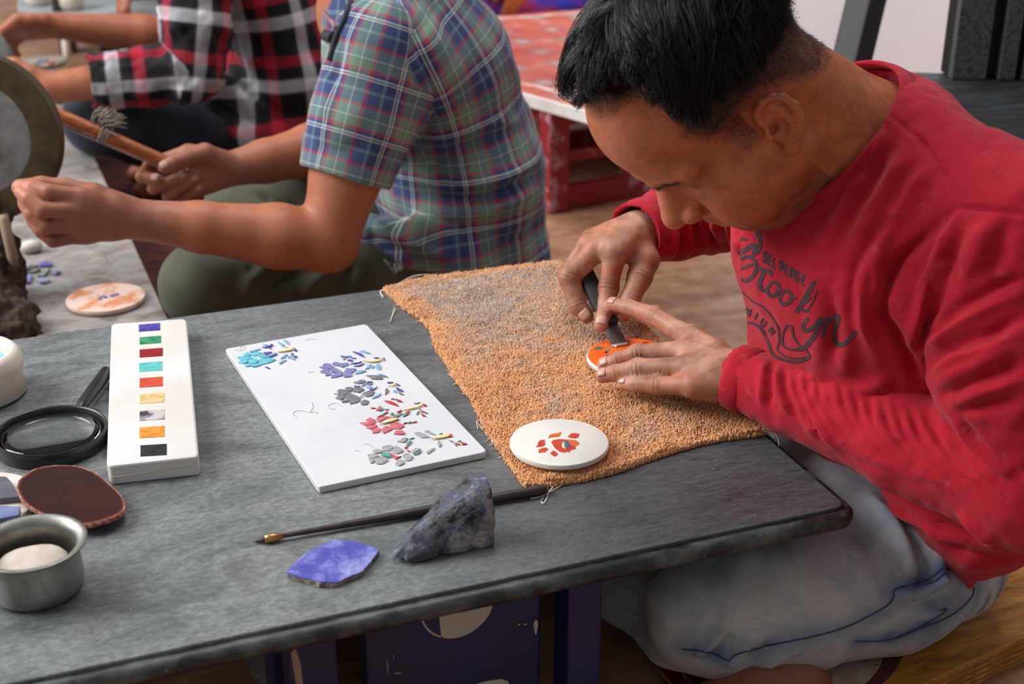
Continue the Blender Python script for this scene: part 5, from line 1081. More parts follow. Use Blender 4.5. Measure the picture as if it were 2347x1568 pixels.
# ---------------------------------------------------------------- red shirt
NC, NAX = V3(.052, YM, .545), V3(-.75, 0, .66)/np.linalg.norm(V3(-.75, 0, .66)); NE2 = V3(.66, 0, .75)/np.linalg.norm(V3(.66, 0, .75))
def shirt_A():
    f = SDF(); fl = (0, 1, 0)
    f.cone(V3(.108, YM-.01, .530), V3(.104, YM-.012, .43), .072, .120, .03, flat=fl, ff=1.32); f.cone(V3(.104, YM-.012, .43), V3(.140, YM-.005, .31), .122, .122, .03, flat=fl, ff=1.32)
    f.cone(V3(.140, YM, .31), V3(.205, YM+.02, .165), .122, .095, .03, flat=fl, ff=1.22)
    for sy, sh, r_ in ((-1, SHL, .076), (1, SHR, .066)):
        f.cone(V3(.085, YM+.055*sy, .545), sh+V3(.010, -.004*sy, -.004), .045, r_, .03); f.cone(V3(.14, YM+.08*sy, .47), sh+V3(.035, -.02*sy, -.03), .080, r_-.004, .04)
    # tail over the hip
    f.cone(at(2212, 1328, 1.335), at(2246, 1150, 1.305), .010, .078, .02); f.cone(at(2246, 1150, 1.305), at(2110, 1110, 1.32), .07, .035, .02)
    f.cone(NC-NAX*.035, NC+NAX*.12, .071, .080, .006, 's', flat=NE2, ff=1.12)
    return f
def sleeve_A(near):
    f = SDF()
    if near:
        m_ = SHL*.45+ELL*.55; f.chain([SHL+V3(.004, .016, -.012), m_, ELL], [.070, .069, .056], .02); f.cone(SHL+V3(.03, .03, -.05), m_, .066, .062, .03)
        f.chain([ELL, ELL*.62+WRL*.38, ELL*.25+WRL*.75, WRL+(ELL-WRL)*.015], [.056, .049, .038, .0325], .012)
        d = (WRL-ELL)/np.linalg.norm(WRL-ELL); f.cone(WRL-d*.03, WRL+d*.06, .0275, .031, .002, 's')
    else:
        m_ = SHR*.45+ELR*.55; f.chain([SHR, m_, ELR], [.072, .066, .054], .02); f.chain([ELR, ELR*.5+WRR*.5, WRR+(ELR-WRR)*.08], [.054, .046, .040], .012)
        d = (WRR-ELR)/np.linalg.norm(WRR-ELR); f.cone(WRR-d*.04, WRR+d*.06, .033, .038, .002, 's')
    return f
SH = [ # chest folds
 ([(2186, 485), (2120, 540), (2062, 595), (2030, 660), (2019, 706), (2024, 735), (2051, 769), (2088, 832), (2104, 880)], .0055, -.0085),
 ([(2060, 500), (2020, 555), (1988, 611), (1976, 685), (1983, 748), (2019, 832)], .0075, .007), ([(2040, 500), (1998, 560), (1964, 620), (1952, 700), (1958, 770)], .006, -.0045), ([(2030, 575), (2012, 610), (2014, 648), (2006, 711)], .005, .004),
 ([(2190, 500), (2146, 611), (2109, 711), (2080, 811)], .0055, .0065), ([(2211, 512), (2167, 632), (2130, 727), (2108, 800)], .0055, -.005), ([(2262, 502), (2236, 580), (2196, 680)], .008, .004), ([(2312, 505), (2292, 580), (2270, 640)], .007, -.003),
 ([(2347, 637), (2272, 669), (2193, 711), (2130, 769)], .006, -.0065), ([(2347, 662), (2220, 727), (2150, 775), (2114, 811)], .0065, .006), ([(2347, 727), (2262, 769), (2193, 790), (2125, 838)], .006, -.0085), ([(2347, 752), (2270, 792), (2200, 815), (2128, 862)], .0065, .006), ([(2347, 785), (2235, 838), (2130, 890)], .007, .005), ([(2347, 830), (2250, 868), (2150, 912)], .006, -.006), ([(2347, 868), (2260, 895), (2180, 925)], .006, .004), ([(2347, 915), (2270, 930), (2195, 945)], .0055, -.005),
 ([(2090, 330), (2040, 420), (1990, 500), (1955, 570)], .010, .005), ([(2050, 320), (2000, 410), (1960, 480), (1925, 560)], .009, -.004), ([(2130, 380), (2080, 460), (2035, 520)], .009, .005), ([(1990, 380), (1950, 450), (1910, 520), (1880, 590)], .010, .004), ([(1960, 380), (1920, 450), (1880, 510)], .008, -.003),
 ([(1850, 600), (1870, 700), (1880, 800), (1870, 880)], .012, .004), ([(1930, 640), (1945, 740), (1940, 820), (1925, 880)], .010, .004), ([(1905, 640), (1915, 740), (1910, 830)], .008, -.004), ([(2030, 860), (2010, 880), (1950, 900), (1880, 890)], .010, .005),
 # seams
 ([(2190, 476), (2245, 478), (2300, 484), (2347, 492)], .0025, -.0025), ([(2035, 262), (2085, 300), (2130, 345), (2165, 405), (2190, 476)], .0025, -.002), ([(2027, 300), (2035, 275)], .003, -.001),
 # shoulder softness

 # lower trunk and tail
 ([(2130, 1200), (2190, 1215), (2260, 1230)], .008, -.006), ([(2000, 1140), (2100, 1195), (2200, 1260)], .008, .004), ([(2190, 1170), (2240, 1210), (2300, 1260)], .008, .006), ([(2150, 1240), (2230, 1275), (2310, 1290)], .008, -.004)]
z_ = lambda *a: [(1300+.88*x, 780+.88*y) for x, y in a]
for i, pl in enumerate((z_((518, 52), (512, 110), (508, 170)), z_((545, 70), (556, 130), (585, 200)), z_((575, 80), (590, 140), (630, 215), (660, 255)), z_((604, 88), (622, 150), (668, 230), (715, 280)), z_((634, 98), (654, 165), (705, 245), (750, 290)), z_((664, 108), (686, 180), (740, 262), (790, 310)), z_((696, 118), (716, 190), (772, 276), (830, 326)), z_((730, 128), (750, 205), (812, 296), (880, 346)),
  z_((764, 138), (788, 220), (852, 306), (930, 362)), z_((800, 148), (828, 236), (900, 322), (985, 374)), z_((836, 156), (868, 246), (944, 330), (1030, 382)), z_((872, 166), (908, 256), (990, 338), (1080, 386)), z_((912, 174), (952, 262), (1036, 340), (1120, 384)), z_((952, 184), (1000, 266), (1080, 336), (1150, 374)), z_((1000, 196), (1056, 272), (1130, 330), (1180, 356)))):
    SH.append((pl, .0058, .0046*(1+.25*math.sin(i*2.3)))); SH.append(([(x+14, y+2) for x, y in pl], .0048, -.0042))
for i, pl in enumerate(([(1535, 478), (1545, 540), (1530, 610), (1510, 650)], [(1565, 472), (1580, 540), (1568, 610), (1550, 655)], [(1600, 475), (1618, 545), (1605, 600), (1580, 645)], [(1630, 490), (1648, 550), (1636, 596)], [(1660, 505), (1672, 560), (1664, 600)])):
    SH.append((pl, .007, .006)); SH.append(([(x+16, y) for x, y in pl], .006, -.006))
def dress(V, F):
    V = folds(V, F, [(a, b, c*1.35) for a, b, c in SH]); N = vnormals(V, F); return V+N*(.0012*vnoise(V, 38)+.0006*vnoise(V, 90))[:, None]
pieces = []
V, F = shirt_A().mesh(.0025, 16); pieces.append((dress(relax(V, F, 2, .5), F), F))
for nr in (True, False): V, F = sleeve_A(nr).mesh(.0025, 16); pieces.append((dress(relax(V, F, 2, .5), F), F))
V, F = pieces[0]
g = G('red_jersey'); v = g.co('Object'); n1 = g.noise(v, 9, 5); n2 = g.noise(v, 60, 4)
c = g.mix(g.rng(n1, .35, .65), lin((164, 18, 39)), lin((180, 26, 48))); c = g.mix(g.rng(n2, .6, .75, 0, .25), c, lin((200, 96, 106))); c = g.mix(g.rng(g.noise(v, 16, 4), .62, .72, 0, .5), c, lin((128, 18, 36)))
REDM = cloth_mat('red_jersey', g, c)
shA = obj('shirt', (V, F), REDM, pA, smooth=True)
for pc in pieces[1:]: obj('sleeve', pc, REDM, shA, smooth=True)
VS, FS = V, F; bvs = BVHTree.FromPolygons(V.tolist(), F.tolist()); NS = vnormals(V, F)
# collar band: ribbed ring round the neck opening
path = []
for a in np.linspace(0, 2*math.pi, 72):
    d = NE2*math.cos(a)*.0845+V3(0, 1, 0)*math.sin(a)*.0775; path.append(NC+d+NAX*.006-NAX*.012*math.cos(a)**2)
W_ = []; prof = [(-.003, -.010), (.0022, -.008), (.003, 0), (.002, .008), (-.0005, .010), (-.003, .006)]
ring_ = []
for p in path[:-1]:
    rdir = p-NC; rdir -= NAX*(rdir@NAX); rdir /= np.linalg.norm(rdir); ring_.append([tuple(p+rdir*(a-.35*b)+NAX*b) for a, b in prof])
k = len(prof); n = len(ring_); VR = [q for r_ in ring_ for q in r_]; FR = [(i*k+j, i*k+(j+1) % k, ((i+1) % n)*k+(j+1) % k, ((i+1) % n)*k+j) for i in range(n) for j in range(k)]
obj('collar', (VR, FR), REDM, shA, smooth=True)
def cuff(wr, el, r, nm='cuff', L=.022):
    d = (wr-el)/np.linalg.norm(wr-el); fr = frame(d); pr = [(r, -L), (r+.0022, -L+.002), (r+.0026, -.004), (r+.0018, 0), (r-.0008, 0), (r-.0012, -.006), (r-.001, -L)]
    V, F = lathe(pr, n=48, cap=False); V = V*np.array([1+.0, 1+.0, 1]); V[:, :2] *= (1+.025*np.sin(3*np.arctan2(V[:, 1], V[:, 0])+V[:, 2]*60))[:, None]; return obj(nm, (V@fr.T+wr, F), REDM, shA, smooth=True)
cuff(WRL+(WRL-ELL)/np.linalg.norm(WRL-ELL)*.002, ELL, .0325); cuff(WRR+(WRR-ELR)/np.linalg.norm(WRR-ELR)*.002, ELR, .0375)

# ---------------------------------------------------------------- print on the chest
INK = mat('faded_black_print', (62, 46, 52), (84, 52, 60), .85, 160, lo=.45, hi=.7, c3=(150, 60, 72), ns3=420, lo3=.66, hi3=.72)
def c7(p): return 1640+p[0]/2.703, 420+p[1]/2.703
def print_strip(pts, w, name='print_letter'):
    P = spline(pts, max(10, 7*len(pts))); T_ = np.gradient(P, axis=0); T_ /= np.linalg.norm(T_, axis=1)[:, None]+1e-9; Nn = np.stack([-T_[:, 1], T_[:, 0]], 1); V = []; F = []; M_ = 4; rows = []
    for i, (p, n_) in enumerate(zip(P, Nn)):
        e = w*1.2*(.78+.22*math.sin(math.pi*i/(len(P)-1))); row = []
        for j in range(M_+1):
            h = hit(bvs, *c7(p+n_*e*(j/M_-.5)))
            if h is None: row = None; break
            row.append(h[0]+h[1]*.0005)
        if row is not None and rows and rows[-1] is not None and np.linalg.norm(row[2]-rows[-1][2]) > .02: row = None
        rows.append(row)
    idx = {}
    for i, r in enumerate(rows):
        if r is None: continue
        idx[i] = len(V); V += r
    for i in idx:
        if i+1 in idx:
            for j in range(M_): F.append((idx[i]+j, idx[i]+j+1, idx[i+1]+j+1, idx[i+1]+j))
    if F: obj(name, (V, F), INK, shA, smooth=True)
for pts, w in (([(146, 285), (190, 272), (235, 280), (268, 320), (280, 375), (262, 425), (225, 448)], 22), ([(152, 350), (175, 345), (200, 352)], 14), ([(146, 440), (170, 425), (200, 405), (235, 385), (250, 400), (240, 440)], 26),
  ([(155, 470), (200, 455), (245, 480), (255, 530), (230, 580), (190, 605), (160, 595)], 20), ([(158, 530), (190, 520), (235, 500)], 16),
  ([(268, 525), (300, 548), (276, 612), (282, 652), (318, 668)], 24), ([(300, 548), (338, 545), (350, 575)], 18),
  ([(342, 622), (322, 668), (350, 698), (385, 680), (394, 632), (366, 612), (342, 622)], 19), ([(388, 650), (415, 660)], 12), ([(420, 672), (400, 718), (426, 750), (464, 730), (470, 690), (446, 666), (420, 672)], 19), ([(466, 700), (505, 715)], 12),
  ([(615, 605), (570, 690), (500, 800)], 24), ([(520, 760), (560, 735), (588, 705)], 16), ([(528, 765), (548, 792), (575, 785)], 16), ([(632, 660), (600, 740), (575, 790), (592, 800)], 9),
  ([(578, 832), (545, 885), (562, 912), (605, 890), (650, 838)], 22), ([(662, 828), (620, 930), (560, 1012), (505, 1030)], 24), ([(702, 828), (684, 880), (660, 952)], 24), ([(684, 880), (740, 822), (762, 842), (732, 930), (762, 1000), (812, 985), (872, 915)], 25)):
    print_strip(pts, w)
for pts, w in (([(166, 672), (230, 730), (300, 770), (360, 840), (390, 900), (395, 980), (385, 1030), (430, 1070), (500, 1085), (580, 1075)], 9), ([(198, 865), (240, 870), (290, 910), (330, 990), (345, 1040), (380, 1075), (450, 1100), (520, 1105), (588, 1080)], 15),
  ([(445, 875), (420, 930), (415, 990), (440, 1020), (500, 1030), (560, 1010)], 11), ([(445, 875), (475, 890), (482, 940), (510, 990), (560, 1030), (592, 1078)], 11)):
    print_strip(pts, w, 'print_banner')
GLY = {'S': [[(1, .82), (.7, 1), (.3, 1), (0, .8), (.15, .58), (.85, .42), (1, .2), (.7, 0), (.3, 0), (0, .18)]], 'E': [[(0, 0), (0, 1)], [(0, 1), (.95, 1)], [(0, .5), (.8, .5)], [(0, 0), (.95, 0)]], 'L': [[(0, 1), (0, 0)], [(0, 0), (.95, 0)]],
  'V': [[(0, 1), (.5, 0)], [(.5, 0), (1, 1)]], 'D': [[(0, 0), (0, 1)], [(0, 1), (.6, .97), (1, .7), (1, .3), (.6, .03), (0, 0)]], 'G': [[(1, .8), (.7, 1), (.3, 1), (0, .7), (0, .3), (.3, 0), (.75, 0), (1, .25), (1, .48)], [(1, .46), (.6, .46)]],
  'M': [[(0, 0), (0, 1)], [(0, 1), (.5, .3)], [(.5, .3), (1, 1)], [(1, 1), (1, 0)]], 'I': [[(.5, 0), (.5, 1)]], 'U': [[(0, 1), (0, .3), (.3, 0), (.7, 0), (1, .3), (1, 1)]]}
def letter(ch, c, ex, ey, w):
    for s_ in GLY[ch]:
        pts = [(c[0]+ex[0]*(a-.5)+ey[0]*(b-.5), c[1]+ex[1]*(a-.5)+ey[1]*(b-.5)) for a, b in s_]
        if len(pts) == 2: pts = [pts[0], ((pts[0][0]+pts[1][0])/2, (pts[0][1]+pts[1][1])/2), pts[1]]
        print_strip(pts, w)
for ch, c in zip('SELVEDGE', [(308, 458), (338, 478), (366, 498), (408, 512), (440, 536), (474, 556), (508, 578), (548, 600)]): letter(ch, c, (19, 10), (7, -60), 12)
for ch, c, a in (('M', (203, 800), .35), ('I', (252, 822), .6), ('U', (298, 862), .75), ('M', (348, 915), 1.0)): letter(ch, c, (26*math.cos(a), 26*math.sin(a)), (46*math.sin(a)*.5+6, -58*math.cos(a)*.9), 10)

# ---------------------------------------------------------------- jeans
def jeans_A():
    f = SDF(); f.ell(V3(.145, YM, .130), (.105, .150, .098), .03); f.cone(V3(.12, YM-.03, .150), V3(.02, YM-.06, .118), .085, .07, .04)
    f.chain([V3(.165, YM-.088, .112), V3(.09, YM-.104, .110), V3(-.02, YM-.098, .100), V3(-.098, YM-.088, .096)], [.080, .080, .070, .058], .02); f.chain([V3(-.098, YM-.088, .096), V3(-.06, YM-.09, .066), V3(.03, YM-.08, .055)], [.054, .044, .040], .02)
    f.chain([V3(.165, YM+.09, .112), V3(.08, YM+.18, .115), V3(-.09, YM+.26, .10)], [.088, .078, .062], .02); f.chain([V3(-.09, YM+.26, .10), V3(-.13, YM+.14, .07), V3(-.125, YM+.02, .052)], [.060, .050, .044], .02)
    f.chain([on(1520, 1420, .045), on(1545, 1490, .04)], [.040, .034], .02)
    f.half(V3(0, 0, .036), (0, 0, -1), .01)
    return f
V, F = jeans_A().mesh(.0032, 16); V = relax(V, F, 2, .5)
JF = [([(1590, 1500), (1625, 1480), (1660, 1440)], .007, .006), ([(1612, 1512), (1650, 1492), (1685, 1455)], .006, -.006), ([(1660, 1525), (1690, 1495), (1720, 1460)], .007, .007), ([(1700, 1530), (1735, 1505), (1775, 1470)], .007, -.005), ([(1740, 1528), (1790, 1500), (1850, 1470)], .008, .005),
  ([(1980, 1120), (2050, 1200), (2080, 1290), (2060, 1340)], .009, .006), ([(2020, 1140), (2090, 1220), (2120, 1300), (2105, 1350)], .007, -.006), ([(2060, 1170), (2130, 1240), (2150, 1310), (2140, 1350)], .008, .006), ([(1940, 1180), (2000, 1260), (2030, 1330), (2030, 1380)], .009, -.004),
  ([(2045, 1370), (2120, 1350), (2180, 1320)], .006, .005), ([(2070, 1400), (2130, 1380), (2190, 1350)], .006, -.005), ([(2100, 1420), (2160, 1395), (2200, 1370)], .006, .004), ([(1480, 1330), (1520, 1400), (1560, 1450)], .012, .003)]
V = folds(V, F, [(a, b, c*1.6) for a, b, c in JF]); N = vnormals(V, F); V = V+N*(.0012*vnoise(V, 30))[:, None]; V[:, 2] = np.maximum(V[:, 2], .036)
g = G('faded_denim'); v = g.co('Object'); n1 = g.noise(v, 7, 6, .65, .6); n2 = g.noise(g.co('Object', (1, 1, 3)), 40, 5, .7)
c = g.ramp(n1, [(.3, (122, 130, 148)), (.45, (160, 163, 168)), (.6, (184, 184, 183)), (.75, (166, 162, 156))], 'LINEAR'); c = g.mix(1., c, g.attr('wear'), 'MULTIPLY'); c = g.mix(g.rng(n2, .5, .7, 0, .3), c, lin((110, 122, 150)))
wv = g.node('ShaderNodeTexWave', Vector=g.co('Object', (1, .6, 1)), Scale=900, Distortion=.5); g.bump(wv, .25, .0005)
g.set(Base_Color=c, Roughness=.85, Specular_IOR_Level=.2); DENIM = g.m
jA = obj('jeans', (V, F), DENIM, pA, smooth=True); bvj = BVHTree.FromPolygons(V.tolist(), F.tolist())
seams = [[(1565, 1488), (1600, 1492), (1640, 1500), (1670, 1514), (1690, 1500), (1760, 1480), (1850, 1462), (1930, 1440), (1985, 1415), (2030, 1390), (2048, 1370), (2052, 1352), (2090, 1340), (2130, 1328), (2160, 1300)], [(2090, 1348), (2140, 1334), (2180, 1305), (2215, 1330)], [(2050, 1462), (2120, 1430), (2165, 1402), (2170, 1396), (2150, 1400)], [(1960, 1470), (2040, 1466), (2110, 1440), (2180, 1410), (2225, 1370), (2232, 1345)]]
W = np.ones((len(V), 3))
SEAM = mat('indigo_seam', (44, 58, 92), (70, 84, 112), .8, 160)
for s_ in seams:
    pl = [h[0]+h[1]*.0006 for h in (hit(bvj, *p) for p in spline(s_, 9*len(s_))) if h is not None]
    if len(pl) < 4: continue
    pl = np.array(pl); ok = np.r_[True, np.linalg.norm(np.diff(pl, axis=0), axis=1) < .03]; pl = pl[ok]
    d_, _ = seg_dist(V, pl[::2]); e = np.exp(-(d_/.012)**2)[:, None]*.8*(.7+.5*np.clip(vnoise(V, 45), 0, 1))[:, None]; W = W*(1-e)+W*e*np.array([.30, .42, .66])
    obj('seam', tube(pl, .0008, 6), SEAM, jA, smooth=True)
pk = np.exp(-((V-V3(.17, .0, .09))**2).sum(1)/.085**2)*np.clip(vnoise(V*np.array([3, 1, 1.]), 34)*.9+.1, 0, .85); W = W*(1-pk[:, None])+W*pk[:, None]*np.array([.3, .4, .6])
vcol(jA, 'wear', W)

# ---------------------------------------------------------------- scraper held in the right hand
tipc = on(1422, 793, z2+.0012); hb = at(1352, 648, 1.580); ax_ = (hb-tipc)/np.linalg.norm(hb-tipc); wdir = on(1441, 790, z2)-on(1403, 797, z2); wdir -= ax_*(wdir@ax_); wdir /= np.linalg.norm(wdir); nd = np.cross(ax_, wdir)
ch = thing('scraper', 'steel scraper with a black grip held on the orange coaster by the right hand of the man in red', 'scraper', tipc)
ch['label'] = 'steel scraper with a black grip held on the orange coaster by the man in red'
Mx = np.stack([wdir, nd, ax_], 1)
def chp(w0, w1, l0, l1, t, bev=.0004):
    V, F = prism([(-w0, l0), (w0, l0), (w1, l1), (-w1, l1)], -t/2, t/2, bev, 2, True); V = np.stack([V[:, 0], V[:, 2], V[:, 1]], 1); return V@Mx.T+tipc, [f[::-1] for f in F]
obj('blade', chp(.0096, .0088, .002, .055, .0014), mat('steel_blade', (112, 108, 108), (84, 80, 80), .38, 90, metal=.7, stretch=(1, 1, .2)), ch)
obj('grip', chp(.0098, .0105, .030, .125, .0085, .002), mat('black_tape', (24, 23, 25), (36, 34, 36), .6, 60), ch, label='black taped grip')
obj('edge_burr', chp(.0096, .0096, 0, .0034, .0018), mat('bright_steel', (206, 204, 200), rough=.3, metal=.5), ch, label='bright ground edge')
V, F = ico(tipc-wdir*.006+nd*.0, .0017, 2); obj('paste_bead', (V, F), mat('white_paste', (236, 230, 220)), ch, smooth=True)
# ================================================================== MAN IN GREEN PLAID
def yp(px, py, y): 
    d = ray(px, py); return CAM + d*((y-CAM[1])/d[1])
def plaid(name, per_u, per_v, warp, weft, attr='weave', rough=.85):
    g = G(name); sep = g.node('ShaderNodeSeparateXYZ', 0, Vector=g.attr(attr)); S = sep.node
    wob = g.math('MULTIPLY', g.math('SUBTRACT', g.noise(g.co('Object'), 30, 3), .5), .0016)
    def band(sock, per, stops):
        f = g.math('FRACT', g.math('DIVIDE', g.math('ADD', sock, g.math('ADD', wob, 10.)), per)); return g.ramp(f, stops)
    a, b = band(S.outputs[0], per_u, warp), band(S.outputs[1], per_v, weft)
    tw = g.node('ShaderNodeTexChecker', 1, Vector=g.attr(attr), Scale=900)
    c = g.mix(.5, a, b); c = g.mix(g.rng(g.noise(g.co('Object'), 8, 4), .3, .7, 0, .25), c, g.mix(1., c, lin((206, 204, 206)), 'MULTIPLY'))
    g.set(Base_Color=c); return cloth_mat(name, g, None, 900, .3, rough)
def person_root(name, label, loc): return thing(name, label, 'person', loc)
def simple_hand(f, wr, H):
    for n, (p, r) in H.items():
        if n == 'thumb': f.chain([wr+(p[0]-wr)*.35]+p, [r[0]*1.5]+r, .006); continue
        f.cone(wr, p[0], .019, r[0]*1.08, .012); f.chain(p, r, .0022)
    a, b = H['index'][0][0], H['little'][0][0]; f.cone(a*.85+wr*.15, b*.85+wr*.15, .012, .011, .014); f.cone(a*.5+wr*.5, b*.5+wr*.5, .016, .015, .014)
YB = 1.10
SHB, ELB, WRB = yp(868, 120, YB-.17), yp(752, 555, YB-.22), yp(330, 505, YB-.20)
SHBR, ELBR, WRBR = yp(868, 100, YB+.17), yp(790, 330, YB+.16), yp(525, 388, YB+.10)
print('B', SHB, ELB, WRB, 'ua', np.linalg.norm(SHB-ELB), 'fa', np.linalg.norm(ELB-WRB), 'r', np.linalg.norm(SHBR-ELBR), np.linalg.norm(ELBR-WRBR))
NB = yp(800, -40, YB); XB = SHB[0]
pB = person_root('person', 'man in a short-sleeved green and blue plaid shirt pressing a stone against the grinding wheel', (XB, YB, 0))
yl, yr = WRB[1], WRBR[1]
HL = {'index': ([yp(*p) for p in ((182, 452, yl-.026), (112, 440, yl-.030), (74, 428, yl-.014), (50, 432, yl+.004))], [.0122, .0105, .0095, .0088]),
      'middle': ([yp(*p) for p in ((176, 482, yl-.034), (98, 482, yl-.044), (66, 455, yl-.030), (46, 440, yl-.012))], [.0122, .0106, .0096, .0086]),
      'ring': ([yp(*p) for p in ((174, 514, yl-.030), (104, 520, yl-.040), (72, 492, yl-.030), (54, 466, yl-.016))], [.0118, .0102, .0092, .0082]),
      'little': ([yp(*p) for p in ((178, 540, yl-.020), (122, 552, yl-.028), (92, 530, yl-.024), (72, 506, yl-.014))], [.0108, .0094, .0085, .0076]),
      'thumb': ([yp(*p) for p in ((215, 446, yl), (150, 430, yl+.012), (95, 424, yl+.015), (46, 430, yl+.010))], [.015, .0122, .011, .0112])}
HR = {'index': ([yp(*p) for p in ((430, 350, yr-.01), (345, 378, yr+.012), (325, 405, yr-.004), (362, 412, yr-.022))], [.0125, .0108, .0100, .009]),
      'middle': ([yp(*p) for p in ((445, 385, yr-.018), (372, 420, yr+.006), (352, 432, yr-.012), (425, 402, yr-.030))], [.0122, .0108, .0098, .0085]),
      'ring': ([yp(*p) for p in ((458, 410, yr-.018), (395, 446, yr), (385, 450, yr-.016), (452, 408, yr-.030))], [.012, .0105, .0095, .0082]),
      'little': ([yp(*p) for p in ((470, 428, yr-.014), (425, 462, yr-.004), (420, 460, yr-.016), (462, 430, yr-.028))], [.011, .0098, .009, .0078]),
      'thumb': ([yp(*p) for p in ((470, 352, yr-.022), (430, 362, yr-.032), (400, 372, yr-.036), (376, 384, yr-.036))], [.0155, .0125, .0108, .0098])}
HB = Head(NB+V3(-.02, 0, .135), (-.86, 0, -.51), (-.51, 0, .86), 1.)
def body_B():
    f = SDF(); HB.build(f, True); f.cone(HB.w(-.02, 0, -.03), NB+V3(.02, 0, -.03), .056, .062, .02)
    pel = V3(XB+.17, YB, .16)
    f.cone(NB+V3(.03, 0, -.06), pel, .075, .09, .03, flat=(0, 1, 0), ff=1.4)
    for sh, el, wr in ((SHB, ELB, WRB), (SHBR, ELBR, WRBR)):
        f.cone(NB+V3(.04, 0, -.09), sh, .06, .046, .02); f.chain([sh, sh*.35+el*.65, el], [.046, .049, .042], .012); f.chain([el, el*.72+wr*.28, el*.3+wr*.7, wr], [.042, .0445, .034, .0275], .012)
    simple_hand(f, WRB, HL); simple_hand(f, WRBR, HR)
    for sy, kn in ((-1, yp(470, 655, YB-.13)), (1, yp(560, 470, YB+.22))):
        hip = pel+V3(-.02, .09*sy, -.03); f.cone(hip, kn, .06, .045, .02); f.cone(kn, V3(XB-.02, YB-.05*sy, .045), .043, .032, .02)
        f.cone(V3(XB-.02, YB-.05*sy, .045), V3(XB-.14, YB-.06*sy, .03), .032, .02, .02)
    return f
V, F = body_B().mesh(.0028, 16); V = relax(V, F, 2, .4); print('body B', len(V))
T = np.tile(np.array(lin((186, 118, 88))[:3]), (len(V), 1)); hd = np.clip(1-np.minimum(np.linalg.norm(V-WRB-V3(-.06, 0, 0), axis=1), np.linalg.norm(V-WRBR-V3(-.05, 0, 0), axis=1))/.13, 0, 1)
T = mix(T, (168, 112, 92), np.clip(hd*2.2, 0, 1))
for H in (HL, HR):
    for n, (p, r) in H.items(): T = mix(T, (196, 136, 116), .6*np.exp(-(np.linalg.norm(V-p[3], axis=1)/.013)**2)); T = mix(T, (132, 86, 70), .4*np.exp(-(np.linalg.norm(V-p[1], axis=1)/.011)**2))
Lb = HB.loc(V); T = mix(T, (24, 20, 20), HB.hairmask(Lb)*(np.linalg.norm(Lb, axis=1) < .2)*.95)
bB = obj('body', (V, F), SKIN, pB, smooth=True); vcol(bB, 'tint', T)
for n in ('index', 'middle', 'ring', 'little', 'thumb'): p, r = HR[n]; nail(p[3], p[2], -FW+V3(0, 0, .6), r[3], NAILM, bB)
def cap_hair(Hd, parent):
    f = SDF(); f.ell(Hd.w(-.014, 0, .062), (.102, .079, .088), .02, 'u', Hd.M); f.ell(Hd.w(.03, 0, .09), (.06, .06, .055), .02, 'u', Hd.M); V, F = f.mesh(.005); L = Hd.loc(V); k = (Hd.hairline(L) > 0)[F].all(1); u = np.unique(F[k]); r_ = np.full(len(V), -1); r_[u] = np.arange(len(u)); Vc, Fc = V[u], r_[F[k]]
    S_ = Vc[RNG.integers(0, len(Vc), 2500)]; n_ = (S_-Hd.w(0, 0, .03)); n_ /= np.linalg.norm(n_, axis=1)[:, None]; d = Hd.M@V3(.6, 0, -.6); d = d-n_*(n_@d)[:, None]; s_ = tube_strands(np.stack([S_-n_*.003, S_+d*.012+n_*.002, S_+d*.024], 1), np.full(len(S_), .0006))
    obj('hair', (np.concatenate([Vc, s_[0]]), np.concatenate([Fc, s_[1]+len(Vc)])), HAIRM, parent, smooth=True)
cap_hair(HB, pB)
# shirt
TA = V3(XB+.065, YB, SHB[2]-.02); TM_ = yp(1035, 330, YB); TL = yp(1035, 590, YB)
def torso_B():
    f = SDF(); fl = (0, 1, 0)
    f.cone(yp(890, -30, YB), yp(975, 150, YB), .100, .122, .03, flat=fl, ff=1.40); f.cone(yp(975, 150, YB), yp(1045, 380, YB), .122, .130, .03, flat=fl, ff=1.35); f.cone(yp(1045, 380, YB), yp(1078, 605, YB), .130, .120, .03, flat=fl, ff=1.4)
    for sy, sh in ((-1, SHB), (1, SHBR)): f.cone(NB+V3(.03, .05*sy, -.05), sh+V3(.02, -.01*sy, .0), .05, .068, .03); f.cone(yp(985, 130, YB)+V3(0, .07*sy, 0), sh+V3(.03, 0, -.03), .085, .07, .04)
    f.chain([yp(826, 60, YB-.06), yp(832, 240, YB-.08)], [.056, .060], .03); f.chain([yp(850, 530, YB-.13), yp(940, 556, YB-.15), yp(1060, 590, YB-.15), yp(1180, 600, YB-.08)], [.028, .032, .044, .055], .03)
    f.cone(NB+V3(.0, 0, -.03), NB+V3(-.05, 0, .06), .064, .072, .006, 's'); f.half((0, 0, .03), (0, 0, -1), .01)
    return f
def sleeve_B(sh, el, k):
    f = SDF(); e = sh+(el-sh)*k; f.chain([sh+V3(0, 0, .004), sh*.5+e*.5, e], [.070, .068, .066], .02); f.cone(sh+V3(.03, 0, -.04), sh*.3+e*.7, .066, .058, .03); d = (el-sh)/np.linalg.norm(el-sh); f.half(e, d, .003); f.cone(e-d*.035, e+d*.05, .058, .060, .003, 's'); return f
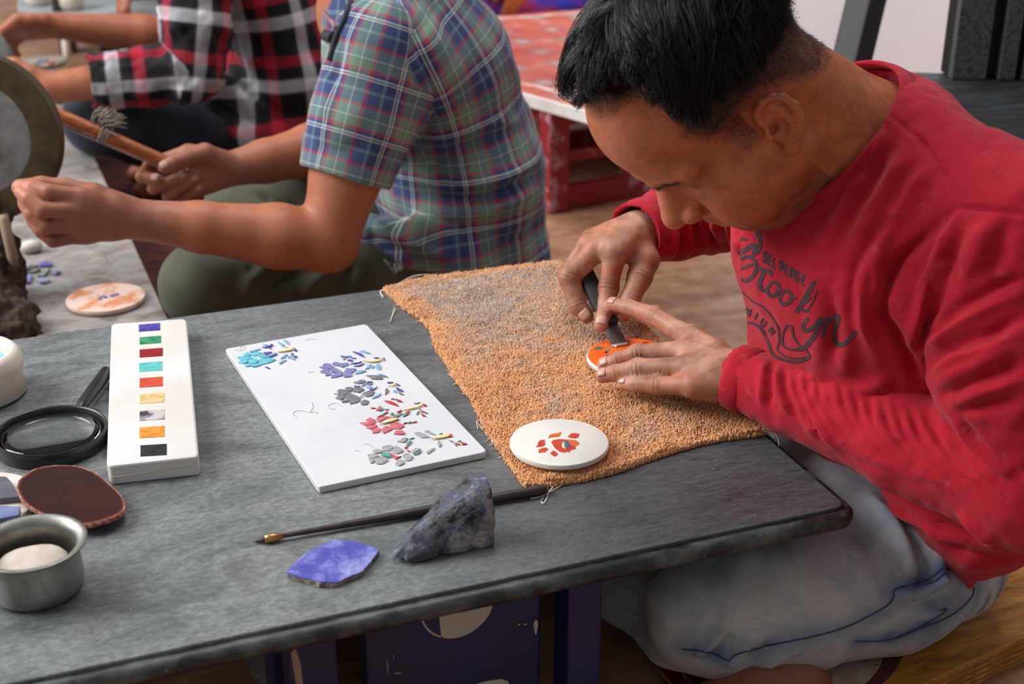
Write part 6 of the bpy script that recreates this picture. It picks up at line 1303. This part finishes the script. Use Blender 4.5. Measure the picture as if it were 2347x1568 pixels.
FB = [([(1000, 10), (955, 90), (990, 170), (1003, 230), (985, 290), (950, 340), (905, 400)], .008, -.009), ([(1150, 300), (1080, 330), (1000, 360), (930, 390)], .012, -.010), ([(1200, 270), (1120, 290), (1040, 310), (980, 330)], .012, .008), ([(1235, 400), (1150, 440), (1060, 460), (960, 445)], .010, -.011), ([(1240, 370), (1150, 410), (1060, 425), (960, 415)], .012, .010), ([(1230, 440), (1150, 470), (1060, 490), (940, 470)], .012, .009),
  ([(1030, 430), (1015, 400), (980, 380), (930, 380)], .008, -.006), ([(830, 520), (880, 560), (950, 590), (1020, 620)], .010, -.009), ([(840, 500), (900, 540), (970, 570), (1040, 600)], .010, .008), ([(1240, 380), (1180, 420), (1130, 440)], .006, -.004), ([(1250, 500), (1200, 540), (1130, 560)], .012, -.006), ([(1150, 100), (1190, 200), (1220, 300)], .02, .004), ([(760, 60), (780, 120), (760, 200)], .01, -.006), ([(735, 120), (750, 200), (740, 280)], .01, .005), ([(720, 330), (770, 345), (840, 340)], .010, -.004)]
TW = [(0, (66, 80, 124)), (.19, (176, 62, 78)), (.245, (118, 142, 140)), (.42, (236, 238, 226)), (.432, (120, 150, 130)), (.60, (176, 62, 78)), (.655, (58, 70, 116)), (.71, (240, 242, 230)), (.728, (96, 112, 136)), (.762, (240, 242, 230)), (.78, (56, 68, 112)), (.94, (112, 138, 146))]
PLM = plaid('green_blue_plaid', .082, .078, TW, TW)
def lay(o, V, origin, ax, up):
    """weave coordinates: along the axis and round it"""
    ax = ax/np.linalg.norm(ax); fr = frame(ax, up); q = V-origin; a = np.arctan2(q@fr[:, 1], q@fr[:, 0]); r = .105 if o is None else o
    return np.stack([a*r, q@ax], 1)
V, F = torso_B().mesh(.0035, 16); V = folds(relax(V, F, 2, .5), F, FB); N = vnormals(V, F); V = V+N*(.0016*vnoise(V, 26))[:, None]
sB = obj('shirt', (V, F), PLM, pB, smooth=True); torso_sl = [(V, F)]
# the warp follows the spine's curve, the weft runs round the body
def curve_uv(V, c0, c1, c2, r):
    P = spline([c0, c1, c2], 40); d = np.linalg.norm(V[:, None]-P[None], axis=2).argmin(1); T_ = np.gradient(P, axis=0); T_ /= np.linalg.norm(T_, axis=1)[:, None]; L = np.r_[0, np.cumsum(np.linalg.norm(np.diff(P, axis=0), axis=1))]
    q = V-P[d]; t = (q*T_[d]).sum(1); yv = V3(0, 1, 0); xv = np.cross(np.tile(yv, (len(V), 1)), T_[d]); ang = np.arctan2((q@yv)/1.35, (q*xv).sum(1)); return np.stack([ang*r, L[d]+t], 1)
vuv(sB, curve_uv(V, yp(890, -40, YB), yp(1010, 250, YB), yp(1050, 640, YB), .135))
for sh, el, k in ((SHB, ELB, .66), (SHBR, ELBR, .7)):
    V, F = sleeve_B(sh, el, k).mesh(.0035, 16); V = folds(relax(V, F, 2, .5), F, FB); N = vnormals(V, F); V = V+N*(.0013*vnoise(V, 30))[:, None]; torso_sl.append((V, F)); o = obj('sleeve', (V, F), PLM, sB, smooth=True); vuv(o, lay(.066, V, sh, el-sh, (0, -1, 0))+V3(.02, .01)[:2] if False else lay(.066, V, sh, el-sh, (0, -1, 0)))
# open placket with a dark facing and a button tab at the front of the shirt
FACE_ = mat('dark_facing', (34, 36, 46), (46, 50, 60), .8, 60)
VT, FT = torso_sl[0][0], torso_sl[0][1]; V2, F2 = torso_sl[1]; bvB = BVHTree.FromPolygons(np.concatenate([VT, V2]).tolist(), np.concatenate([FT, F2+len(VT)]).tolist())
for nm, pts_, rr_ in (('placket', [(803, 6), (794, 36), (784, 60), (772, 84), (764, 112), (757, 140)], .0042), ('button_tab', [(748, 80), (756, 84), (766, 86)], .0085), ('collar_edge', [(738, 6), (742, 24), (752, 38), (764, 52), (772, 66)], .0035)):
    P = [h[0]+h[1]*.0015 for h in (hit(bvB, *p) for p in spline(pts_, 14)) if h is not None]
    if len(P) > 3: obj(nm, tube(np.array(P), rr_, 8), FACE_ if nm != 'collar_edge' else PLM, sB, smooth=True)
# trousers
OLV = cloth_mat('olive_drill', None, None); g = G('olive_drill2'); g.set(Base_Color=g.mix(g.rng(g.noise(g.co('Object'), 12, 4), .35, .65), lin((74, 74, 60)), lin((92, 92, 76)))); OLV = cloth_mat('olive_drill2', g, None, 1200, .25, .7)
KN1, KN2 = yp(470, 655, YB-.13), yp(560, 470, YB+.22)
def pants_B():
    f = SDF(); pel = V3(XB+.17, YB, .14); f.ell(pel+V3(0, 0, -.03), (.12, .15, .085), .03)
    f.chain([pel+V3(0, -.10, 0), pel*.5+KN1*.5+V3(0, -.045, -.012), KN1], [.072, .070, .064], .03); f.chain([KN1, KN1*.5+V3(XB-.02, YB+.05, .06)*.5, V3(XB-.02, YB+.05, .06)], [.060, .055, .045], .02)
    f.chain([pel+V3(0, .10, 0), pel*.5+KN2*.5+V3(0, .05, .0), KN2], [.095, .082, .066], .03); f.chain([KN2, KN2*.5+V3(XB-.02, YB-.05, .05)*.5, V3(XB-.02, YB-.05, .05)], [.058, .05, .042], .02)
    f.half((0, 0, .012), (0, 0, -1), .01); return f
V, F = pants_B().mesh(.004, 16); V = folds(relax(V, F, 2, .5), F, [([(640, 600), (580, 640), (560, 690)], .012, .008), ([(700, 620), (640, 650), (600, 700)], .010, -.009), ([(760, 620), (720, 650), (690, 690)], .010, .008), ([(810, 600), (790, 640), (770, 680)], .009, -.008), ([(560, 615), (600, 625), (680, 640)], .012, -.006), ([(590, 440), (640, 470), (690, 480)], .008, -.008), ([(600, 460), (650, 490), (690, 495)], .008, .006)])
V[:, 2] = np.maximum(V[:, 2], .012); oB = obj('trousers', (V, F), OLV, pB, smooth=True); bvt = BVHTree.FromPolygons(V.tolist(), F.tolist())
WPR = mat('white_print', (206, 206, 200), rough=.8)
def proj_poly(bv, pts, parent, m_, name):
    P = [hit(bv, *p) for p in pts]
    if any(p is None for p in P): return
    V = [p[0]+p[1]*.0015 for p in P]; obj(name, (V, [tuple(range(len(V)))]), m_, parent)
for q_ in ([(900, 604), (905, 603), (912, 622), (906, 624)], [(908, 601), (914, 601), (921, 618), (915, 621)], [(917, 600), (921, 602), (925, 612), (922, 616)]): proj_poly(bvt, q_, oB, WPR, 'logo_stripe')
txt = 'adidas'
A6 = {'a': [[(.8, .6), (.2, .6), (0, .3), (.2, 0), (.8, 0)], [(.9, .7), (.9, 0)]], 'd': [[(.8, .6), (.2, .6), (0, .3), (.2, 0), (.8, 0)], [(.9, 1), (.9, 0)]], 'i': [[(.5, .65), (.5, 0)]], 's': [[(.9, .6), (.2, .6), (.1, .4), (.9, .25), (.8, 0), (.1, 0)]]}
for k, ch_ in enumerate(txt):
    c0_ = np.array([878+k*4.6, 597+k*5.6]); ex, ey = np.array([3.6, 4.4]), np.array([8., -5.])
    for s_ in A6[ch_]:
        P = [hit(bvt, *(c0_+ex*a+ey*b)) for a, b in s_]
        if all(p is not None for p in P): obj('logo_letter', tube([p[0]+p[1]*.001 for p in P], .0005, 4), WPR, oB)

# ================================================================== MAN IN RED AND BLACK CHECK
YC = 1.95
SHC, ELC, WRC = yp(455, -70, YC-.17), yp(440, 165, YC-.20), yp(120, 200, YC-.17)
SHCR, ELCR, WRCR = yp(470, -60, YC+.18), yp(400, 85, YC+.26), yp(140, 60, YC+.22)
print('C', SHC, ELC, WRC, np.linalg.norm(SHC-ELC), np.linalg.norm(ELC-WRC))
NCc = yp(540, -210, YC); HC = Head(NCc+V3(-.06, 0, .09), (-.8, 0, -.6), (-.6, 0, .8), 1.); XC = SHC[0]
pC = person_root('person', 'man in a red, black and white checked shirt sitting behind the man in green plaid', (XC, YC, 0))
def spread_hand(wr, d, side, up, sc=1., curl=.5):
    """a relaxed, slightly curled hand: d along the fingers, side towards the thumb, up out of the back of the hand"""
    d, side, up = [np.array(v)/np.linalg.norm(v) for v in (d, side, up)]; H = {}
    for n, s_, l0, L in (('index', .028, .088, (.042, .026, .021)), ('middle', .008, .092, (.046, .029, .022)), ('ring', -.012, .086, (.042, .027, .021)), ('little', -.030, .076, (.033, .021, .018))):
        p = wr+d*l0*sc+side*s_*sc; P = [p]; a = .25*curl
        for l in L: a += .75*curl; p = p+(d*math.cos(a)-up*math.sin(a))*l*sc; P.append(p)
        k = .82 if n == 'little' else 1.; H[n] = (P, [r*sc*k for r in (.0120, .0105, .0095, .0085)])
    t0 = wr+d*.035*sc+side*.032*sc-up*.008; H['thumb'] = ([t0, t0+(d*.7+side*.5-up*.35)*.036*sc, t0+(d*1.5+side*.55-up*.9)*.036*sc, t0+(d*2.1+side*.4-up*1.2)*.036*sc], [.0145*sc, .012*sc, .0105*sc, .0095*sc]); return H
def body_C():
    f = SDF(); HC.build(f, True); f.cone(HC.w(-.02, 0, -.03), NCc+V3(.02, 0, -.03), .056, .062, .02); pel = V3(XC+.18, YC, .16)
    f.cone(NCc+V3(.03, 0, -.06), pel, .075, .09, .03, flat=(0, 1, 0), ff=1.4)
    for sh, el, wr in ((SHC, ELC, WRC), (SHCR, ELCR, WRCR)): f.cone(NCc+V3(.04, 0, -.09), sh, .06, .046, .02); f.chain([sh, el], [.045, .040], .012); f.chain([el, el*.7+wr*.3, wr], [.040, .042, .028], .012)
    simple_hand(f, WRC, spread_hand(WRC, WRC-ELC, (0, -.2, 1), (0, -1, 0), 1., .7)); simple_hand(f, WRCR, spread_hand(WRCR, WRCR-ELCR+V3(0, 0, -.03), (0, -.7, .7), (0, -.6, .8), 1., .8))
    for sy, kn in ((-1, yp(225, 275, YC-.10)), (1, yp(330, 230, YC+.3))):
        hip = pel+V3(-.02, .09*sy, -.03); f.cone(hip, kn, .06, .045, .02); f.cone(kn, V3(XC-.02, YC-.05*sy, .05), .043, .032, .02); f.cone(V3(XC-.02, YC-.05*sy, .05), V3(XC-.14, YC-.06*sy, .03), .032, .02, .02)
    return f
V, F = body_C().mesh(.0042, 16); V = relax(V, F, 2, .4); T = np.tile(np.array(lin((178, 112, 84))[:3]), (len(V), 1)); T = mix(T, (24, 20, 20), HC.hairmask(HC.loc(V))*(np.linalg.norm(HC.loc(V), axis=1) < .2)*.95)
bC = obj('body', (V, F), SKIN, pC, smooth=True); vcol(bC, 'tint', T); cap_hair(HC, pC)
CW = [(0, (24, 22, 26)), (.22, (180, 32, 54)), (.40, (24, 22, 26)), (.56, (60, 58, 64)), (.60, (216, 214, 220)), (.80, (60, 58, 64)), (.84, (24, 22, 26))]
CHK = plaid('red_black_check', .118, .125, CW, CW)
def torso_C():
    f = SDF(); fl = (0, 1, 0); f.cone(yp(560, -190, YC), yp(600, -20, YC), .085, .12, .03, flat=fl, ff=1.4); f.cone(yp(600, -20, YC), yp(662, 150, YC), .12, .140, .03, flat=fl, ff=1.35); f.cone(yp(662, 150, YC), yp(715, 335, YC), .140, .155, .03, flat=fl, ff=1.25)
    for sy, sh in ((-1, SHC), (1, SHCR)): f.cone(NCc+V3(.03, .05*sy, -.05), sh+V3(.02, 0, 0), .05, .07, .03)
    f.chain([yp(520, 230, YC-.12), yp(590, 310, YC-.16), yp(700, 330, YC-.16)], [.05, .045, .05], .03); f.half((0, 0, .03), (0, 0, -1), .01); return f
FC = [([(500, 40), (520, 110), (560, 180), (600, 220)], .016, -.014), ([(530, 20), (560, 100), (600, 160)], .018, .012), ([(440, 130), (470, 200), (520, 260), (560, 300)], .014, -.012), ([(500, 170), (560, 230), (620, 260)], .014, .010), ([(480, 225), (540, 260), (600, 290)], .012, -.010), ([(640, 60), (650, 160), (640, 260)], .02, .008)]
V, F = torso_C().mesh(.005, 16); V = folds(relax(V, F, 2, .5), F, FC); N = vnormals(V, F); V = V+N*(.003*vnoise(V, 22))[:, None]
sC = obj('shirt', (V, F), CHK, pC, smooth=True); vuv(sC, curve_uv(V, yp(540, -220, YC), yp(610, 0, YC), yp(660, 340, YC), .135))
CF = WRC*.30+ELC*.70
for sh, el, cf in ((SHC, ELC, yp(205, 185, YC-.18)), (SHCR, ELCR, ELCR*.9+WRCR*.1)):
    f = SDF(); f.chain([sh, sh*.5+el*.5, el], [.068, .066, .060], .02); f.chain([el, el*.6+cf*.4, cf], [.060, .052, .054], .015); d = (cf-el)/np.linalg.norm(cf-el); f.half(cf, d, .003); f.cone(cf-d*.03, cf+d*.05, .044, .046, .003, 's')
    V, F = f.mesh(.0045, 16); N = vnormals(V, F); V = V+N*(.0045*vnoise(V, 30)+.002*vnoise(V, 70))[:, None]; o = obj('sleeve', (V, F), CHK, sC, smooth=True)
    t = np.clip(((V-sh)@(el-sh))/((el-sh)@(el-sh)), 0, 1.05); low = t >= 1.0; u1 = lay(.064, V, sh, el-sh, (0, -1, 0)); u2 = lay(.056, V, el, cf-el, (0, -1, 0)); u2[:, 1] += np.linalg.norm(el-sh); dm = np.linalg.norm(V-el-np.clip(((V-el)@d), 0, 9)[:, None]*d, axis=1) < np.linalg.norm(V-sh-t[:, None]*(el-sh), axis=1); u1[dm] = u2[dm]; vuv(o, u1)
g = G('dark_denim'); g.set(Base_Color=g.mix(g.rng(g.noise(g.co('Object'), 7, 5), .35, .65), lin((38, 40, 48)), lin((58, 64, 78)))); DKD = cloth_mat('dark_denim', g, None, 1200, .3, .8)
K1, K2 = yp(225, 275, YC-.10), yp(330, 230, YC+.3)
f = SDF(); pel = V3(XC+.18, YC, .14); f.ell(pel, (.15, .19, .12), .03); f.chain([pel+V3(0, -.10, 0), pel*.5+K1*.5+V3(0, -.035, -.012), K1], [.085, .078, .068], .03); f.chain([K1, K1*.5+V3(XC-.02, YC+.05, .06)*.5, V3(XC-.02, YC+.05, .06)], [.064, .058, .045], .02)
f.chain([pel+V3(0, .10, 0), pel*.5+K2*.5+V3(0, .05, .0), K2], [.098, .084, .066], .03); f.chain([K2, V3(XC-.02, YC-.05, .05)], [.058, .042], .02); f.half((0, 0, .012), (0, 0, -1), .01)
V, F = f.mesh(.006, 16); N = vnormals(V, F); V = relax(V, F, 2, .5)+N*(.003*vnoise(V, 18))[:, None]; V[:, 2] = np.maximum(V[:, 2], .012); obj('jeans', (V, F), DKD, pC, smooth=True)
# ================================================================== PEOPLE AT THE BACK, MOSTLY ABOVE THE FRAME
def far_person(label, base, face, cloth, trousers, hand_at, arm_tint=(158, 96, 72), extra=None):
    """seated cross-legged figure; base = where it sits, face = horizontal direction it faces, hand_at = where the left hand rests"""
    base = np.array(base, float); F_ = np.array(face, float)/np.linalg.norm(face); Y_ = np.cross((0, 0, 1), F_)
    B = lambda f_, l_, u_: base+F_*f_+Y_*l_+V3(0, 0, u_)
    root = person_root('person', label, base); H = Head(B(.16, 0, .70), F_*.82+V3(0, 0, -.57), V3(0, 0, .82)+F_*.57); f = SDF(); H.build(f)
    sh = [B(.06, s_*.18, .52) for s_ in (1, -1)]; wr = [np.array(h, float) for h in hand_at]; el = [(s_+w_)/2+V3(0, 0, -.12)+Y_*l_*.07-F_*.03 for s_, w_, l_ in zip(sh, wr, (1, -1))]
    f.cone(H.w(-.02, 0, -.03), B(.04, 0, .56), .055, .062, .02); f.cone(B(.04, 0, .52), B(-.02, 0, .13), .075, .09, .03, flat=Y_, ff=1.4)
    for s_, e_, w_, l_ in zip(sh, el, wr, (1, -1)):
        f.cone(B(.04, 0, .50), s_, .06, .045, .02); f.chain([s_, e_, w_], [.045, .040, .028], .012); simple_hand(f, w_, spread_hand(w_, w_-e_, Y_*-l_, (0, 0, 1), 1., .8))
    kn = [B(.32, s_*.26, .10) for s_ in (1, -1)]; an = [B(.22, -s_*.10, .05) for s_ in (1, -1)]
    for s_, k_, a_ in zip((1, -1), kn, an): f.chain([B(0, s_*.09, .12), k_, a_, a_+F_*.1-V3(0, 0, .02)], [.06, .045, .032, .022], .02)
    V, Fc = f.mesh(.006, 16); T = np.tile(np.array(lin(arm_tint)[:3]), (len(V), 1)); L = H.loc(V); T = mix(T, (22, 19, 19), H.hairmask(L)*(np.linalg.norm(L, axis=1) < .2)*.95); b = obj('body', (V, Fc), SKIN, root, smooth=True); vcol(b, 'tint', T); cap_hair(H, root)
    f = SDF(); f.cone(B(.045, 0, .50), B(.03, 0, .34), .09, .12, .03, flat=Y_, ff=1.4); f.cone(B(.03, 0, .34), B(-.01, 0, .10), .12, .135, .03, flat=Y_, ff=1.3)
    for s_, e_, l_ in zip(sh, el, (1, -1)): f.cone(B(.04, l_*.05, .53), s_, .05, .068, .03); f.chain([s_, s_*.3+e_*.7], [.066, .062], .02)
    f.cone(B(.05, 0, .52), B(.10, 0, .66), .062, .07, .006, 's'); f.half((0, 0, .02), (0, 0, -1), .01)
    V, Fc = f.mesh(.007, 16); N = vnormals(V, Fc); obj('shirt', (V+N*(.004*vnoise(V, 20))[:, None], Fc), cloth, root, smooth=True)
    f = SDF(); f.ell(B(-.01, 0, .13), (.14, .17, .11), .03)
    for s_, k_, a_ in zip((1, -1), kn, an): f.chain([B(0, s_*.09, .13), k_, a_], [.095, .068, .05], .03)
    f.half((0, 0, .01), (0, 0, -1), .01); V, Fc = f.mesh(.007, 16); N = vnormals(V, Fc); V = V+N*(.004*vnoise(V, 18))[:, None]; V[:, 2] = np.maximum(V[:, 2], .008); obj('trousers', (V, Fc), trousers, root, smooth=True)
    return root, B
BLUEC = cloth_mat('blue_cloth', None, lin((58, 66, 158))); GREYC = cloth_mat('grey_trousers', None, lin((70, 70, 76)))
hD = on(262, 6, .27)
far_person('person in blue at the far table, a brown hand showing at the top left', on(430, -60, 0)+V3(.25, .1, 0), (-1, -.12, 0), BLUEC, GREYC, (hD+V3(.05, 0, .03), hD+V3(.10, .34, .05)))
g = G('tie_dye_print'); v = g.co('Object'); n1 = g.noise(v, 9, 5, .6, 1.); n2 = g.noise(v, 24, 4); c = g.ramp(n1, [(.3, (46, 52, 168)), (.45, (64, 40, 140)), (.56, (150, 40, 70)), (.7, (110, 30, 60))], 'LINEAR'); c = g.mix(g.rng(n2, .66, .74), c, lin((70, 190, 150))); g.set(Base_Color=c); TIE = cloth_mat('tie_dye_print', g, None)
e0 = on(1165, 10, .10); far_person('person in red and blue printed clothes sitting behind the red table', V3(e0[0]+.02, e0[1]+.33, 0), (-.05, -1, 0), TIE, TIE, (V3(e0[0]+.12, e0[1]+.10, .22), V3(e0[0]-.12, e0[1]+.10, .22)))
sc = [on(1160, 34, .05), on(1168, 8, .14), on(1174, -10, .22), on(1178, -40, .3)]; P = spline([p+V3(0, -.02-.015*i, 0) for i, p in enumerate(sc)], 14)
V = [p+RT*w_ for p in P for w_ in (-.028, -.012, .006, .022)]; V = [v+V3(0, -.006*math.sin(i*1.7), 0) for i, v in enumerate(V)]; F = [(i*4+j, i*4+j+1, i*4+j+5, i*4+j+4) for i in range(13) for j in range(3)]
o = obj('orange_scarf', (V, F), cloth_mat('orange_cloth', None, lin((222, 130, 62))), smooth=True, label='orange scarf hanging in front of the printed clothes behind the red table', cat='scarf'); m_ = o.modifiers.new('t', 'SOLIDIFY'); m_.thickness = .004
